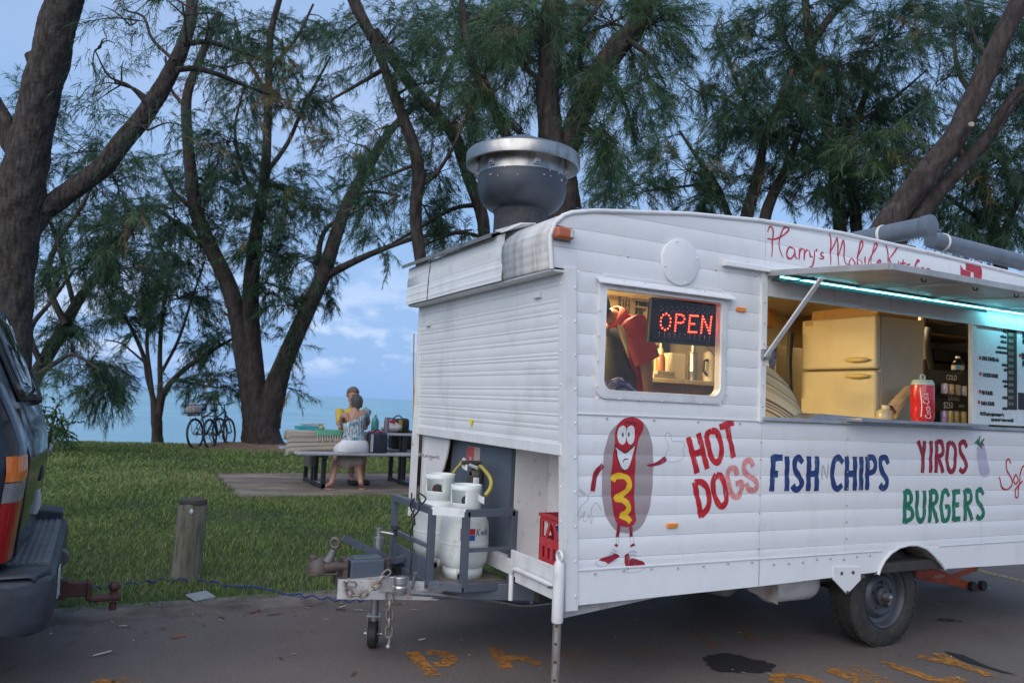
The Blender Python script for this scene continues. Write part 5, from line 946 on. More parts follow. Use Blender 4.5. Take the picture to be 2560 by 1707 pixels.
for i, (x, y) in enumerate(((1402, 1300), (1445, 1306), (1490, 1312), (1535, 1318), (1398, 1475), (1438, 1480), (1482, 1482), (1532, 1484))):
    q = Z6(x, y, ybd-.04); r = .024; t_ = thing('drink_can', (q.x, ybd-.04, q.z if i < 4 else 1.444), ('pale lilac', 'orange topped', 'brown', 'pale grey', 'purple and yellow', 'amber', 'dark ochre', 'bright yellow')[i]+(' drink can in the upper row on the drinks board' if i < 4 else ' drink can in the lower row at the foot of the drinks board'), 'can', 'drink cans by the drinks board'); z0 = q.z if i < 4 else 1.444; hh = .075 if i < 4 else .10
    mb = MB(); mb.lathe([(0, 0), (r*.9, .001), (r, .006), (r, hh-.01), (r*.86, hh), (0, hh-.002)], (q.x, ybd-.04, z0), n=16); mb.build('can_body', pm('can%d' % i, cols[i], tuple(.5*c+.25 for c in cols[i]), 40, .3, metal=.2, detail=1), t_, smooth=40); mb = MB(); mb.lathe([(r*.86, hh), (r*.8, hh+.003), (0, hh+.002)], (q.x, ybd-.04, z0), n=16); mb.build('can_lid', GALV, t_)
mb = MB(); a, b = Z6(1385, 1306, ybd-.07), Z6(1560, 1322, ybd-.07); mb.box(a.x, b.x+.03, ybd-.08, ybd-.002, Z6(1445, 1308, ybd-.04).z-.008, Z6(1445, 1308, ybd-.04).z-.001); mb.build('can_shelf', pm('chalk_black', ()), cb_)
# water bottle, big red can money box, jar, wrapped paper on the counter
q = Z6(1533, 1175, .30); wb_ = thing('water_bottle', (q.x, .34, q.z), 'clear plastic water bottle standing on top of the drinks board', 'bottle'); u = Z6(1533, 1040, .30); hh = u.z-q.z; r = .045; mb = MB(); mb.lathe([(0, .001), (r, .003), (r*1.02, hh*.2), (r*.9, hh*.4), (r, hh*.6), (r*.85, hh*.72), (r*.35, hh*.88), (r*.3, hh*.9), (r*.3, hh), (0, hh)], (q.x, .34, q.z), n=20); mb.build('bottle_body', glass('pet_clear', (.80, .88, .92), .05, .04), wb_, smooth=50); mb = MB(); mb.lathe([(r*.36, hh*.92), (r*.36, hh*1.02), (0, hh*1.02)], (q.x, .34, q.z), n=14); mb.build('bottle_cap', TRIM, wb_); mb = MB(); mb.lathe([(r*.96, hh*.32), (r*.97, hh*.56)], (q.x, .34, q.z), n=20); mb.build('bottle_label', pm('label_mixed', (.05, .35, .6), (.6, .3, .1), 30, .5, detail=1), wb_, smooth=50)
q = Z6(1220, 1468, .05); RX = .073; zc_ = HZ0+.004; hc = Z6(1220, 1240, .05).z-zc_; can = thing('large_red_can', (q.x, .02, zc_), 'oversized red soft drink can with white script standing on the hatch shelf', 'drink can')
mb = MB(); mb.lathe([(0, .0), (RX*.86, .001), (RX*.90, .012), (RX, .028), (RX, hc-.012), (RX*.96, hc)], (q.x, .02, zc_), n=40); cbod = mb.build('can_body', pm('can_red', (.62, .012, .02), (.55, .01, .018), 9, .25, coat=.4), can, smooth=35)
mb = MB(); mb.lathe([(RX*.96, hc), (RX*.98, hc+.008), (RX*.9, hc+.022), (RX*.78, hc+.034), (0, hc+.035)], (q.x, .02, zc_), n=40); mb.build('can_lid', pm('lid_pale', (.50, .62, .56), None, 9, .4), can, smooth=35)
mb = MB(); mb.tube([(q.x+.022*math.cos(t), .02, zc_+hc+.052+.018*math.sin(t)) for t in np.linspace(0, 6.28, 13)[:-1]], .006, 6, closed=True); mb.build('ring_pull', pm('lid_pale', ()), can, smooth=60)
so_ = text('Coca-Cola', .078, pm('can_print', (.78, .76, .74), None, 9, .35), 'can_script', cbod, (0, 0, 0), (1, 0, 0), (0, 0, 1), squeeze=.62)
bb = WL[cbod.name]
for v in so_.data.vertices:
    u, w_ = v.co.x+bb.x, v.co.z+bb.z+.16*(v.co.x+bb.x); ang = -1.75-w_/RX*.72; rr = RX+.0012; v.co = (q.x+rr*math.cos(ang)-bb.x, .02+rr*math.sin(ang)-bb.y, zc_+.018+u*.80-bb.z)
so_.data.update()
mb = MB()
mb.grid([[(q.x+(RX+.0012)*math.cos(-3.12+.10*math.sin(i*.33)+d), .02+(RX+.0012)*math.sin(-2.55+.10*math.sin(i*.33)+d), zc_+.03+i*(hc-.05)/14) for i in range(15)] for d in (-.05, .05)]); mb.build('can_wave', pm('can_print', ()), cbod, smooth=60)
q = Z6(985, 1440, .20); j_ = thing('sauce_jar', (q.x, .20, 1.441), 'pale jar with lid on the counter beside the red can', 'jar'); mb = MB(); mb.lathe([(0, .001), (.05, .002), (.054, .03), (.05, .075), (.03, .09), (0, .09)], (q.x, .20, 1.441), n=20); mb.build('jar_body', pm('jar_cream', (.50, .42, .26), None, 5, .3), j_, smooth=50); mb = MB(); mb.lathe([(.026, .09), (.026, .115), (0, .116)], (q.x+.01, .20, 1.441), n=14); mb.build('jar_lid', PAPER, j_)
mb = MB(); rows = []
for i in range(8):
    u = i/7; c = Z6(1030+u*120, 1430-u*150, .22); rows.append([tuple(c+Vector((-.018*math.sin(a)*(1.4-u*.3), .045*math.cos(a), .040*math.sin(a)*(1.2-.4*u)+random.uniform(-.006, .006)))) for a in np.linspace(0, 6.28, 10)[:-1]])
mb.grid(rows, closed=True); obj1('paper_wrap', mb, pm('wrap_tan', (.55, .38, .20), (.42, .28, .14), 12, .7), 'crumpled tan paper wrap leaning behind the red can', 'paper', smooth=30)
mb = MB(); mb.box(2.35, 2.78, .07, .22, 1.4405, 1.450); obj1('paper_sheet', mb, pm('paper_white', ()), 'white paper sheet lying on the counter before the jar', 'paper')
# printed menu panel at the right of the hatch
ym = .012; a, b = Z6(1588, 1500, ym), Z6(1588, 708, ym); X0 = a.x; mn = thing('menu_sign', (X0, ym, HZ0), 'white printed menu panel standing in the right of the hatch', 'menu board')
MP = pm('menu_white', (.66, .68, .68), (.62, .64, .64), 3, .25, coat=.3)
mb = MB(); mb.box(X0+.045, 4.40, ym, ym+.006, HZ0+.004, HZ1-.02); mb.build('panel_sheet', MP, mn); mb = MB(); mb.box(X0, X0+.045, ym-.012, ym+.02, HZ0+.002, HZ1-.012); mb.build('panel_frame', TRIM, mn, bev=.003)
pc = MB(); a, b = Z6(1846, 1410, ym-.003), Z6(1910, 815, ym-.003); pc.box(a.x, b.x, ym-.002, ym-.0005, a.z, b.z+.01); pc.box(Z6(1918, 1420, ym).x, Z6(2100, 1420, ym).x, ym-.002, ym-.0005, a.z+.005, Z6(1920, 1290, ym).z); pc.build('price_column', INK, mn)
LN = [('HAMBURGER (plain)', 1650, 822, 'L', 30), ('-w/egg', 1838, 872, 'R', 25), ('-w/cheese', 1838, 912, 'R', 25), ('-w/the lot', 1838, 948, 'R', 25), ('egg,bacon,cheese', 1840, 988, 'R', 22), ('onion,lettuce,tomato', 1843, 1022, 'R', 22), ('STEAK BURGER-plain', 1666, 1062, 'L', 30), ('-w/onion', 1843, 1108, 'R', 25), ('-w/lot', 1843, 1142, 'R', 25), ('CHICKEN BURGER', 1670, 1178, 'L', 30), ('-w/salad', 1843, 1222, 'R', 25), ('-w/lot', 1843, 1256, 'R', 25), ('FISH BURGER', 1664, 1302, 'L', 30), ('-w/salad', 1843, 1336, 'R', 25), ('BARRA BURGER', 1660, 1376, 'L', 30), ('-w/salad', 1843, 1412, 'R', 25), ('SAUCES-garlic yoghurt-tomato-bbq', 1652, 1448, 'L', 27), ('mayo-mustard & tartare-sweet chilli', 1730, 1488, 'L', 25)]
for s, x, y, al, h in LN: q = Z6(x, y, ym-.001); u = Z6(x, y-h, ym-.001); text(s, (u.z-q.z)*1.15, INK, 'printed_line', mn, q, (1, 0, 0), (0, 0, 1), 'LEFT' if al == 'L' else 'RIGHT', squeeze=.62, bold=.003)
q = Z6(1808, 800, ym-.001); text('MENU', .085, ORNG, 'printed_line', mn, q, (1, 0, 0), (0, 0, 1), squeeze=.9, bold=.01)
for i, s in enumerate(('$7.00', '$8.00', '$8.50', '$12.0', '$11.0', '$9.00', '$13.0', '$8.50', '$10.0', '$9.00', '$9.50', '$10.0', '$11.0')): q = Z6(1852, 850+i*44, ym-.003); text(s, .032, PAPER, 'printed_line', mn, q, (1, 0, 0), (0, 0, 1), squeeze=.8)
RDOT = pm('dot_red', (.6, .04, .03), None, 9, .5)
for x, y in ((1637, 806), (1652, 1048), (1655, 1160), (1652, 1284), (1645, 1358), (1926, 840), (1932, 1030)): q = Z6(x, y, ym-.001); mb = MB(); mb.lathe([(0, .0015), (.014, .0012), (.014, 0)], q, (0, -1, 0), 12); mb.build('menu_dot', RDOT, mn)
for s, x, y in (('YIROS', 1942, 860), ('lamb', 1950, 905), ('chicken', 1950, 945), ('HOT DOGS', 1944, 1050), ('plain', 1950, 1095)): q = Z6(x, y, ym-.001); text(s, .045, INK, 'printed_line', mn, q, (1, 0, 0), (0, 0, 1), squeeze=.65, bold=.008)
# ------------------------------------------------------------------ milk crate in the front recess
CRX0, CRX1, CRY0, CRY1, CRZ0 = .045, .290, .055, .365, .587; CRZ1 = PX(zp('c2', 1330, 835), CRX0)[2]
CRM = pm('crate_red', (.55, .035, .045), (.48, .03, .04), 6, .42, dirt=(.35, .12, .11), dscale=(18, 18, 9), damt=.5)
cr_ = thing('milk_crate', ((CRX0+CRX1)/2, (CRY0+CRY1)/2, CRZ0), 'red plastic milk crate standing in the white recess beside the gas bottles', 'crate')
def crate_side(f, L):
    """f(u, w, d): place along the side, up, outwards; lattice of rails, slanted struts and slots"""
    H_ = CRZ1-CRZ0; mb = MB()
    def b(p, q, wd, th=.012): mb.bar(f(*p), f(*q), th, wd, f.up)
    return mb
for side in range(4):
    H_ = CRZ1-CRZ0; L_ = (CRY1-CRY0) if side in (0, 2) else (CRX1-CRX0)
    def P(u, w, side=side): return {0: (CRX0, CRY0+u, CRZ0+w), 2: (CRX1, CRY0+u, CRZ0+w), 1: (CRX0+u, CRY0, CRZ0+w), 3: (CRX0+u, CRY1, CRZ0+w)}[side]
    nrm = (1, 0, 0) if side in (0, 2) else (0, 1, 0); mb = MB()
    def quad(a, b_, c, d, th=.010): mb.prism([P(*a), P(*b_), P(*c), P(*d)], tuple(th*q*(1 if side in (0, 1) else -1) for q in nrm))
    quad((0, H_-.035), (L_, H_-.035), (L_, H_), (0, H_)); quad((0, 0), (L_, 0), (L_, .06), (0, .06)); quad((0, H_*.42), (L_, H_*.42), (L_, H_*.58), (0, H_*.58))
    n = 4
    for k in range(n+1): u = k*(L_-.022)/n; s = .018 if k % 2 else -.018; s = 0 if k in (0, n) else s; quad((u+s, H_*.58), (u+.022+s, H_*.58), (u+.022-s, H_-.035), (u-s, H_-.035))
    for k in range(6): u = k*(L_-.03)/5; quad((u, .06), (u+.03, .06), (u+.03, H_*.42), (u, H_*.42))
    mb.build('crate_side', CRM, cr_, bev=.002)
mb = MB(); mb.box(CRX0-.008, CRX1+.008, CRY0-.008, CRY0+.012, CRZ1-.014, CRZ1+.004); mb.box(CRX0-.008, CRX1+.008, CRY1-.012, CRY1+.008, CRZ1-.014, CRZ1+.004); mb.box(CRX0-.008, CRX0+.012, CRY0+.012, CRY1-.012, CRZ1-.014, CRZ1+.004); mb.box(CRX1-.012, CRX1+.008, CRY0+.012, CRY1-.012, CRZ1-.014, CRZ1+.004); mb.build('crate_rim', CRM, cr_, bev=.003)
mb = MB(); mb.box(CRX0+.01, CRX1-.01, CRY0+.01, CRY1-.01, CRZ0, CRZ0+.008); mb.build('crate_base', CRM, cr_)
mb = MB(); mb.box(CRX0+.03, CRX1-.05, CRY0+.03, CRY1-.10, CRZ0+.012, CRZ0+.235); pk = obj1('drink_pack', mb, pm('pack_blue', (.03, .22, .50), (.05, .28, .55), 9, .4), 'bright blue drink carton inside the red milk crate', 'carton', bev=.006)
WL[pk.name] = Vector((0, 0, 0)); q = PX(zp('c2', 1442, 1055), CRX0+.028); text('heart', .075, pm('pack_white', (.7, .72, .75), None, 9, .5), 'carton_print', pk, (CRX0+.0285, q[1], q[2]), (0, -1, 0), (0, 0, 1), squeeze=.9, bold=.006)
mb = MB(); mb.sphere((CRX0+.15, CRY0+.13, CRZ1+.0), (.11, .11, .075), 18, 10); obj1('plastic_container', mb, pm('container_pale', (.62, .66, .70), None, 6, .35), 'pale rounded plastic container on top in the milk crate', 'container', smooth=60)
# ------------------------------------------------------------------ bollard
bx, by, bz = PZ((462, 1440), .075); hb = PY((470, 1247), by)[2]
bl = thing('bollard', (bx, by, .05), 'weathered round timber bollard standing in the lawn', 'bollard')
WOOD = pm('grey_timber', (.27, .25, .18), (.175, .165, .115), 3, .9, bump=.7, bscale=20, dirt=(.035, .032, .028), dscale=(22, 22, 2.6), damt=.9, dpos=.54, stretch=(4, 4, .4))
mb = MB(); rows = []; n = 28
rb = [1+.05*math.sin(3*t+1)+.02*math.sin(7*t)+(-.07 if 4.6 < t < 4.8 else 0) for t in np.linspace(0, 2*math.pi, n+1)[:-1]]
for h, r in ((-.15, .112), (.0, .110), (.12, .107), (.3, .104), (hb-.10, .100), (hb-.045, .100), (hb-.03, .097)):
    rows.append([(bx+r*rb[k]*math.cos(2*math.pi*k/n)+.03*h, by+r*rb[k]*math.sin(2*math.pi*k/n), h) for k in range(n)])
mb.grid(rows, closed=True); mb.build('post', WOOD, bl, smooth=50)
mb = MB(); mb.lathe([(.100, hb-.034), (.1005, hb-.012), (.094, hb), (.05, hb+.004), (0, hb+.002)], (bx+.03*hb, by, 0), n=28); mb.build('post_top', pm('timber_end', (.075, .065, .055), (.045, .04, .035), 14, .9, bump=.5, bscale=40), bl, smooth=50)
mb = MB(); q = PY(zp('2', 745, 900), by-.1); mb.sphere((q[0], q[1]-.001, q[2]), (.012, .006, .02), 8, 6); mb.build('paint_splash', PWHITE, bl)
# ------------------------------------------------------------------ things on the grass edge
a = PZ((470, 1492), .075); mb = MB(); d1 = (Vector(PZ((536, 1478), .075))-Vector(PZ((466, 1492), .075))); L_ = d1.length; d1.normalize(); ctr = Vector(PZ((502, 1489), .078)); mb.obox(ctr, (L_*.74, .115, .010), d1, (-.02, -.25, 1)); obj1('drain_lid', mb, pm('lid_white', (.30, .32, .335), (.22, .24, .25), 9, .6, bump=.1), 'flat pale plastic lid lying in the grass by the kerb', 'lid', bev=.006)
pts = [Vector(PZ(zp('c7', *q), .082)) for q in ((700, 690), (890, 660), (1060, 630), (1250, 610), (1420, 592), (1580, 572), (1800, 576), (1980, 590), (2150, 612))]+[Vector(PZ(zp('c3', *q), .075)) for q in ((90, 880), (280, 912), (470, 935), (640, 955), (800, 962), (930, 945), (1040, 905), (1130, 862))]
mb = MB(); mb.tube([p+Vector((0, 0, .012*math.sin(i*1.7))) for i, p in enumerate(smoothpath(pts, 4))], .006, 6); obj1('blue_rope', mb, pm('rope_blue', (.012, .03, .16), (.02, .05, .22), 60, .6), 'thin blue rope trailing through the grass along the kerb', 'rope', smooth=60)
# orange trolley jack under the caravan
yj = 1.05; tj = thing('trolley_jack', tuple(PZ(zp('8', 1180, 1050), .0)), 'orange trolley jack on the asphalt behind the caravan wheel', 'jack'); JO = pm('jack_orange', (.50, .085, .02), (.38, .06, .02), 9, .4, dirt=(.10, .03, .01), dscale=(12, 12, 12), damt=.6)
def J8(x, y, yy=yj): return Vector(PY(zp('8', x, y), yy))
for dy in (0, .17): mb = MB(); mb.prism([J8(960, 905)+Vector((0, dy, 0)), J8(1080, 935)+Vector((0, dy, 0)), J8(1150, 965)+Vector((0, dy, 0)), J8(1340, 1040)+Vector((0, dy, 0)), J8(1330, 1062)+Vector((0, dy, 0)), J8(1180, 1030)+Vector((0, dy, 0)), J8(1000, 1000)+Vector((0, dy, 0)), J8(955, 980)+Vector((0, dy, 0))], (0, .012, 0)); mb.build('side_plate', JO, tj, bev=.002)
mb = MB(); mb.bar(J8(1120, 975, yj+.09), J8(1275, 925, yj+.09), .07, .05); mb.build('lift_arm', JO, tj, bev=.004)
mb = MB(); mb.lathe([(.05, .0), (.055, .012), (0, .014)], J8(1272, 922, yj+.09), (0, 0, 1), 14); mb.build('lift_saddle', RUST, tj)
for x, y in ((1265, 1045), (1322, 1042)): mb = MB(); c = J8(x, y, yj-.02); c.z = .042; mb.lathe([(0, -.02), (.04, -.02), (.042, 0), (.04, .02), (0, .02)], c, (0, 1, 0), 18); mb.build('jack_wheel', BLACK, tj, smooth=40)
mb = MB(); p = J8(1090, 975, yj-.001); mb.box(p.x-.09, p.x+.05, p.y-.002, p.y, p.z-.012, p.z+.014); mb.build('jack_sticker', pm('sticker_dull', (.35, .12, .06), (.5, .3, .22), 50, .5), tj)
# ------------------------------------------------------------------ painted road letters, stain, litter
m = bpy.data.materials.new('road_paint'); m.use_nodes = True; t = m.node_tree; b = t.nodes['Principled BSDF']; b.inputs['Base Color'].default_value = (.30, .135, .025, 1); b.inputs['Roughness'].default_value = .8
def wear_mat(name, col, lo, hi, sc=26):
    m = bpy.data.materials.new(name); m.use_nodes = True; t = m.node_tree; L = t.links.new; b = t.nodes['Principled BSDF']; b.inputs['Base Color'].default_value = (*col, 1); b.inputs['Roughness'].default_value = .85
    g = N('ShaderNodeNewGeometry', t); acc = None
    for s_, w_ in ((sc, .5), (150, .35), (4, .35)):
        n = N('ShaderNodeTexNoise', t); n.inputs['Scale'].default_value = s_; n.inputs['Detail'].default_value = 5; L(g.outputs['Position'], n.inputs['Vector']); mu = N('ShaderNodeMath', t, operation='MULTIPLY'); L(n.outputs[0], mu.inputs[0]); mu.inputs[1].default_value = w_
        if acc is None: acc = mu.outputs[0]
        else: ad = N('ShaderNodeMath', t, operation='ADD'); L(acc, ad.inputs[0]); L(mu.outputs[0], ad.inputs[1]); acc = ad.outputs[0]
    mr = N('ShaderNodeMapRange', t); L(acc, mr.inputs['Value']); mr.inputs['From Min'].default_value = lo; mr.inputs['From Max'].default_value = hi; L(mr.outputs[0], b.inputs['Alpha']); return m
RP = wear_mat('road_paint_orange', (.42, .17, .022), .52, .66); RPF = wear_mat('road_paint_faint', (.34, .15, .03), .585, .74); RPL = wear_mat('line_paint', (.38, .27, .12), .50, .66)
mk = thing('road_lettering', (0, 0, .004), 'worn orange PARKING ONLY lettering painted on the asphalt', 'road marking')
def ground_strokes(name, strokes, w_, mat):
    mb = MB()
    for i, s in enumerate(strokes):
        P = resample(smoothpath(s, 4) if len(s) > 3 else s, .03); rows = []; n = len(P)
        for j in range(n):
            d = P[min(j+1, n-1)]-P[max(j-1, 0)]; d = d/np.linalg.norm(d); nn = np.array([-d[1], d[0]]); rows.append([(*(P[j]+nn*w_/2*q*(1+.06*math.sin(j*2.1))), .004+.0004*i) for q in (-1, -.33, .33, 1)])
        mb.grid(rows)
    return mb.build(name, mat, mk)
def G6(*pts): return [PZ(zp('c6', *p), .004)[:2] for p in pts]
def G8(*pts): return [PZ(zp('8', *p), .004)[:2] for p in pts]
ground_strokes('letter', [G6((178, 398), (232, 460), (302, 532))], .085, RP); ground_strokes('letter', [G6((262, 402), (340, 402), (392, 432), (375, 462), (305, 472))], .085, RP)
ground_strokes('letter', [G6((640, 368), (710, 496)), G6((700, 440), (770, 428)), G6((780, 425), (890, 470))], .085, RP)
ground_strokes('letter', [G6((1030, 385), (1110, 455)), G6((1080, 350), (1160, 380), (1190, 410)), G6((1150, 400), (1240, 440))], .08, RPF)
ground_strokes('letter', [G6((1400, 370), (1480, 410)), G6((1400, 385), (1610, 398))], .08, RPF)
ground_strokes('letter', [G6((1700, 285), (1800, 330), (1890, 372))], .08, RPF)
ground_strokes('letter', [G6((1985, 275), (2060, 310), (2120, 340)), G6((2010, 280), (2240, 328)), G6((2150, 290), (2250, 325))], .075, RPF)
ground_strokes('letter', [G6((2320, 270), (2480, 300))], .08, RPF)
ground_strokes('letter', [G8((240, 1520), (180, 1530), (185, 1560), (230, 1610), (330, 1640), (430, 1620), (420, 1570), (330, 1530), (240, 1520))], .085, RP)
ground_strokes('letter', [G8((465, 1488), (600, 1540), (760, 1620)), G8((470, 1488), (850, 1580)), G8((590, 1470), (840, 1575))], .085, RP)
ground_strokes('letter', [G8((768, 1445), (920, 1500), (1090, 1560)), G8((1090, 1560), (1210, 1540))], .085, RP)
ground_strokes('letter', [G8((960, 1415), (1180, 1462)), G8((1070, 1400), (1180, 1455), (1370, 1525))], .085, RP)
mb = MB(); q0, q1 = G8((1270, 935), (1560, 1005)); d = (q1-q0)/np.linalg.norm(q1-q0); n_ = np.array([-d[1], d[0]]); q1 = q0+d*9; mb.add([(*(q0+n_*.05), .004), (*(q0-n_*.05), .004), (*(q1-n_*.05), .004), (*(q1+n_*.05), .004)], [(0, 1, 2, 3)]); ln = mb.build('parking_line', RPL, None); tag(ln, 'pale worn parking bay line on the asphalt beyond the trolley jack', 'road marking')
p0, p1_ = PZ((255, 1703), .004), PZ((340, 1703), .004); ground_strokes('letter', [[np.array(PZ(zp('c7', *q), .004)[:2]) for q in ((900, 1640), (960, 1570), (1060, 1530))]], .10, RP); ground_strokes('letter', [[np.array(PZ(zp('c7', *q), .004)[:2]) for q in ((1150, 1520), (1250, 1560), (1350, 1640))]], .10, RP)
def blot(name, q, rx, ry, mat, z, label, rot=0.0, k=40):
    c = PZ(q, z); mb = MB(); ph = [random.uniform(0, 6.28) for _ in range(5)]; pts = []
    for i in range(k): a = 2*math.pi*i/k; r = 1+.10*math.sin(3*a+ph[0])+.07*math.sin(5*a+ph[1])+.05*math.sin(11*a+ph[2])+.05*math.sin(17*a+ph[3]); x, y = rx*r*math.cos(a), ry*r*math.sin(a); pts.append((c[0]+x*math.cos(rot)-y*math.sin(rot), c[1]+x*math.sin(rot)+y*math.cos(rot), z))
    mb.add(pts, [tuple(range(k))]); return tag(mb.build(name, mat, None, fixn=False), label, 'stain')
OIL = wear_mat('oil_stain', (.014, .011, .010), .40, .54, 18)
blot('oil_stain', (1842, 1657), .20, .17, OIL, .0045, 'large dark oil stain on the asphalt in front of the caravan', -.5)
blot('oil_stain', zp('8', 1130, 1218), .10, .045, wear_mat('oil_faint', (.02, .018, .017), .5, .7), .0045, 'small faint dark stain right of the caravan wheel', -.4)
mb = MB(); q0, q1, q2 = G8((1160, 1400), (1290, 1460), (1470, 1515)); rows = []
for q, w_ in ((q0, .05), (q1, .05), (q2, .035)): rows.append([(q[0]-w_*.5, q[1]+w_, .0056), (q[0]+w_*.5, q[1]-w_, .0056)])
mb.grid(rows); tag(mb.build('tar_patch', wear_mat('tar_black', (.012, .012, .013), .40, .5), None), 'black tar streak beside the last orange road letter', 'stain')
LIT = leafmat('litter_leaf', [(0, (.10, .05, .03)), (.3, (.22, .07, .04)), (.55, (.14, .10, .07)), (.8, (.42, .36, .28)), (1, (.62, .6, .55))], .1, .9)
V = []; T = []
for i in range(640):
    x, y = random.uniform(-4.2, 6), random.uniform(-.6, 2.2)
    if i < 300: y = 2.19-abs(random.gauss(0, .12))
    s = random.uniform(.003, .013) if i % 13 else random.uniform(.012, .022); a = random.uniform(0, 6.28); l = s*random.choice((1, 1.2, 1.6, 3.5)); ca, sa = math.cos(a), math.sin(a); z = .008
    for u, v, h in ((-l, -s*.4, 0), (-l, s*.4, 0), (l*.3, s*.5, .004), (l*.3, -s*.5, .004), (l, 0, .002)): V.append((x+u*ca-v*sa, y+u*sa+v*ca, z+h))
    T += [random.random()]*5
V = np.array(V).reshape(-1, 5, 3)[:, [0, 1, 2, 3, 4]].reshape(-1, 3); lo = blade_mesh('leaf_litter', V, np.array(T), LIT); lo['kind'] = 'stuff'; lo['label'] = 'small fallen leaves and twigs scattered on the asphalt'
for q, l_, ang, col, lab in (((345+1715/3.852-345, 1300+1115/3.852), .045, .2, (.40, .09, .03), 'orange brown leaf lying on the asphalt near the kerb'), (zp('c7', 985, 1278), .05, .5, (.60, .57, .5), 'pale straw stalk lying on the asphalt in front of the parked car'), (zp('c3', 1545, 1380), .022, .2, (.62, .62, .62), 'white paper scrap on the asphalt right of the hanging chain'), (zp('c3', 660, 1055), .035, -.6, (.035, .03, .028), 'dark twig on the asphalt near the jockey wheel')):
    c = Vector(PZ(q, .010)); mb = MB(); mb.obox(c, (l_*2, .012, .006), (math.cos(ang), math.sin(ang), .02), (0, .2, 1)); obj1('fallen_leaf' if 'leaf' in lab else ('paper_scrap' if 'paper' in lab else 'fallen_twig'), mb, pm('litter_'+lab[:8].replace(' ', '_'), col, None, 30, .8), lab, 'litter', bev=.002)
# ------------------------------------------------------------------ parked four wheel drive, rear end towards the caravan
CAR = pm('car_paint', (.010, .016, .025), (.008, .013, .021), 6, .14, coat=.1, spec=.35, dirt=(.032, .034, .038), dscale=(5, 5, 2), damt=.4, dpos=.55, rvar=.2)
CARP = pm('bumper_plastic', (.034, .040, .053), (.025, .030, .040), 7, .5, bump=.12, bscale=70, dirt=(.10, .10, .105), dscale=(5, 9, 9), damt=.5)
GLS = pm('tinted_glass', (.010, .012, .014), None, 5, .03, coat=.5, rvar=.02, spec=.8)
cv = thing('parked_car', (-4.3, 1.62, 0), 'dark slate four wheel drive parked at the left edge, tail towards the caravan', 'car')
side = [(-2.40, .56), (-2.352, .70), (-2.335, .88), (-2.322, 1.05), (-2.335, 1.18), (-2.372, 1.29), (-2.440, 1.445), (-2.53, 1.65), (-2.605, 1.83), (-2.68, 1.91), (-2.90, 1.95), (-3.6, 1.97), (-4.5, 1.93), (-4.75, 1.86), (-5.35, 1.28), (-5.6, 1.20), (-6.6, 1.10), (-6.75, .95), (-6.78, .55), (-6.6, .42), (-2.6, .42)]
CY0, CY1 = .655, 2.545; rows = []; ccx, ccz = -4.5, 1.0
def bow(y): return .014+(.055 if y < 1.64 else .075)*((y-1.64)/.85)**2+(.05*max(0, (.73-y)/.07)**2 if y < .73 else 0)+(.05*max(0, (y-2.48)/.07)**2 if y > 2.48 else 0)
rows = []
for u, k in ((0, .955), (.012, .975), (.035, .990), (.09, .997), (.2, 1.0), (.5, 1.004), (.8, 1.0), (.91, .997), (.965, .990), (.988, .975), (1, .955)):
    row = []
    for x, z in side:
        kk = k; zz_ = z if z < .9 else .9+(z-.9)*(k*.3+.7); tum = max(0, z-1.25)*.20; y = CY0+tum+(CY1-CY0-2*tum)*u; row.append((x-bow(y) if x > -3.2 else ccx+(x-ccx)*kk, y, zz_))
    rows.append(row)
mb = MB(); mb.grid(rows, closed=True); n = len(side); mb.f += [tuple(range(n)), tuple(range(10*n, 11*n))]; body = mb.build('body', CAR, cv, smooth=45)
# tailgate window and seal, side windows
def rear_x(z): return float(np.interp(z, [q[1] for q in side[1:10]], [q[0] for q in side[1:10]]))
for name, m_, y0, y1, z0, z1, o_ in (('window_seal', BLACK, .97, 2.31, 1.36, 1.83, .006), ('rear_window', GLS, 1.0, 2.28, 1.385, 1.805, .010)):
    mb = MB(); mb.grid([[(rear_x(z)-bow(y)+o_, y, z) for y in np.linspace(y0, y1, 7)] for z in np.linspace(z0, z1, 7)]); mb.build(name, m_, cv, smooth=60, solid=.004)
for yy, sg in ((CY0, -1), (CY1, 1)):
    for x0, x1 in ((-3.45, -2.72), (-4.3, -3.55), (-5.0, -4.4)):
        mb = MB(); f = lambda x, z: (x, yy-sg*max(0, z-1.25)*.20*1+sg*.006, z); mb.prism([f(x0, 1.30), f(x1+.06, 1.30), f(x1-.05, 1.80), f(x0 if x0 > -5 else x0+.35, 1.80)], (0, -sg*.004, 0)); mb.build('side_window', GLS, cv)
for px_, y_, x_, z_ in ((0, 0, -2.62, .36), (0, 1, -2.62, .36)): pass
for x_ in (-3.35, -6.0):
    for y_ in (.80, 2.26): mb = MB(); mb.lathe([(0, 0), (.2, 0), (.22, .02), (.34, .02), (.365, .05), (.365, .18), (.34, .22), (0, .22)], (x_, y_, .365), (0, 1, 0), 32); mb.build('car_wheel', BLACK, cv, smooth=40)
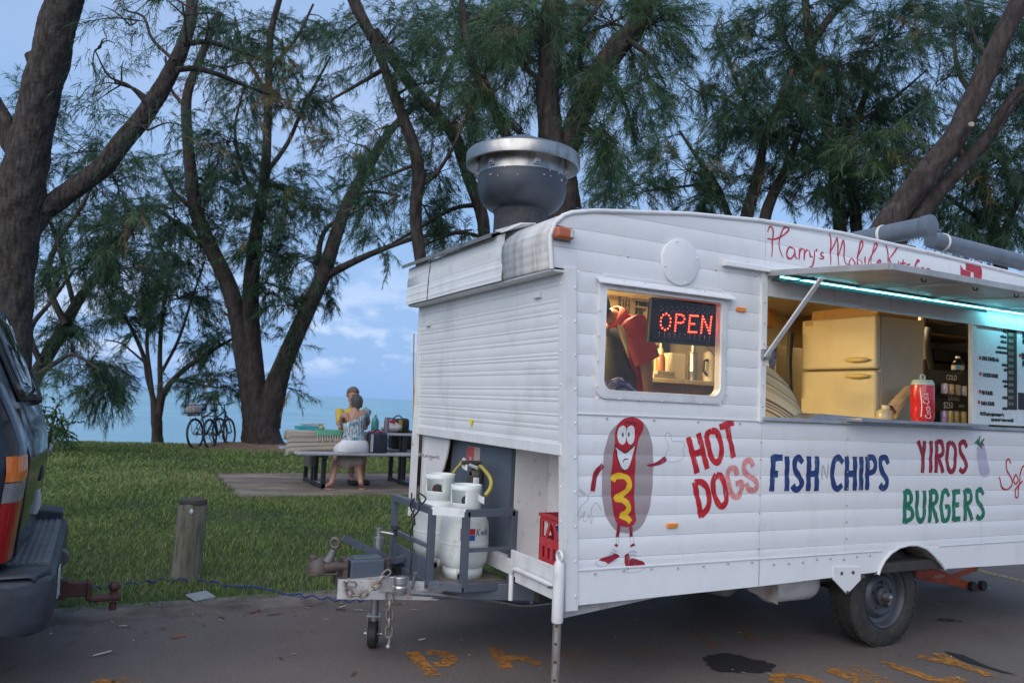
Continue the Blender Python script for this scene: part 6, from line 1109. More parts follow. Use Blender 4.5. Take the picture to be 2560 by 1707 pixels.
# tail lamp: amber, clear and red lenses wrapping the near corner
XL = -2.388; zA, zB, zC, zD = (PX((50, q), XL)[2] for q in (1150, 1211, 1256, 1378)); yl1 = .825
for nm, z0, z1, m_ in (('amber_lens', zB, zA, pm('tail_amber', (.80, .20, .02), (.7, .15, .015), 40, .15, coat=.6)), ('clear_lens', zC, zB, pm('tail_clear', (.27, .25, .25), (.20, .18, .18), 40, .15, coat=.6)), ('red_lens', zD, zC, pm('tail_red', (.42, .010, .012), (.32, .008, .010), 40, .15, coat=.6))):
    mb = MB(); yy_ = (.662, .670, .685, .71, .76, yl1)
    rows = [[(rear_x(z)-bow(y)+.010, y, z+.0015*math.sin(z*900)) for y in yy_] for z in np.linspace(z0+.002, z1-.002, 12)]
    mb.grid(rows)
    for r in (rows[0], rows[-1]): mb.grid([r, [(q[0]-.05, q[1], q[2]) for q in r]])
    mb.grid([[r[-1], (r[-1][0]-.05, r[-1][1], r[-1][2])] for r in rows]); mb.build('tail_lamp', m_, cv, smooth=40)
for z0, z1, m_ in ((zC, zA, pm('tail_amber', ())), (zD, zC, pm('tail_red', ()))): mb = MB(); x_ = rear_x((z0+z1)/2)-bow(2.48); mb.box(x_-.05, x_+.002, 2.42, 2.52, z0+.002, z1-.002); mb.build('tail_lamp', m_, cv, bev=.01)
mb = MB(); mb.tube([(rear_x(z)-bow(y)+.004, y, z) for y, z in ((.90, 1.33), (.89, 1.1), (.89, .85), (.90, .66))], .006, 6); mb.build('tailgate_seam', BLACK, cv)
mb = MB(); mb.lathe([(0, .012), (.03, .012), (.042, .0)], (rear_x(1.07)-bow(1.9), 1.9, 1.07), (1, 0, 0), 16); mb.build('tailgate_lock', GALV, cv, smooth=50)
mb = MB(); mb.tube([(rear_x(1.37)-bow(1.6)+.03, 1.55, 1.37), (rear_x(1.46)-bow(1.9)+.02, 1.9, 1.47), (rear_x(1.52)-bow(2)+.02, 2.05, 1.52)], .008, 6); mb.lathe([(.03, 0), (.02, .03), (0, .035)], (rear_x(1.36)-bow(1.55), 1.55, 1.36), (1, 0, .3), 12); mb.build('rear_wiper', BLACK, cv)
mb = MB(); x_ = rear_x(1.36)-bow(2.38); mb.box(x_-.05, x_+.035, 2.34, 2.40, 1.33, 1.40); mb.build('tailgate_hinge', pm('hinge_brown', (.25, .07, .03), None, 9, .4), cv, bev=.01)
mb = MB(); mb.box(-2.40, -2.346, 1.35, 1.70, .95, 1.03); mb.build('plate_recess', BLACK, cv, bev=.006); mb = MB(); mb.box(-2.372, -2.3525, 1.36, 1.69, .78, .90); mb.build('number_plate', pm('plate_white', (.6, .6, .58), None, 9, .4), cv, bev=.003)
# bumper with ribbed step
zt1 = .610
mb = MB(); pr2 = [(-2.52, .40), (-2.30, .345), (-2.245, .36), (-2.225, .42), (-2.222, .50), (-2.232, .585), (-2.255, .600), (-2.52, .604)]; rows = []
for y, k in ((.640, .45), (.652, .72), (.68, .90), (.73, .975), (.80, 1), (1.0, 1), (1.6, 1.0), (2.3, 1), (2.42, 1), (2.52, .95), (2.57, .8), (2.585, .5)): rows.append([(-2.52+(x+2.52)*k, y, .48+(z-.48)*(.6+.4*k)) for x, z in pr2])
mb.grid(rows, closed=True); mb.f += [tuple(range(8)), tuple(range(88, 96))]; mb.build('bumper', CARP, cv, smooth=40)
mb = MB(); rows = []
for i, y in enumerate(np.linspace(.655, .93, 9)): u = i/8; zz_ = .604+.018*math.sin(math.pi*min(1, u*1.15)); rows.append([(-2.50, y, zz_+.002), (-2.33, y, zz_+.004), (-2.262-.05*(1-min(1, u*3)), y, zz_-.002), (-2.248-.06*(1-min(1, u*3)), y, .585)])
mb.grid(rows); mb.build('bumper_corner', CARP, cv, smooth=50, solid=.006)
mb = MB(); mb.prism([(-2.50, 2.33, .60), (-2.262, 2.33, .60), (-2.255, 2.33, .655), (-2.33, 2.33, .668), (-2.50, 2.33, .668)], (0, .22, 0)); mb.build('bumper_corner', CARP, cv, bev=.012, seg=3)
TRD = pm('tread_alloy', (.24, .235, .235), (.17, .165, .165), 12, .45, metal=.5, bump=.06, bscale=150)
mb = MB(); mb.box(-2.50, -2.262, .935, 2.328, .600, .612); tp_ = mb.build('step_plate', TRD, cv)
for k in range(7): x = -2.475+.030*k; mb = MB(); mb.box(x, x+.017, .95, 2.315, .612, .619); mb.build('step_rib', TRD, tp_, bev=.003)
mb = MB(); c = PY(zp('c7', 620, 355), 1.62); mb.lathe([(0, -.05), (.042, -.05), (.042, .05), (.036, .06), (0, .06)], (c[0]-.02, 1.62, c[2]), (0, 1, 0), 18); mb.box(c[0]-.07, c[0]-.02, 1.59, 1.65, c[2]-.03, c[2]+.02); mb.build('plate_lamp', pm('lamp_grey', (.10, .095, .10), None, 9, .5), cv, smooth=40)
c = PY(zp('c7', 500, 680), 1.02); mb = MB(); mb.prism([(-2.222, .96, .44), (-2.218, 1.10, .44), (-2.222, 1.10, .575), (-2.225, .99, .575)], (.004, 0, 0)); mb.build('bumper_reflector', pm('reflector_pale', (.6, .6, .58), None, 9, .35), cv)
mb = MB(); mb.box(-2.55, -2.30, .95, 2.3, .30, .352); mb.box(-2.9, -2.4, .85, 2.4, .36, .44); mb.build('underbody', RUST, cv)
# tow hitch
yh = 1.52
def HQ(x, y): return Vector(PY(zp('c7', x, y), yh))
TOW = pm('tow_rust', (.075, .030, .024), (.11, .05, .038), 16, .6, metal=.3, bump=.25, bscale=90)
a, b = HQ(530, 665), HQ(850, 655); mb = MB(); mb.bar(a-Vector((.15, 0, 0)), b, .05, .075); mb.bar(HQ(545, 660), HQ(650, 660), .068, .10); hi = mb.build('tow_hitch', TOW, cv, bev=.006)
mb = MB(); a, b = HQ(866, 575), HQ(866, 760); mb.box(a.x-.014, a.x+.014, yh-.035, yh+.035, b.z, a.z); c, d = HQ(850, 752), HQ(1165, 752); mb.box(c.x, d.x, yh-.035, yh+.035, c.z-.016, c.z+.014); mb.build('tow_tongue', TOW, hi, bev=.010, seg=3)
c = HQ(1102, 636); mb = MB(); mb.sphere(c, (.029, .029, .029), 20, 14); zt_ = HQ(1102, 735).z; mb.lathe([(.02, c.z-.02), (.016, c.z-.032), (.022, zt_+.012), (.032, zt_+.004), (.032, zt_)], (c.x, yh, 0), n=18); mb.lathe([(.018, zt_-.07), (.018, zt_-.03)], (c.x, yh, 0), n=6); mb.build('tow_ball', TOW, hi, smooth=50)
mb = MB(); mb.tube([HQ(560, 620)+Vector((0, 0, .0)), HQ(575, 700)+Vector((0, -.05, 0))], .007, 6); mb.tube([HQ(575+25*math.cos(t), 565+25*math.sin(t)) for t in np.linspace(0, 6.28, 11)[:-1]], .003, 5, closed=True); mb.build('hitch_pin', GALV, hi)
# ------------------------------------------------------------------ picnic table on the slab
def C1(x, y, yy): return Vector(PY(zp('c1', x, y), yy))
GS = .138
A_ = PZ((806, 1222), GS); yF = A_[1]; xL = A_[0]; xR = PZ((1020, 1216), GS)[0]
yB = PZ((768, 1202), GS)[1]
zbench = PY((808, 1130), yF-.02)[2]; zb2 = zbench
DX = (xR-xL)
ALW = pm('seat_alloy', (.50, .50, .53), (.42, .42, .45), 6, .4, metal=.45, bump=.03); BLK = pm('frame_black', (.014, .015, .018), (.02, .02, .022), 9, .45)
x0t = PY((740, 1130), yF)[0]; x1t = xR+(xL-x0t)+.02
Wt = yB-yF; tt_ = yF+.48; tb_ = yB-.48
if tb_-tt_ < .5: tt_, tb_ = yF+.40, yB-.40
ztab = PY((900, 1081), tt_)[2]
pt = thing('picnic_table', ((x0t+x1t)/2, (yF+yB)/2, GS), 'picnic table with pale metal planks and black frame on the concrete slab', 'picnic table')
for y0 in np.linspace(tt_, tb_-.145, 5): mb = MB(); mb.box(x0t-.02, x1t+.02, y0, y0+.135*(tb_-tt_)/.72, ztab-.035, ztab); mb.build('table_plank', ALW, pt, bev=.008)
for y0 in (yF-.14, yF+.02, yB-.13, yB+.03): mb = MB(); mb.box(x0t, x1t, y0, y0+.145, zbench-.04, zbench); mb.build('bench_plank', ALW, pt, bev=.012)
for x in (xL, xR):
    for y, top in ((yF, zbench-.04), (tt_+.06, ztab-.035), (tb_-.06, ztab-.035), (yB, zbench-.04)): mb = MB(); mb.box(x-.03, x+.03, y-.03, y+.03, GS, top); mb.build('table_leg', BLK, pt, bev=.004)
    mb = MB(); mb.box(x-.025, x+.025, yF-.03, yB+.03, GS+.02, GS+.07); mb.build('foot_rail', BLK, pt); mb = MB(); mb.box(x-.025, x+.025, yF-.12, yB+.15, zbench-.085, zbench-.041); mb.build('cross_rail', BLK, pt)
    for y in (tt_+.25, tt_+.0, yF+.2): mb = MB(); mb.box(x-.027, x+.027, y, y+.05, GS+.0705, GS+.073); mb.build('foot_plate', pm('plate_pale', (.5, .5, .55), None, 9, .4), pt)
# blanket over the left half of the table
def strip_mat(name, stops, freq, rough=.9):
    m = bpy.data.materials.new(name); m.use_nodes = True; t = m.node_tree; L = t.links.new; b = t.nodes['Principled BSDF']; b.inputs['Roughness'].default_value = rough; at = N('ShaderNodeAttribute', t); at.attribute_name = 'tint'
    mu = N('ShaderNodeMath', t, operation='MULTIPLY'); L(at.outputs['Fac'], mu.inputs[0]); mu.inputs[1].default_value = freq; n = N('ShaderNodeTexNoise', t, noise_dimensions='1D'); L(mu.outputs[0], n.inputs['W']); n.inputs['Scale'].default_value = 1; n.inputs['Detail'].default_value = 2
    r = N('ShaderNodeValToRGB', t); els = r.color_ramp.elements
    while len(els) < len(stops): els.new(.5)
    for e, (p, c) in zip(els, stops): e.position = p; e.color = (*c, 1)
    L(n.outputs[0], r.inputs[0]); L(r.outputs[0], b.inputs['Base Color']); return m
BLM = strip_mat('blanket_stripes', [(.34, (.09, .06, .045)), (.40, (.30, .23, .17)), (.46, (.50, .45, .36)), (.53, (.26, .23, .20)), (.58, (.55, .50, .43)), (.64, (.13, .09, .07))], 30)
bx0, bx1 = x0t-.03, C1(1830, 520, tt_).x
def add_tint(o, vals): a = o.data.attributes.new('tint', 'FLOAT', 'POINT'); a.data.foreach_set('value', np.array(vals, np.float32))
V = []; Tn = []; rows = []
us = np.linspace(-.20, bx1-bx0, 26); vs_ = list(np.linspace(.33, 0, 8))+list(np.linspace(-.05, -(tb_-tt_)+.0, 8))
for v in vs_:
    row = []
    for u in us:
        drop = .0; x = bx0+max(0, u); y = tt_-.012-min(0, v)*1.0 if v <= 0 else tt_-.016-.012*math.sin(u*9)-.02*v; z = ztab+.006+.004*math.sin(u*7+v*9)
        if v > 0: z = ztab+.004-v*(1-.28*max(0, u)/(bx1-bx0))+.008*math.sin(u*6); y += -.03*v
        if u < 0: x = bx0-.014-.08*max(0, v)+.02*u; z -= -u*(1.0 if v > 0 else .9)*.75
        row.append((x, y, z)); V.append((x, y, z)); Tn.append(.35-v+.01*math.sin(u*5))
    rows.append(row)
mb = MB(); mb.grid(rows); bk = mb.build('picnic_blanket', BLM, None, smooth=60, fixn=False, solid=.004); add_tint(bk, Tn); tag(bk, 'cream and brown striped blanket draped over the left half of the picnic table', 'blanket')
gx0, gx1 = C1(1325, 500, tt_).x, C1(1590, 500, tt_).x
mb = MB(); mb.grid([[(x, y, z+.010+.003*math.sin(x*20)) for x in np.linspace(gx0, gx1, 9)] for y, z in ((tt_+.55, ztab), (tt_+.2, ztab+.012), (tt_-.02, ztab+.006), (tt_-.035, ztab-.04), (tt_-.045, ztab-.065))]); tw = mb.build('green_towel', pm('towel_green', (.11, .34, .22), (.09, .28, .19), 20, .9), None, smooth=60, solid=.004); tag(tw, 'green towel with pale fringe spread over the striped blanket', 'towel'); WL[tw.name] = Vector((0, 0, 0))
mb = MB()
for k in range(11): x = gx0+(gx1-gx0)*(k+.5)/11; mb.tube([(x, tt_-.05, ztab-.05), (x+.004, tt_-.056, ztab-.13+.02*math.sin(k*2.3))], .007, 5)
mb.build('fringe', pm('fringe_pale', (.6, .55, .48), None, 9, .9), tw, kind='stuff')
def tbox(name, a, b, yy, dep, z, m, label, cat, rz=0.0): a, b = C1(*a, yy), C1(*b, yy); mb = MB(); h = abs(a.z-b.z); mb.obox(((a.x+b.x)/2, yy+dep/2, z+h/2), (b.x-a.x, dep, h), (math.cos(rz), math.sin(rz), 0)); return obj1(name, mb, m, label, cat, bev=.006)
TL = pm('book_teal', (.03, .36, .42), None, 8, .5)
o = tbox('book', (1158, 488), (1375, 462), tt_+.2, .24, ztab+.012, TL, 'closed teal book lying on the striped blanket', 'book'); mb = MB()
a = C1(1200, 455, tt_+.2); mb.obox((a.x+.18, tt_+.32, ztab+.095), (.34, .2, .008), (1, .1, .05)); mb.obox((a.x+.16, tt_+.30, ztab+.083), (.30, .2, .008), (1, -.15, .03)); obj1('magazine', mb, pm('paper_mixed', (.5, .48, .42), (.25, .22, .2), 12, .6), 'open magazine lying on top of the teal book', 'magazine')
a = C1(1390, 480, tt_+.15); mb = MB(); mb.sphere((a.x, tt_+.22, ztab+.05), (.05, .06, .04), 10, 8); obj1('snack_bag', mb, pm('snack_green', (.25, .42, .25), (.5, .25, .15), 16, .5, detail=1), 'small green and tan snack bag beside the teal book', 'bag', smooth=50)
def bottle(name, px, ytop, ybot, yy, r, prof, m, capm, label, cat, cap=(.25, .12)):
    a, b = C1(px, ybot, yy), C1(px, ytop, yy); h = b.z-a.z; t = thing(name, (a.x, yy, ztab), label, cat); mb = MB(); mb.lathe([(r*p, h*q) for p, q in prof], (a.x, yy, ztab+.001), n=16); mb.build('bottle_body', m, t, smooth=50); mb = MB(); mb.lathe([(r*cap[0], h*(1-cap[1])), (r*cap[0]*.9, h), (0, h)], (a.x, yy, ztab), n=12); mb.build('bottle_cap', capm, t, smooth=40); return t, a.x, h
b_, bxx, bh = bottle('spray_bottle', 1886, 312, 498, tt_+.18, .058, [(0, 0), (1, .01), (1, .5), (.85, .66), (.35, .78), (.3, .9), (0, .9)], pm('bottle_blue_green', (.03, .16, .28), (.06, .26, .12), 22, .3, detail=1), PWHITE, 'blue green bottle with a white nozzle top on the picnic table', 'bottle')
bottle('drink_flask', 1995, 352, 500, tt_+.12, .042, [(0, 0), (1, .01), (1, .78), (.9, .84), (.7, .86), (0, .86)], pm('flask_grey', (.16, .16, .19), (.12, .12, .14), 9, .35), pm('flask_grey', ()), 'grey drink flask with spout lid on the picnic table', 'flask', (.85, .14))
a = C1(2045, 500, tt_+.3); mb = MB(); rows = []
for i in range(8): v = i/7; rr = .16*math.sin(math.pi*(.12+.88*v)**.8)+.01; rows.append([(a.x+rr*math.cos(t)*(1+.12*math.sin(3*t+i)), tt_+.35+rr*.8*math.sin(t), ztab+.004+.20*v+.01*math.sin(4*t+i)) for t in np.linspace(0, 6.28, 15)[:-1]])
mb.grid(rows, closed=True); pb = obj1('plastic_bag', mb, pm('bag_white', (.62, .60, .60), (.5, .46, .46), 9, .5), 'white plastic shopping bag with red print on the picnic table', 'bag', smooth=40)
mb = MB(); mb.obox((a.x-.02, tt_+.215, ztab+.17), (.10, .02, .05), (1, .1, -.2)); WL[pb.name] = Vector((0, 0, 0)); mb.build('bag_print', RED, pb, bev=.006)
mb = MB(); a, b = C1(1845, 505, tt_+.05), C1(1975, 490, tt_+.05); mb.obox(((a.x+b.x)/2, tt_+.1, ztab+.014), (b.x-a.x, .12, .022), (1, .15, 0)); obj1('pink_cloth', mb, pm('cloth_pink', (.55, .04, .13), None, 8, .8), 'folded bright pink cloth by the drink flask', 'cloth', bev=.008)
def bag(name, a, b, yy, dep, z, m, label, strap, zip_=None):
    a, b = C1(*a, yy), C1(*b, yy); t = thing(name, ((a.x+b.x)/2, yy+dep/2, z), label, 'bag'); h = abs(b.z-a.z); rows = []
    for k, v in enumerate((0, .06, .5, .85, .97, 1)): s = (.90, .98, 1.0, .97, .88, .70)[k]; w_ = (b.x-a.x)/2*s; d_ = dep/2*s; rows.append([((a.x+b.x)/2+w_*np.sign(math.cos(t_))*abs(math.cos(t_))**.35, yy+dep/2+d_*np.sign(math.sin(t_))*abs(math.sin(t_))**.35, z+h*v+(.012*math.cos(t_*2) if v > .5 else 0)) for t_ in np.linspace(0, 2*math.pi, 25)[:-1]])
    mb = MB(); mb.grid(rows, closed=True); mb.f += [tuple(range(24)), tuple(range(120, 144))]; mb.build('bag_body', m, t, smooth=40)
    for i, (u, mm, w_) in enumerate(strap): x = a.x+(b.x-a.x)*u; mb = MB(); mb.box(x-w_, x+w_, yy-.006, yy+.004, z+.02, z+h*.95); mb.build('strap', mm, t)
    mb = MB(); mb.tube(smoothpath([((a.x+b.x)/2-(b.x-a.x)*.25, yy+dep*.5, z+h), ((a.x+b.x)/2, yy+dep*.45, z+h+.05), ((a.x+b.x)/2+(b.x-a.x)*.25, yy+dep*.5, z+h)], 4), .010, 6); mb.build('bag_handle', BLK, t, smooth=50); return t
NVY = pm('bag_navy', (.014, .018, .045), (.02, .025, .055), 9, .75); BBK = pm('bag_black', (.012, .013, .016), (.02, .02, .024), 9, .7)
bag('camera_bag', (2030, 497), (2228, 375), tt_+.32, .26, ztab+.003, BBK, 'black padded bag standing on the picnic table beside the white bag', [(.5, pm('stitch_ochre', (.35, .22, .04), None, 9, .6), .03)])
bag('cooler_bag', (1836, 722), (2025, 538), yF-.12, .26, zbench+.002, NVY, 'navy cooler bag with a pale side seam standing on the near bench', [(.10, pm('piping_pale', (.45, .42, .40), None, 9, .7), .018), (.62, BBK, .03)])
bag('backpack', (2050, 705), (2320, 545), yB-.16, .30, zb2+.002, BBK, 'black backpack slumped on the far bench behind the cooler bag', [(.3, NVY, .03)])
a, b = C1(1216, 852, yF+.36), C1(1330, 752, yF+.36); r = (b.x-a.x)/2; pot = thing('steel_pot', ((a.x+b.x)/2, yF+.36, a.z), 'steel bin pot hanging under the left end of the picnic table', 'pot'); mb = MB(); mb.lathe([(0, 0), (r*.95, .0), (r, .02), (r, b.z-a.z-.02), (r*1.05, b.z-a.z), (0, b.z-a.z)], ((a.x+b.x)/2, yF+.36, a.z), n=24); mb.build('pot_body', pm('pot_steel', (.30, .30, .30), (.2, .2, .2), 9, .35, metal=.8), pot, smooth=40); mb = MB(); mb.tube([((a.x+b.x)/2, yF+.36, b.z-.005), ((a.x+b.x)/2, yF+.36, zbench-.06)], .006, 6); mb.build('pot_hanger', BLK, pot)
# ------------------------------------------------------------------ people
SKIN = pm('skin_tan', (.40, .215, .150), (.36, .19, .13), 14, .55); SKIN2 = pm('skin_brown', (.20, .105, .065), (.17, .09, .055), 14, .5); HAIR = pm('hair_grey', (.040, .036, .037), (.085, .078, .078), 60, .7, bump=.6, bscale=160); HAIRB = pm('hair_brown', (.085, .060, .045), (.16, .12, .09), 60, .7, bump=.6, bscale=160)
def skin_body(name, joints, edges, mat, par, root=0, sub=2):
    """one continuous skinned surface over a skeleton of joints {key: (pos, radius or (rx, ry))}"""
    ks = list(joints); idx = {k: i for i, k in enumerate(ks)}; base = WL[par.name]; me = bpy.data.meshes.new(name)
    me.from_pydata([tuple(Vector(joints[k][0])-base) for k in ks], [(idx[a], idx[b]) for a, b in edges], []); o = bpy.data.objects.new(name, me); COL.objects.link(o); o.parent = par; WL[o.name] = base.copy()
    md = o.modifiers.new('skin', 'SKIN'); md.use_smooth_shade = True; md.branch_smoothing = .6
    for i, k in enumerate(ks): r = joints[k][1]; me.skin_vertices[0].data[i].radius = (r, r) if not isinstance(r, tuple) else r
    me.skin_vertices[0].data[root].use_root = True
    sb = o.modifiers.new('sub', 'SUBSURF'); sb.levels = sub; sb.render_levels = sub
    dg = bpy.context.evaluated_depsgraph_get(); ev_ = o.evaluated_get(dg); m2 = bpy.data.meshes.new_from_object(ev_); o.modifiers.clear(); o.data = m2; m2.materials.clear(); m2.materials.append(mat); m2.polygons.foreach_set('use_smooth', [True]*len(m2.polygons)); return o
def hand(J, E, key, wrist, dir_, up_, s=1.0):
    """palm, four unequal bent fingers and a thumb at the end of an arm"""
    d = Vector(dir_).normalized(); u = Vector(up_).normalized(); sd = d.cross(u).normalized(); wv = Vector(wrist)
    J[key+'p'] = (wv+d*.055*s, (.036*s, .018*s)); E.append((key, key+'p'))
    for i, l in enumerate((.070, .080, .075, .060)):
        o_ = sd*(.030-.020*i)*s; J[f'{key}f{i}'] = (wv+d*.085*s+o_, .0095*s); J[f'{key}g{i}'] = (wv+d*(.085+l*.55)*s+o_-u*.012*s, .0085*s); J[f'{key}h{i}'] = (wv+d*(.085+l*.85)*s+o_-u*.040*s, .007*s); E += [(key+'p', f'{key}f{i}'), (f'{key}f{i}', f'{key}g{i}'), (f'{key}g{i}', f'{key}h{i}')]
    J[key+'t'] = (wv+d*.040*s+sd*.045*s, .011*s); J[key+'u'] = (wv+d*.075*s+sd*.062*s-u*.01*s, .009*s); E += [(key, key+'t'), (key+'t', key+'u')]
def head(par, c, r, face, skin, hair, hair_len=1.0, up=(0, 0, 1)):
    """head with brow, eyes, nose, mouth, ears and hair; face = direction it looks"""
    f_ = Vector(face).normalized(); u = Vector(up); s_ = f_.cross(u).normalized(); u = s_.cross(f_); c = Vector(c)
    def pt_(a, b, d): return c+s_*a*r+f_*b*r+u*d*r
    rows = []
    prof_ = [(-1.25, .30, .05), (-1.12, .52, .18), (-.85, .68, .14), (-.5, .76, .08), (-.1, .82, .02), (.3, .86, -.04), (.65, .78, -.06), (.9, .52, -.06), (1.04, .18, -.05)]
    for z, rr, off in prof_: rows.append([tuple(pt_(rr*.88*math.cos(t), off+rr*1.02*math.sin(t)+(.10 if (z == -1.12 and math.sin(t) > .5) else 0), z)) for t in np.linspace(0, 2*math.pi, 21)[:-1]])
    mb = MB(); mb.grid(rows, closed=True); mb.f += [tuple(range(20)), tuple(range(160, 180))]; h_ = mb.build('head', skin, par, smooth=80)
    mb = MB(); rows = []
    for k in range(5): v = k/4; rows.append([tuple(pt_(a*(.06+.12*v), .80+.02*v+(.30*v if a == 0 else .05*v), .12-.42*v)) for a in (-1, 0, 1)])
    mb.grid(rows); mb.sphere(pt_(0, 1.02, -.30), r*.12, 8, 6)
    for sg in (-1, 1): mb.sphere(pt_(sg*.84, -.02, -.10), r*.20, 8, 6)
    mb.build('nose_and_ears', skin, h_, smooth=80, kind='stuff')
    for sg in (-1, 1):
        mb = MB(); mb.sphere(pt_(sg*.30, .80, .08), r*.09, 8, 6); mb.build('eye', INKB, h_, smooth=80)
    mb = MB(); mb.tube([pt_(-.26, .80, -.60), pt_(0, .90, -.63), pt_(.26, .80, -.60)], r*.035, 6); mb.build('mouth', pm('lips', (.25, .09, .08), None, 9, .5), h_, smooth=80)
    rows = []
    for z, rr, off in ((-.55*hair_len, .80, -.18), (-.2, .90, -.14), (.15, .95, -.12), (.5, .92, -.10), (.8, .74, -.08), (1.05, .42, -.06), (1.16, .05, -.05)):
        row = []
        for t in np.linspace(0, 2*math.pi, 25)[:-1]:
            front = max(0, math.sin(t)); k_ = 1-.42*front*(1 if z < .45 else 0); row.append(tuple(pt_(rr*.94*k_*math.cos(t)*(1+.04*math.sin(7*t+z*5)), off+rr*1.05*k_*math.sin(t)*(1+.03*math.sin(5*t)), z+.05*math.sin(6*t+z*3))))
        rows.append(row)
    mb = MB(); mb.grid(rows, closed=True); mb.build('hair', hair, par, smooth=80); return h_
# woman on the near bench, back to the camera
hip = C1(1688, 668, yF+.0); hip.z = zbench+.10; yw = hip.y
wm = thing('person', (hip.x, yw, GS), 'person with grey hair, back turned, in patterned one shoulder top on the near bench', 'person')
sh = C1(1690, 345, yw+.10); hc = C1(1712, 236, yw+.16); L1 = C1(1490, 1040, yF-.12); R1 = C1(1700, 1032, yF-.10)
fl_ = Vector((L1.x-.02, yF-.12, GS+.03)); fr2 = Vector((R1.x+.08, yF-.12, GS+.03)); kl, kr = Vector((hip.x-.13, yF+.36, zbench+.0)), Vector((hip.x+.15, yF+.36, zbench+.0))
shL, shR = sh+Vector((-.165, 0, -.03)), sh+Vector((.165, .0, .015))
elL, elR = C1(1570, 455, yw+.25), C1(1822, 440, yw+.22)
J = {'pel': (hip, (.150, .11)), 'wst': (hip.lerp(sh, .42)+Vector((.0, .02, 0)), (.115, .085)), 'chs': (hip.lerp(sh, .80)+Vector((0, .02, 0)), (.135, .09)), 'nk0': (sh+Vector((.01, .02, .03)), .055), 'nk': (sh.lerp(hc, .55), .046), 'hd0': (hc+Vector((0, 0, -.05)), .06),
     'sl': (shL, .052), 'sr': (shR, .055), 'el': (elL, .040), 'er': (elR, .040), 'wl': (C1(1590, 470, yw+.46), .027), 'wr': (C1(1800, 475, yw+.46), .027),
     'tl': (hip+Vector((-.10, .05, -.04)), .092), 'tr': (hip+Vector((.10, .05, -.04)), .092), 'kl': (kl, .062), 'kr': (kr, .062), 'cl': (kl.lerp(fl_, .35), .058), 'cr': (kr.lerp(fr2, .35), .058), 'al': (fl_+Vector((0, .02, .06)), .036), 'ar': (fr2+Vector((0, .02, .06)), .036), 'ol': (fl_+Vector((-.05, .13, .0)), (.036, .026)), 'or': (fr2+Vector((.06, .13, .0)), (.036, .026))}
E_ = [('pel', 'wst'), ('wst', 'chs'), ('chs', 'nk0'), ('nk0', 'nk'), ('nk', 'hd0'), ('chs', 'sl'), ('chs', 'sr'), ('sl', 'el'), ('el', 'wl'), ('sr', 'er'), ('er', 'wr'), ('pel', 'tl'), ('pel', 'tr'), ('tl', 'kl'), ('tr', 'kr'), ('kl', 'cl'), ('cl', 'al'), ('al', 'ol'), ('kr', 'cr'), ('cr', 'ar'), ('ar', 'or')]
hand(J, E_, 'wl', J['wl'][0], (.25, .9, 0), (0, 0, 1)); hand(J, E_, 'wr', J['wr'][0], (-.2, .9, 0), (0, 0, 1))
skin_body('body', J, E_, SKIN, wm)
head(wm, hc+Vector((0, .0, -.02)), .100, (-.15, 1, -.05), SKIN, HAIR, 1.35)
# her top: open tube from the waist to a slanting edge that leaves the left shoulder bare
TOP = pm('top_pattern', (.03, .26, .34), (.70, .68, .68), 17, .8, detail=1, stretch=(2.6, 2.6, .75), dirt=(.035, .02, .05), dscale=(48, 48, 11), damt=1, dpos=.50)
mb = MB(); rows = []; nn_ = 24
for i in range(10):
    v = i/9; row = []
    for j in range(nn_):
        t = 2*math.pi*j/nn_; side_ = math.cos(t); top_v = .86+.17*side_; vv = v*top_v; c = hip.lerp(sh, vv)+Vector((0, .02*math.sin(vv*3), 0)); wdt = np.interp(vv, [0, .15, .42, .80, 1.05], [.185, .170, .142, .172, .185]); dp = np.interp(vv, [0, .4, .8, 1.05], [.135, .108, .118, .075]); row.append((c.x+wdt*side_, c.y+dp*math.sin(t), c.z-.02+.004*math.sin(t*6)))
    rows.append(row)
mb.grid(rows, closed=True); mb.build('top', TOP, wm, smooth=70, solid=.006)
mb = MB(); mb.tube([shR+Vector((-.02, -.0, .035)), shR+Vector((.035, 0, -.01)), shR.lerp(elR, .35)], [.050, .062, .052], 14); mb.build('sleeve', TOP, wm, smooth=70)
SHORT = pm('shorts_white', (.66, .66, .70), (.60, .60, .64), 10, .8); mb = MB(); rows = []
for v, wx, dy, yo in ((0, .235, .15, .02), (.06, .245, .16, .02), (.5, .232, .155, .01), (.85, .20, .14, 0), (1, .178, .125, 0)): rows.append([(hip.x+wx*math.cos(t), hip.y+yo+dy*math.sin(t), zbench+.004+.175*v) for t in np.linspace(0, 6.283, 25)[:-1]])
mb.grid(rows, closed=True); mb.f.append(tuple(range(24))); mb.build('shorts', SHORT, wm, smooth=70)
for sg, k in ((-1, kl), (1, kr)): mb = MB(); a = hip+Vector((sg*.11, .04, -.03)); mb.tube([a, a.lerp(k, .5), a.lerp(k, .80)], [.115, .105, .095], 14); mb.build('shorts_leg', SHORT, wm, smooth=70)
mb = MB(); mb.grid([[(hip.x+x, yF+.12+.02*math.sin(x*30), zbench-.045-v*(.20-.25*abs(x+.08))) for x in np.linspace(-.20, .20, 9)] for v in (0, .5, 1)]); mb.build('wrap_hem', pm('wrap_pale', (.50, .46, .42), (.36, .30, .26), 12, .85), wm, smooth=60, solid=.005)
for f_, sg in ((fl_, -.35), (fr2, .45)): mb = MB(); mb.obox(f_+Vector((sg*.10, .085, -.022)), (.25, .085, .016), (sg, 1, 0)); mb.build('flip_flop', pm('sandal_pink', (.42, .22, .18), None, 9, .6), wm, bev=.02, seg=3)
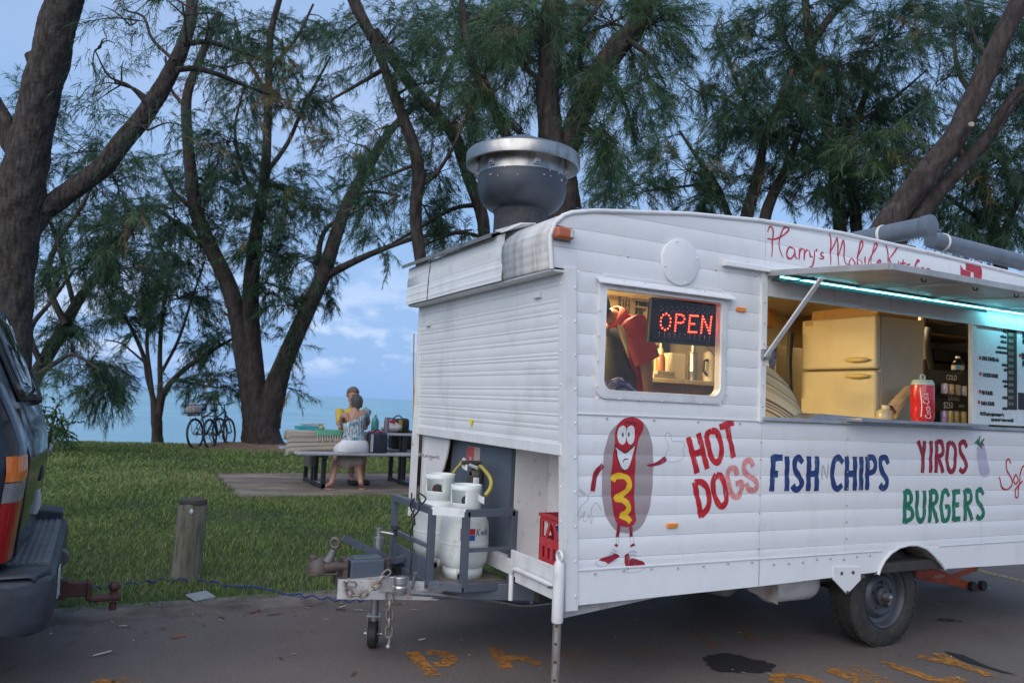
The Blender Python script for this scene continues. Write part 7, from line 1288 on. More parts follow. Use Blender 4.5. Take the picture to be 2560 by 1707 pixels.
# man on the far bench, facing the camera, mostly behind her
ym_ = yB+.02; mh = C1(1680, 178, ym_-.06); mp_ = Vector((mh.x+.0, ym_, zbench+.10)); ms_ = Vector((mh.x+.01, ym_-.03, mh.z-.27))
mn_ = thing('person', (mp_.x, ym_, GS), 'person with tousled brown hair in a yellow shirt facing the camera across the table', 'person')
mL, mR = ms_+Vector((-.20, 0, -.03)), ms_+Vector((.20, 0, -.03)); eL, eR = C1(1562, 452, tb_-.02), C1(1800, 450, tb_-.02); eL.z = ztab+.06; eR.z = ztab+.06
J = {'pel': (mp_, (.15, .11)), 'wst': (mp_.lerp(ms_, .45), (.14, .10)), 'chs': (mp_.lerp(ms_, .82), (.165, .11)), 'nk0': (ms_+Vector((0, 0, .04)), .062), 'nk': (ms_.lerp(mh, .55), .052), 'hd0': (mh+Vector((0, 0, -.05)), .06), 'sl': (mL, .062), 'sr': (mR, .062), 'el': (eL, .046), 'er': (eR, .046), 'wl': (Vector((mh.x-.08, tt_+.42, ztab+.05)), .030), 'wr': (Vector((mh.x+.10, tt_+.42, ztab+.05)), .030),
     'tl': (mp_+Vector((-.10, -.06, -.03)), .095), 'tr': (mp_+Vector((.10, -.06, -.03)), .095), 'kl': (Vector((mp_.x-.10, yB-.46, zbench+.02)), .066), 'kr': (Vector((mp_.x+.10, yB-.46, zbench+.02)), .066), 'al': (Vector((mp_.x-.08, yB-.50, GS+.11)), .042), 'ar': (Vector((mp_.x+.10, yB-.44, GS+.11)), .042), 'ol': (Vector((mp_.x-.09, yB-.64, GS+.05)), (.045, .035)), 'or': (Vector((mp_.x+.11, yB-.58, GS+.05)), (.045, .035))}
E_ = [('pel', 'wst'), ('wst', 'chs'), ('chs', 'nk0'), ('nk0', 'nk'), ('nk', 'hd0'), ('chs', 'sl'), ('chs', 'sr'), ('sl', 'el'), ('el', 'wl'), ('sr', 'er'), ('er', 'wr'), ('pel', 'tl'), ('pel', 'tr'), ('tl', 'kl'), ('tr', 'kr'), ('kl', 'al'), ('al', 'ol'), ('kr', 'ar'), ('ar', 'or')]
hand(J, E_, 'wl', J['wl'][0], (.6, -.6, 0), (0, 0, 1)); hand(J, E_, 'wr', J['wr'][0], (-.6, -.6, 0), (0, 0, 1))
skin_body('body', J, E_, SKIN, mn_); head(mn_, mh, .112, (.05, -1, -.12), SKIN, HAIRB, .6)
YS = pm('shirt_yellow', (.50, .36, .05), (.44, .31, .04), 9, .8); mb = MB(); rows = []
for v, wx, dp in ((0, .20, .14), (.4, .19, .13), (.8, .225, .135), (.95, .215, .105), (1.06, .12, .07), (1.14, .07, .06)): c = mp_.lerp(ms_, v); rows.append([(c.x+wx*math.cos(t), c.y+dp*math.sin(t), c.z) for t in np.linspace(0, 6.283, 25)[:-1]])
mb.grid(rows, closed=True); mb.build('shirt', YS, mn_, smooth=70, solid=.006)
for a, b in ((mL, eL), (mR, eR)): mb = MB(); mb.tube([a+Vector((0, 0, .03)), a.lerp(b, .3), a.lerp(b, .72)], [.070, .064, .058], 14); mb.build('sleeve', YS, mn_, smooth=70)
for sg, q in ((-1, 'kl'), (1, 'kr')): mb = MB(); a = mp_+Vector((sg*.10, -.04, -.02)); k = Vector(J[q][0]); mb.tube([a, a.lerp(k, .5), k], [.115, .10, .085], 12); mb.build('shorts_leg', BBK, mn_, smooth=70); f_ = Vector(J['ol' if sg < 0 else 'or'][0]); mb = MB(); mb.obox(f_+Vector((0, .04, -.01)), (.27, .10, .075), (0, 1, 0)); mb.build('shoe', BBK, mn_, bev=.025, seg=3)
# worker inside the caravan, bent forward with the head hidden by the wall beside the window
wk_ = thing('person', (.28, 1.0, .56), 'person in a red polo shirt and black apron bending forward inside the caravan window', 'person')
yy = .78; pel = W8(330, 1560, yy+.06); nk0 = W8(215, 440, yy); shn = W8(470, 560, yy-.12); eln = W8(650, 1060, yy-.14); wrn = W8(668, 1440, yy-.16); hdc = W8(60, 330, yy-.0); chs = W8(330, 700, yy+.02); wst = W8(300, 1180, yy+.05)
shf = W8(200, 620, yy+.22); elf = W8(180, 980, yy+.28); wrf = W8(120, 1300, yy+.10)
J = {'pel': (pel, (.15, .13)), 'wst': (wst, (.135, .12)), 'chs': (chs, (.15, .12)), 'nk0': (nk0, .07), 'hd0': (hdc, .06), 'sn': (shn, .070), 'en': (eln, .046), 'wn': (wrn, .034), 'sf': (shf, .065), 'ef': (elf, .046), 'wf': (wrf, .032), 'tl': (pel+Vector((.02, -.09, -.10)), .10), 'tr': (pel+Vector((.02, .09, -.10)), .10), 'kl': (Vector((pel.x, pel.y-.09, .98)), .07), 'kr': (Vector((pel.x, pel.y+.09, .98)), .07), 'al': (Vector((pel.x+.03, pel.y-.09, .64)), .05), 'ar': (Vector((pel.x+.03, pel.y+.09, .64)), .05), 'ol': (Vector((pel.x-.10, pel.y-.10, .60)), (.045, .035)), 'or': (Vector((pel.x-.10, pel.y+.10, .60)), (.045, .035))}
E_ = [('pel', 'wst'), ('wst', 'chs'), ('chs', 'nk0'), ('nk0', 'hd0'), ('chs', 'sn'), ('sn', 'en'), ('en', 'wn'), ('chs', 'sf'), ('sf', 'ef'), ('ef', 'wf'), ('pel', 'tl'), ('pel', 'tr'), ('tl', 'kl'), ('tr', 'kr'), ('kl', 'al'), ('al', 'ol'), ('kr', 'ar'), ('ar', 'or')]
hand(J, E_, 'wn', J['wn'][0], (.05, 0, -1), (1, 0, 0)); hand(J, E_, 'wf', J['wf'][0], (-.4, 0, -1), (1, 0, 0))
skin_body('body', J, E_, SKIN2, wk_); head(wk_, hdc+Vector((-.09, .0, .03)), .105, (-.85, -.1, -.5), SKIN2, pm('hair_black', (.02, .018, .016), None, 20, .7), 1.1, (-.3, 0, .95))
POLO = pm('polo_red', (.30, .028, .022), (.24, .02, .018), 14, .8, bump=.2, bscale=30); mb = MB(); mb.tube([pel+Vector((.02, 0, .02)), wst+Vector((.01, 0, 0)), chs, nk0.lerp(chs, .45), nk0], [.178, .165, .178, .135, .088], 20); mb.build('polo_shirt', POLO, wk_, smooth=70)
mb = MB(); mb.tube([chs.lerp(shn, .45), shn, shn.lerp(eln, .45), eln+Vector((.0, 0, .02))], [.10, .105, .095, .088], 18); mb.build('polo_sleeve', POLO, wk_, smooth=70); mb = MB(); mb.tube([chs.lerp(shf, .5), shf, shf.lerp(elf, .8)], [.10, .09, .08], 14); mb.build('polo_sleeve', POLO, wk_, smooth=70)
mb = MB(); mb.lathe([(.085, -.03), (.088, .0), (.078, .035)], nk0, hdc-nk0, 18); mb.build('polo_collar', pm('collar_red', (.42, .05, .03), None, 9, .8), wk_, smooth=60, solid=.008)
AP = pm('apron_black', (.012, .013, .015), (.02, .02, .02), 8, .7); off = Vector((-.035, -.060, 0))
mb = MB(); rows = []
for (xl, xr), y_ in (((86, 245), 560), ((82, 300), 720), ((76, 355), 900), ((70, 430), 1080), ((64, 500), 1220), ((56, 505), 1420), ((50, 505), 1560)):
    rows.append([tuple(W8(xl+(xr-xl)*u, y_, yy-.155-.07*math.sin(math.pi*u)+(.10 if y_ < 700 else 0)*u)) for u in np.linspace(0, 1, 8)])
mb.grid(rows); mb.build('apron', AP, wk_, smooth=60, solid=.006)
mb = MB(); pts = [((240, 505), (300, 520)), ((258, 600), (362, 620)), ((290, 700), (385, 740)), ((330, 800), (395, 840)), ((370, 900), (402, 960)), ((395, 975), (405, 985))]
mb.grid([[tuple(W8(*a, yy-.262)), tuple(W8((a[0]+b[0])/2, (a[1]+b[1])/2, yy-.272)), tuple(W8(*b, yy-.262))] for a, b in pts]); mb.build('shirt_panel', pm('panel_beige', (.42, .36, .25), (.36, .3, .2), 9, .8), wk_, smooth=60, solid=.004)
# ------------------------------------------------------------------ bicycles leaning on the big trunk
def bike(base, dirv, label, basket, lean):
    d = Vector((dirv[0], dirv[1], 0)).normalized(); ang = math.atan2(d.y, d.x); t = thing('bicycle', tuple(base), label, 'bicycle', 'bicycles leaning on the tree', rz=ang); t.rotation_euler = (lean, 0, ang); R_ = .345; wb_ = 1.06
    FR = pm('bike_black', (.015, .015, .017), (.03, .03, .033), 9, .35); ST = pm('bike_alloy', (.4, .4, .41), (.3, .3, .3), 12, .3, metal=.8)
    for x in (0, wb_):
        c = (x, 0, R_); mb = MB(); mb.lathe([(R_-.035, -.018), (R_-.01, -.022), (R_, -.010), (R_, .010), (R_-.01, .022), (R_-.035, .018), (R_-.035, -.018)], c, (0, 1, 0), 40); w_ = mb.build('wheel', BLACK, t, smooth=50, local=True)
        mb = MB(); mb.lathe([(R_-.036, -.012), (R_-.052, -.010), (R_-.052, .010), (R_-.036, .012)], c, (0, 1, 0), 40); mb.build('rim', pm('bike_rim', (.05, .05, .055), None, 9, .3, metal=.6), w_, smooth=50, local=True)
        mb = MB()
        for k in range(20): a = 2*math.pi*k/20; mb.tube([(x+.02*math.cos(a+.5), .025*(-1)**k, R_+.02*math.sin(a+.5)), (x+(R_-.05)*math.cos(a), 0, R_+(R_-.05)*math.sin(a))], .0016, 4)
        mb.lathe([(.022, -.035), (.022, .035)], c, (0, 1, 0), 10); mb.build('spokes', ST, w_, local=True, kind='stuff')
    bb_, seat, ht, hb_ = (.44, 0, .30), (.27, 0, .84), (.86, 0, .86), (.89, 0, .74)
    mb = MB(); mb.tube([bb_, (.30, 0, .72)], .017, 8); mb.tube([(.31, 0, .68), ht], .018, 8); mb.tube([bb_, hb_], .021, 8); mb.tube([ht, hb_], .022, 8)
    for s in (-1, 1): mb.tube([bb_, (0, s*.06, R_)], .010, 6); mb.tube([(.30, s*.01, .70), (0, s*.06, R_)], .009, 6); mb.tube([hb_, (.93, s*.05, .66), (wb_, s*.06, R_)], .013, 8)
    mb.build('bike_frame', FR, t, smooth=50, local=True)
    mb = MB(); mb.tube([(.30, 0, .70), seat], .014, 8); mb.build('seat_post', ST, t, local=True); mb = MB(); mb.sphere((.25, 0, .88), (.13, .075, .035), 12, 8); mb.tube([(.3, 0, .88), (.40, 0, .885)], [.045, .02], 8); mb.build('saddle', BLACK, t, smooth=60, local=True)
    mb = MB(); mb.tube([ht, (.83, 0, .99)], .015, 8); mb.tube([(.74, -.30, 1.03), (.82, -.12, 1.01), (.84, 0, 1.0), (.82, .12, 1.01), (.74, .30, 1.03)], .012, 8); mb.build('handlebar', FR, t, smooth=50, local=True)
    mb = MB(); mb.lathe([(.09, -.008), (.095, 0), (.09, .008)], (.44, -.06, .30), (0, 1, 0), 20); mb.tube([(.44, -.08, .30), (.52, -.09, .15)], .010, 6); mb.tube([(.44, .08, .30), (.36, .09, .45)], .010, 6); mb.obox((.53, -.14, .145), (.09, .07, .02)); mb.obox((.35, .14, .455), (.09, .07, .02)); mb.build('crankset', FR, t, local=True)
    mb = MB(); mb.lathe([(.05, -.045), (.045, -.03), (.03, -.02)], (0, 0, R_), (0, 1, 0), 14); mb.build('gear_cassette', ST, t, local=True)
    mb = MB(); mb.lathe([(0, .0), (.028, .0), (.02, .02)], (-.10, 0, .76), (-1, 0, 0), 10); mb.build('rear_reflector', pm('reflector_red', (.5, .02, .02), None, 9, .3), t, local=True)
    mb = MB(); mb.box(-.22, .20, -.07, .07, .735, .75)
    for s in (-1, 1): mb.tube([(-.1, s*.06, .74), (0, s*.07, R_)], .006, 5)
    mb.build('rear_rack', FR, t, local=True)
    mb = MB()
    for k in range(2): z = .80+.17*k; w2_ = .15+.02*k; pts = [(-.26, -w2_, z), (.16, -w2_, z), (.16, w2_, z), (-.26, w2_, z)]; mb.tube(pts, .007, 6, closed=True)
    for x in np.linspace(-.26, .16, 7):
        for s in (-1, 1): mb.tube([(x, s*.14, .752), (x, s*.17, .97)], .003, 4)
    for y in np.linspace(-.14, .14, 5): mb.tube([(-.25, y, .752), (-.265, y*1.15, .97)], .003, 4)
    if basket: mb.build('wire_basket', FR, t, local=True, kind='stuff')
    return t
wb1, wf1 = Vector(PZ(zp('c1', 185, 695), .145)), Vector(PZ(zp('c1', 485, 668), .145)); wb2, wf2 = Vector(PZ(zp('c1', 330, 697), .145)), Vector(PZ(zp('c1', 590, 664), .145))
dv1 = (wf1-wb1).normalized(); dv2 = (wf2-wb2).normalized()
b1_ = bike(wb1, dv1, 'black bicycle with a wire basket holding a pale bag, leaning left of the trunk', True, -.10); b2_ = bike(wb2, dv2, 'black bicycle without a basket, tucked closest against the trunk', False, -.12)
mb = MB(); rows = []; M_ = Matrix.Translation(wb1) @ Matrix.Rotation(math.atan2(dv1.y, dv1.x), 4, 'Z') @ Matrix.Rotation(-.10, 4, 'X')
for i in range(7): v = i/6; rr = .19*math.sin(math.pi*(.2+.8*v)**.9)+.02; rows.append([tuple(M_ @ Vector((-.05+rr*math.cos(t)*(1+.1*math.sin(3*t+i)), rr*.8*math.sin(t), .76+.27*v+.015*math.sin(3*t)))) for t in np.linspace(0, 6.283, 15)[:-1]])
mb.grid(rows, closed=True); obj1('tote_bag', mb, pm('tote_pale', (.50, .44, .42), (.28, .26, .27), 9, .8, detail=2), 'pale bag stuffed in the basket of the left bicycle', 'bag', smooth=50)
# ------------------------------------------------------------------ casuarina trees
BARK = pm('casuarina_bark', (.056, .049, .046), (.100, .087, .080), 7, .95, bump=1.0, bscale=30, dirt=(.030, .024, .022), dscale=(34, 34, 8), damt=.95, dpos=.47, stretch=(3, 3, .7), spec=.15)
BARKF = pm('casuarina_bark_far', (.052, .042, .040), (.088, .073, .067), 5, .95, bump=.8, bscale=16, dirt=(.028, .023, .022), dscale=(16, 16, 4), damt=.9, dpos=.48, spec=.15)
NDL = leafmat('needles', [(0, (.019, .044, .027)), (.35, (.042, .088, .050)), (.62, (.074, .138, .068)), (.82, (.115, .20, .08)), (.93, (.16, .18, .07)), (1, (.23, .15, .085))], .32, .55)
def DP(x, y, dep): return AT(zp('d', x, y), dep)
class Tree:
    def __init__(s, name, label, dep, base, group='casuarina trees along the shore'):
        b = DP(*base, dep); s.dep = dep; g = ground_h(b[0], b[1]); s.t = thing(name, (b[0], b[1], g), label, 'tree', group); s.limbs = []; s.tw = MB(); s.pos = []; s.dir = []; s.tint = []; s.siz = []; s.bark = BARK if dep < 10 else BARKF
    def limb(s, name, pts, to_ground=False, dz=0.0, n=16, rough=.05):
        near = s.dep < 11 and n > 12; n = 40 if near else n
        """pts = (x, y, width) measured across the photograph at this tree's distance"""
        P = []
        for i, (x, y, w_) in enumerate(pts): d = s.dep+dz*i/max(1, len(pts)-1); p = DP(x, y, d); P.append([*p, w_*1.0884/FPX*d/2])
        if to_ground:
            g = ground_h(P[0][0], P[0][1]); r = P[0][3]
            if P[0][2] > g+.3: P = [[P[0][0], P[0][1], g-.1, r*1.35], [P[0][0], P[0][1], g+.25, r*1.12]]+P
            else: P = [[P[0][0], P[0][1], g-.15, r*1.25]]+[p for p in P if p[2] > g]
        S_ = np.array(smoothpath(P, 20 if near else 7)); s.limbs.append(S_); rows = []; ref = Vector((1, 0, 0)); k = len(S_); ph = random.uniform(0, 9)
        for i in range(k):
            tg = Vector(S_[min(i+1, k-1)][:3]-S_[max(i-1, 0)][:3]).normalized(); a = (ref-tg*ref.dot(tg)).normalized(); b = tg.cross(a); ref = a; c = Vector(S_[i][:3]); r = max(.006, S_[i][3]); row = []
            for j in range(n): t = 2*math.pi*j/n; rr = r*(1+rough*math.sin(3*t+ph+i*.22)+rough*.7*math.sin(5*t-i*.31+ph)+random.uniform(-.5, .5)*rough*(.9 if not near else 1.2)); row.append(tuple(c+(a*math.cos(t)+b*math.sin(t))*rr))
            rows.append(row)
        mb = MB(); mb.grid(rows, closed=True); mb.f += [tuple(range(n)), tuple(range((k-1)*n, k*n))]; return mb.build(name, s.bark, s.t, smooth=80)
    def clump(s, x, y, rx, ry, n, dz=0.0, tint=0.0, droop=.10, brown=0.03):
        n = int(n*(1.6 if n < 100 else 1.3)); rx *= 1.2; ry *= 1.2
        d = s.dep+dz+random.uniform(-.5, .5); px = 1.0884/FPX*d; c = np.array(DP(x, y, d)); R = np.array([rx*px, ry*px]); L_all = np.concatenate(s.limbs); k = int(np.argmin(((L_all[:, :3]-c)**2).sum(1)+(L_all[:, 2] > c[2]+.5)*1.0)); st_ = L_all[k]
        def inside():
            while True:
                q = rng.uniform(-1, 1, 3)
                if q@q < 1: break
            q = q*(1.12 if rng.random() < .2 else 1.0); return c+RT*q[0]*R[0]+UP*q[1]*R[1]+FW*q[2]*min(1.1, R.mean()*.8)
        mid = (st_[:3]+c)/2+np.array([0, 0, .12*R[1]]); main = np.array(smoothpath([st_[:3], mid, c], 6)); r0 = min(st_[3]*.6, .016+.010*R.mean()*2)
        s.tw.tube([tuple(p) for p in main], [r0*(1-.65*i/(len(main)-1)) for i in range(len(main))], 6)
        nt_ = max(4, int(n/6.5))
        for i in range(nt_):
            a = main[rng.integers(len(main)//2, len(main))]; e = inside(); m_ = (a+e)/2+np.array([0, 0, .10*np.linalg.norm(e-a)])+rng.normal(0, .05, 3)*R.mean(); tw = np.array(smoothpath([a, m_, e], 4)); s.tw.tube([tuple(p) for p in tw], [.011*(1-.75*j/(len(tw)-1)) for j in range(len(tw))], 4)
            k = max(2, int(round(n/nt_))); tv = .40+tint+rng.normal(0, .09)
            for j in range(k):
                u = .30+.7*(j+rng.random())/k; f_ = u*(len(tw)-1); q = int(min(f_, len(tw)-2)); p = tw[q]+(tw[q+1]-tw[q])*(f_-q); dd = tw[q+1]-tw[q]; dd = dd/np.linalg.norm(dd); s.pos.append(p+rng.normal(0, .06, 3)); s.dir.append(dd*.8+rng.normal(0, .50, 3)+np.array([0, 0, -.1])); s.tint.append(1.0 if rng.random() < brown else float(np.clip(tv+rng.normal(0, .07), 0, .86))); s.siz.append(1.0)
    def finish(s, per=46, ln=.27, wd=.0026):
        s.tw.build('branches', s.bark, s.t, smooth=80, kind='stuff', fixn=False)
        P = np.array(s.pos); D = np.array(s.dir); T = np.array(s.tint); n = len(P); per = int(per*1.1); D /= np.linalg.norm(D, axis=1, keepdims=True); wd = wd*max(1, s.dep/9)
        base = np.repeat(P, per, 0); dd = np.repeat(D, per, 0); m = n*per; u = rng.uniform(0, 1, (m, 1)); base = base+dd*u*.50+np.array([0, 0, -.12])*u*u
        nd = dd*.75+rng.normal(0, .46, (m, 3))+np.array([0, 0, -.30]); nd /= np.linalg.norm(nd, axis=1, keepdims=True); L = .70*ln*rng.uniform(.4, 1.4, (m, 1))*(1.1-.40*u)
        mid = base+nd*L*.5+np.array([0, 0, -.04])*L; tip = base+nd*L*.92+np.array([0, 0, -.24])*L; sd = np.cross(nd, rng.normal(0, 1, (m, 3))); sd /= np.linalg.norm(sd, axis=1, keepdims=True); w_ = wd*rng.uniform(.7, 1.3, (m, 1))
        V = np.stack([base-sd*w_*.7, base+sd*w_*.7, mid+sd*w_, mid-sd*w_, tip], 1).reshape(-1, 3)-np.array(WL[s.t.name])
        tn = np.repeat(np.clip(np.repeat(T, per)+rng.normal(0, .05, m), 0, 1), 5); o = blade_mesh('crown', V, tn, NDL, s.t); o['kind'] = 'stuff'; return n*per*3
NT = 0
# A: nearest trunk, left
A = Tree('casuarina_tree', 'thick nearest casuarina trunk at the left edge with rough bark and one long branch', 8.0, (42, 900))
A.limb('trunk', [(26, 800, 84), (28, 700, 84), (34, 600, 88), (42, 500, 96), (50, 440, 97), (61, 370, 92), (76, 300, 84), (92, 220, 82), (111, 150, 82), (140, 30, 77), (166, -60, 73)], True, n=22, rough=.035)
A.limb('limb', [(46, 575, 46), (72, 520, 50), (98, 485, 47), (140, 455, 46), (225, 392, 44), (300, 305, 42), (365, 215, 38), (405, 140, 33), (432, 70, 28), (445, -30, 24)], dz=.5); A.limb('limb', [(62, 400, 50), (30, 330, 48), (8, 280, 42), (-25, 220, 38)])
A.limb('branch_stub', [(100, 190, 30), (84, 150, 34), (70, 124, 26)], n=10)
A.limb('limb', [(405, 160, 14), (450, 158, 13), (510, 175, 11), (570, 200, 9), (620, 216, 6)], dz=.5, n=8); A.limb('limb', [(420, 102, 14), (480, 97, 12), (530, 112, 9), (585, 130, 5)], dz=.4, n=8); A.limb('limb', [(400, 140, 9), (350, 90, 7), (330, 40, 6), (290, 25, 4)], dz=.3, n=8); A.limb('limb', [(345, 250, 9), (300, 200, 7), (250, 175, 5), (220, 120, 3)], dz=-.3, n=8)
for q in ((300, 60, 110, 55, 10), (420, 10, 90, 40, 14), (265, 190, 90, 60, 13), (520, 150, 90, 50, 16), (480, 60, 70, 40, 12), (230, 110, 60, 40, 5), (340, 300, 70, 60, 12)): A.clump(*q, brown=.12)
NT += A.finish(34, .17, .0030)
# D: leaning tree behind the parked car
T_ = Tree('casuarina_tree', 'leaning casuarina behind the parked car with low drooping foliage', 15.0, (55, 940))
T_.limb('trunk', [(48, 960, 40), (62, 900, 36), (92, 845, 32), (132, 780, 28), (172, 705, 24), (215, 640, 18), (270, 575, 14), (325, 490, 9)], True, dz=.6); T_.limb('limb', [(150, 745, 16), (110, 650, 14), (130, 560, 11), (190, 470, 8), (230, 380, 5)], n=8); T_.limb('limb', [(75, 870, 15), (125, 835, 12), (170, 815, 8), (230, 850, 5)], n=8, dz=-.4); T_.limb('limb', [(95, 840, 14), (70, 760, 12), (120, 690, 9), (170, 620, 6)], n=8); T_.limb('limb', [(172, 705, 12), (120, 520, 9), (60, 380, 8), (50, 290, 5)], n=8)
for q in ((50, 235, 70, 55, 26), (175, 345, 110, 70, 40), (270, 420, 130, 80, 72), (170, 500, 100, 70, 48), (290, 540, 110, 80, 72), (60, 400, 60, 70, 22), (200, 620, 100, 70, 58), (300, 640, 80, 70, 42), (110, 610, 60, 60, 22), (180, 780, 80, 45, 40), (205, 850, 90, 45, 52), (250, 900, 48, 34, 30), (140, 890, 40, 35, 14), (130, 720, 40, 40, 10)): T_.clump(*q, dz=random.uniform(-.6, .8), tint=.02)
NT += T_.finish(44, .30)
# C: small many-stemmed tree
T_ = Tree('casuarina_tree', 'small many stemmed casuarina between the leaning tree and the bicycles', 19.5, (360, 1022))
T_.limb('trunk', [(361, 1040, 28), (361, 1000, 24), (359, 962, 24), (352, 915, 13), (340, 870, 11), (330, 820, 10), (300, 750, 8), (262, 690, 6)], True, n=10)
for L_ in ([(360, 970, 16), (368, 890, 12), (368, 800, 10), (376, 700, 8), (402, 590, 6)], [(362, 965, 16), (378, 900, 14), (420, 852, 12), (475, 812, 10), (545, 772, 6)], [(356, 965, 13), (345, 860, 9), (338, 780, 8), (350, 680, 6)], [(330, 830, 6), (280, 790, 4), (240, 780, 3)], [(400, 870, 8), (440, 880, 6), (500, 890, 4)], [(368, 860, 8), (410, 780, 7), (440, 690, 5), (470, 600, 4)]): T_.limb('limb', L_, n=8)
for q in ((380, 590, 120, 70, 90), (300, 680, 90, 60, 55), (420, 690, 100, 70, 70), (500, 780, 70, 50, 38), (400, 480, 110, 80, 80), (470, 880, 70, 36, 40), (520, 900, 45, 34, 24), (340, 770, 60, 40, 18), (260, 740, 60, 40, 24), (440, 790, 50, 40, 20)): T_.clump(*q, dz=random.uniform(-.8, .8), tint=-.03)
NT += T_.finish(42, .30)
# B: big forked tree by the bicycles
T_ = Tree('casuarina_tree', 'big casuarina forking low into three stems beside the bicycles', 19.0, (600, 1025))
_b = T_.t.location; mb = MB(); rows = []
for r_, h_ in ((0, .10), (.35, .10), (.7, .085), (1.0, .055), (1.25, .03), (1.5, -.01)): rows.append([(_b.x+r_*1.35*math.cos(t)*(1+.12*math.sin(3*t+1)), _b.y-.15+r_*1.0*math.sin(t)*(1+.1*math.sin(4*t)), ground_h(_b.x, min(17.2, max(14, _b.y-.15+r_*math.sin(t))))+h_+.008*math.sin(9*t+r_*7)) for t in np.linspace(0, 6.283, 41)[:-1]])
mb.grid(rows, closed=True); st('needle_litter_ground', mb, pm('needle_litter', (.16, .095, .065), (.24, .15, .10), 9, .95, bump=.7, bscale=50, dirt=(.06, .05, .03), dscale=(7, 7, 7), damt=.7), smooth=60)
T_.limb('trunk', [(604, 1045, 106), (602, 1015, 92), (598, 985, 82), (588, 940, 66), (576, 880, 54), (562, 810, 46), (546, 730, 40), (522, 650, 37), (485, 570, 34), (452, 490, 31), (440, 410, 27), (430, 310, 24), (430, 220, 21), (462, 130, 17), (505, 30, 13)], True, n=20)
T_.limb('limb', [(592, 960, 60), (584, 880, 50), (577, 780, 42), (577, 680, 37), (582, 600, 33), (590, 520, 28), (606, 430, 24), (613, 330, 20), (617, 200, 17), (622, 80, 15), (650, -30, 12)], n=14); T_.limb('limb', [(612, 980, 60), (624, 920, 56), (642, 860, 46), (672, 790, 40), (714, 695, 37), (742, 630, 35), (772, 540, 31), (802, 460, 27), (842, 390, 25), (882, 320, 20), (925, 270, 15), (1000, 205, 9)], n=14)
for L_ in ([(742, 638, 20), (800, 607, 17), (860, 580, 14), (955, 547, 10), (1085, 528, 5)], [(730, 600, 14), (738, 550, 12), (762, 515, 9), (835, 478, 5)], [(500, 585, 12), (445, 548, 11), (390, 500, 9), (330, 470, 6)], [(452, 490, 10), (400, 440, 8), (370, 380, 5)], [(600, 470, 12), (560, 400, 10), (540, 300, 7), (560, 200, 5)], [(610, 400, 12), (660, 330, 10), (700, 240, 8), (760, 130, 5)], [(430, 250, 10), (390, 200, 8), (380, 130, 5)], [(617, 220, 10), (560, 120, 8), (540, 40, 5)], [(802, 460, 10), (850, 440, 8), (920, 450, 5)], [(617, 160, 9), (680, 90, 7), (720, 10, 5)]): T_.limb('limb', L_, n=8)
for q in ((520, 330, 150, 90, 105), (650, 120, 130, 90, 80), (700, 230, 100, 80, 60), (540, 60, 120, 60, 50), (600, 430, 130, 80, 105), (690, 470, 100, 80, 75), (480, 430, 100, 70, 66), (640, 590, 100, 80, 90), (520, 530, 80, 60, 40), (700, 600, 70, 60, 40), (660, 700, 60, 45, 36), (755, 680, 50, 40, 26), (810, 330, 80, 60, 42), (850, 440, 70, 50, 34), (880, 560, 70, 34, 22), (640, 660, 50, 50, 26), (560, 220, 100, 80, 50), (760, 60, 80, 60, 26), (660, 800, 30, 40, 10), (690, 900, 22, 20, 6)): T_.clump(*q, dz=random.uniform(-1, 1), brown=.05)
for q in ((600, 170, 70, 60, 18), (650, 250, 60, 60, 14), (690, 300, 40, 50, 8)): T_.clump(*q, tint=.42, brown=.7)
NT += T_.finish(42, .30)
# E: two slim leaning trees left of the roof vent
T_ = Tree('casuarina_tree', 'slim curved casuarina just left of the roof vent', 12.6, (1000, 1000))
T_.limb('trunk', [(985, 700, 30), (968, 600, 28), (955, 510, 28), (955, 457, 29), (962, 411, 30), (955, 351, 28), (930, 281, 26), (902, 211, 23), (877, 141, 21), (856, 88, 24), (825, 28, 28), (795, -40, 27)], True)
for L_ in ([(960, 430, 11), (1000, 400, 10), (1040, 340, 8), (1075, 270, 6), (1160, 190, 4)], [(950, 380, 9), (900, 400, 7), (850, 420, 4)], [(880, 160, 12), (830, 190, 9), (760, 230, 6)]): T_.limb('limb', L_, n=8)
for q in ((890, 100, 90, 80, 44), (930, 250, 90, 60, 34), (900, 400, 60, 60, 22), (870, 500, 60, 50, 20), (780, 90, 60, 50, 14), (1010, 400, 70, 50, 30), (990, 190, 80, 60, 30), (860, 300, 60, 50, 18)): T_.clump(*q, dz=random.uniform(-.4, .9), tint=.05)
NT += T_.finish(44, .27)
T_ = Tree('casuarina_tree', 'pale barked casuarina leaning left from behind the roof vent', 13.4, (1130, 1000))
T_.limb('trunk', [(1120, 640, 28), (1113, 545, 28), (1106, 492, 29), (1081, 422, 28), (1064, 369, 28), (1046, 316, 27), (1004, 264, 27), (962, 218, 27), (930, 176, 26), (905, 141, 24), (884, 105, 22), (862, 70, 18)], True)
for L_ in ([(1100, 470, 12), (1040, 480, 10), (970, 520, 8), (900, 560, 5)], [(1060, 350, 12), (1120, 350, 9), (1180, 370, 6)], [(1000, 270, 12), (1020, 180, 10), (1060, 100, 7), (1060, 0, 5)], [(1112, 545, 10), (1050, 535, 8), (980, 560, 5)]): T_.limb('limb', L_, n=8)
for q in ((1010, 120, 90, 80, 56), (1040, 40, 90, 60, 48), (1020, 310, 80, 60, 40), (1090, 250, 70, 60, 34), (1010, 500, 70, 50, 32), (1060, 560, 60, 34, 20), (1150, 360, 60, 40, 18), (950, 60, 70, 50, 30), (960, 460, 50, 40, 16)): T_.clump(*q, dz=random.uniform(-.4, .9), tint=.05)
NT += T_.finish(44, .27)
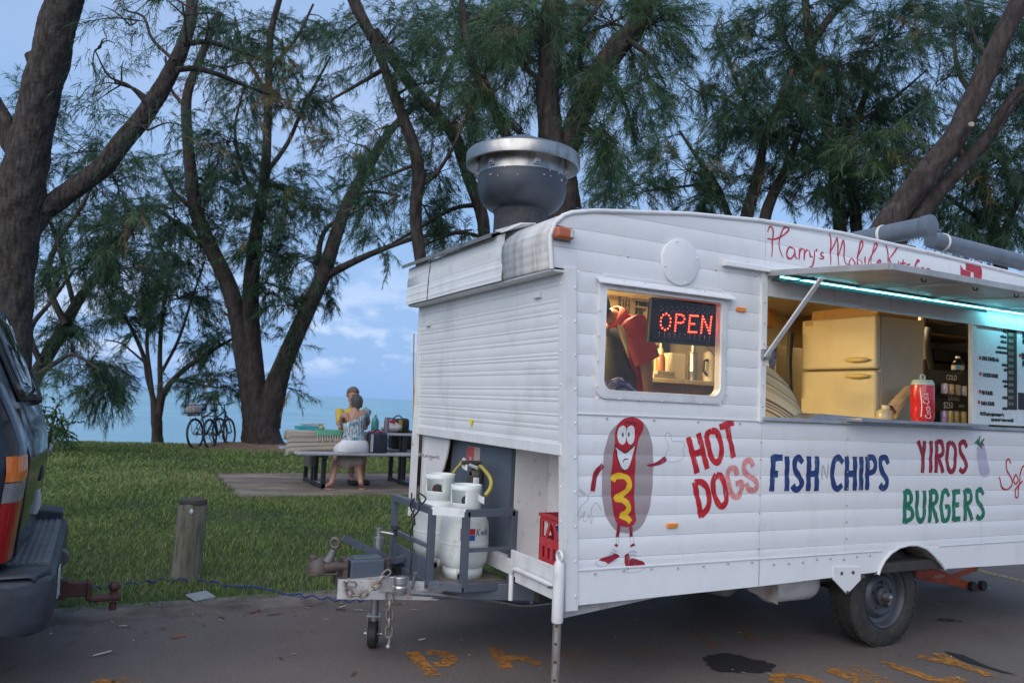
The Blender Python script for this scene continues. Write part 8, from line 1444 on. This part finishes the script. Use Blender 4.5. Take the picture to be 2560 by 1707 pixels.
# F: dark forked trunk behind the vent
T_ = Tree('casuarina_tree', 'dark forked casuarina trunk rising right behind the roof vent', 10.2, (1300, 1000))
T_.limb('trunk', [(1292, 640, 92), (1290, 540, 90), (1286, 430, 86), (1278, 370, 74), (1265, 312, 58), (1258, 211, 52), (1265, 105, 52), (1272, 0, 53), (1276, -50, 53)], True, n=22, rough=.04)
T_.limb('limb', [(1288, 420, 60), (1300, 350, 58), (1318, 300, 54), (1348, 228, 52), (1370, 176, 50), (1422, 105, 50), (1457, 65, 48), (1500, -20, 43)], n=18, dz=.4); T_.limb('limb', [(1250, 395, 30), (1190, 345, 25), (1165, 315, 25), (1125, 228, 23), (1096, 172, 21), (1072, 100, 17), (1060, -10, 13)], n=12, dz=.6); T_.limb('limb', [(1262, 360, 16), (1210, 320, 14), (1170, 285, 10), (1130, 250, 6)], n=8)
for L_ in ([(1345, 290, 12), (1390, 330, 9), (1420, 380, 5)], [(1440, 90, 14), (1490, 130, 10), (1530, 200, 5)], [(1270, 200, 14), (1200, 150, 11), (1150, 60, 7)], [(1265, 120, 14), (1330, 70, 10), (1380, 10, 6)], [(1400, 170, 10), (1440, 250, 7), (1460, 330, 4)]): T_.limb('limb', L_, n=8)
for q in ((1130, 50, 120, 80, 62), (1200, 160, 90, 90, 58), (1110, 170, 80, 80, 40), (1390, 60, 130, 80, 84), (1330, 160, 70, 70, 36), (1490, 70, 90, 70, 46), (1430, 220, 80, 70, 36), (1390, 300, 60, 70, 30), (1200, 300, 70, 50, 18), (1480, 190, 50, 60, 16), (1230, 40, 70, 60, 34), (1420, 330, 40, 60, 18)): T_.clump(*q, dz=random.uniform(-.7, .9), tint=.13)
NT += T_.finish(56, .30)
# H: group behind the caravan roof
T_ = Tree('casuarina_tree', 'twin stemmed casuarina rising from behind the caravan roof above the round cover', 16.0, (1730, 1000))
T_.limb('trunk', [(1700, 640, 30), (1714, 500, 29), (1735, 430, 26), (1748, 370, 21), (1757, 320, 17), (1790, 240, 16), (1820, 160, 10)], True); T_.limb('limb', [(1742, 600, 28), (1757, 500, 27), (1774, 450, 25), (1806, 390, 21), (1832, 318, 15), (1870, 240, 12)], n=12); T_.limb('limb', [(1700, 560, 18), (1672, 492, 15), (1646, 425, 12), (1600, 360, 9), (1560, 300, 6)], n=8)
for L_ in ([(1798, 330, 14), (1720, 246, 11), (1667, 124, 8), (1640, 60, 5)], [(1690, 520, 9), (1600, 520, 7), (1520, 490, 5), (1440, 500, 3)], [(1640, 420, 8), (1560, 430, 6), (1480, 440, 4)], [(1735, 280, 9), (1670, 230, 7), (1600, 210, 5), (1560, 180, 3)]): T_.limb('limb', L_, n=8)
for q in ((1610, 190, 60, 60, 22), (1560, 240, 50, 50, 16), (1450, 430, 90, 60, 46), (1580, 390, 100, 70, 62), (1660, 260, 80, 70, 52), (1640, 460, 90, 45, 44), (1390, 450, 50, 40, 16), (1700, 130, 70, 60, 34), (1740, 330, 90, 80, 80), (1520, 330, 50, 45, 14), (1760, 440, 70, 50, 40), (1660, 60, 50, 50, 12)): T_.clump(*q, dz=random.uniform(-.8, .8), tint=.05)
NT += T_.finish(46, .30)
T_ = Tree('casuarina_tree', 'upright dark casuarina in the middle behind the hatch, densest crown', 16.5, (1930, 1000))
T_.limb('trunk', [(1934, 640, 30), (1928, 520, 30), (1921, 410, 28), (1906, 328, 28), (1892, 246, 26), (1870, 164, 25), (1858, 82, 20), (1847, -30, 16)], True); T_.limb('limb', [(1866, 100, 18), (1906, 42, 17), (1974, -20, 13)], n=10); T_.limb('limb', [(1972, 620, 26), (1966, 510, 26), (1958, 410, 24), (1954, 330, 20), (1980, 240, 15), (2020, 150, 10)], n=10)
for L_ in ([(1900, 300, 12), (1970, 280, 10), (2060, 220, 7), (2130, 160, 4)], [(1875, 190, 10), (1820, 120, 8), (1780, 40, 5)], [(1960, 420, 12), (2040, 380, 9), (2120, 330, 5)], [(1915, 380, 10), (1850, 330, 8), (1790, 300, 5)]): T_.limb('limb', L_, n=8)
for q in ((1800, 130, 100, 90, 92), (1800, 270, 100, 80, 92), (1930, 150, 120, 100, 150), (1940, 290, 120, 90, 150), (1880, 400, 110, 70, 105), (2060, 240, 110, 100, 125), (2070, 380, 100, 80, 100), (2040, 80, 120, 80, 105), (1990, 450, 110, 50, 80), (1740, 50, 70, 50, 26), (1870, 20, 80, 50, 46)): T_.clump(*q, dz=random.uniform(-.8, .8), tint=-.02)
for q in ((1990, 330, 80, 60, 30), (2050, 400, 70, 60, 26)): T_.clump(*q, dz=-1.6, tint=.22)
NT += T_.finish(48, .32)
T_ = Tree('casuarina_tree', 'double trunked casuarina leaning to the right edge above the roof pipes', 10.5, (1900, 1000))
T_.limb('trunk', [(1945, 640, 62), (1998, 570, 60), (2056, 492, 58), (2118, 410, 55), (2185, 328, 52), (2228, 246, 49), (2265, 164, 46), (2323, 41, 42), (2360, -40, 40)], True, n=20, rough=.04); T_.limb('limb', [(2055, 560, 36), (2100, 510, 36), (2138, 463, 35), (2183, 410, 33), (2259, 328, 31), (2315, 246, 29), (2380, 170, 26)], n=14, dz=.3)
T_.limb('limb', [(2285, 300, 12), (2310, 250, 12), (2340, 215, 10), (2390, 180, 8)], n=8, dz=-.3); mb = MB(); p = Vector(DP(2232, 286, 10.25)); mb.lathe([(0, .012), (.03, .01), (.036, -.02)], p, tuple(-FW), 12); mb.build('cut_branch_scar', pm('cut_wood', (.42, .36, .28), None, 20, .8), T_.t, smooth=50)
for L_ in ([(2250, 240, 14), (2200, 160, 11), (2190, 60, 7)], [(2300, 160, 12), (2240, 90, 9), (2220, 0, 6)]): T_.limb('limb', L_, n=8, dz=1.0)
for q in ((2190, 90, 90, 70, 46), (2260, 40, 80, 60, 40), (2150, 200, 60, 60, 22), (2330, 40, 60, 50, 24)): T_.clump(*q, dz=random.uniform(.8, 1.6), tint=.02)
NT += T_.finish(50, .28)
T_ = Tree('casuarina_tree', 'shaded casuarina at the far right behind the leaning double trunk', 15.5, (2330, 1000))
T_.limb('trunk', [(2300, 660, 30), (2290, 560, 28), (2270, 470, 24), (2240, 400, 18), (2200, 340, 12)], True); T_.limb('limb', [(2290, 560, 18), (2330, 480, 15), (2370, 380, 12), (2390, 260, 9)], n=8); T_.limb('limb', [(2280, 520, 12), (2200, 470, 9), (2140, 420, 6)], n=8)
for q in ((2230, 420, 110, 80, 100), (2320, 370, 90, 100, 105), (2310, 510, 90, 60, 60), (2190, 520, 80, 45, 48), (2320, 220, 80, 80, 80), (2250, 300, 70, 70, 60), (2390, 460, 60, 80, 50), (2360, 120, 60, 80, 50), (2130, 470, 50, 40, 22)): T_.clump(*q, dz=random.uniform(-.6, .8), tint=-.06)
NT += T_.finish(48, .31)
# low leafy shrub at the lawn edge
sb = Tree('leafy_shrub', 'low broad leafed shrub at the lawn edge behind the parked car', 15.2, (118, 1000), 'shrubs at the lawn edge'); sb.t['category'] = 'shrub'; del sb.t['group']; sb.limb('trunk', [(112, 1020, 12), (118, 985, 8), (126, 955, 5)], True, n=8); sb.bark = BARKF
for q in ((130, 950, 34, 30, 16), (118, 985, 34, 26, 14)): sb.clump(*q, tint=.25, brown=0)
NT += sb.finish(30, .09, .010)
print('needle triangles', NT)
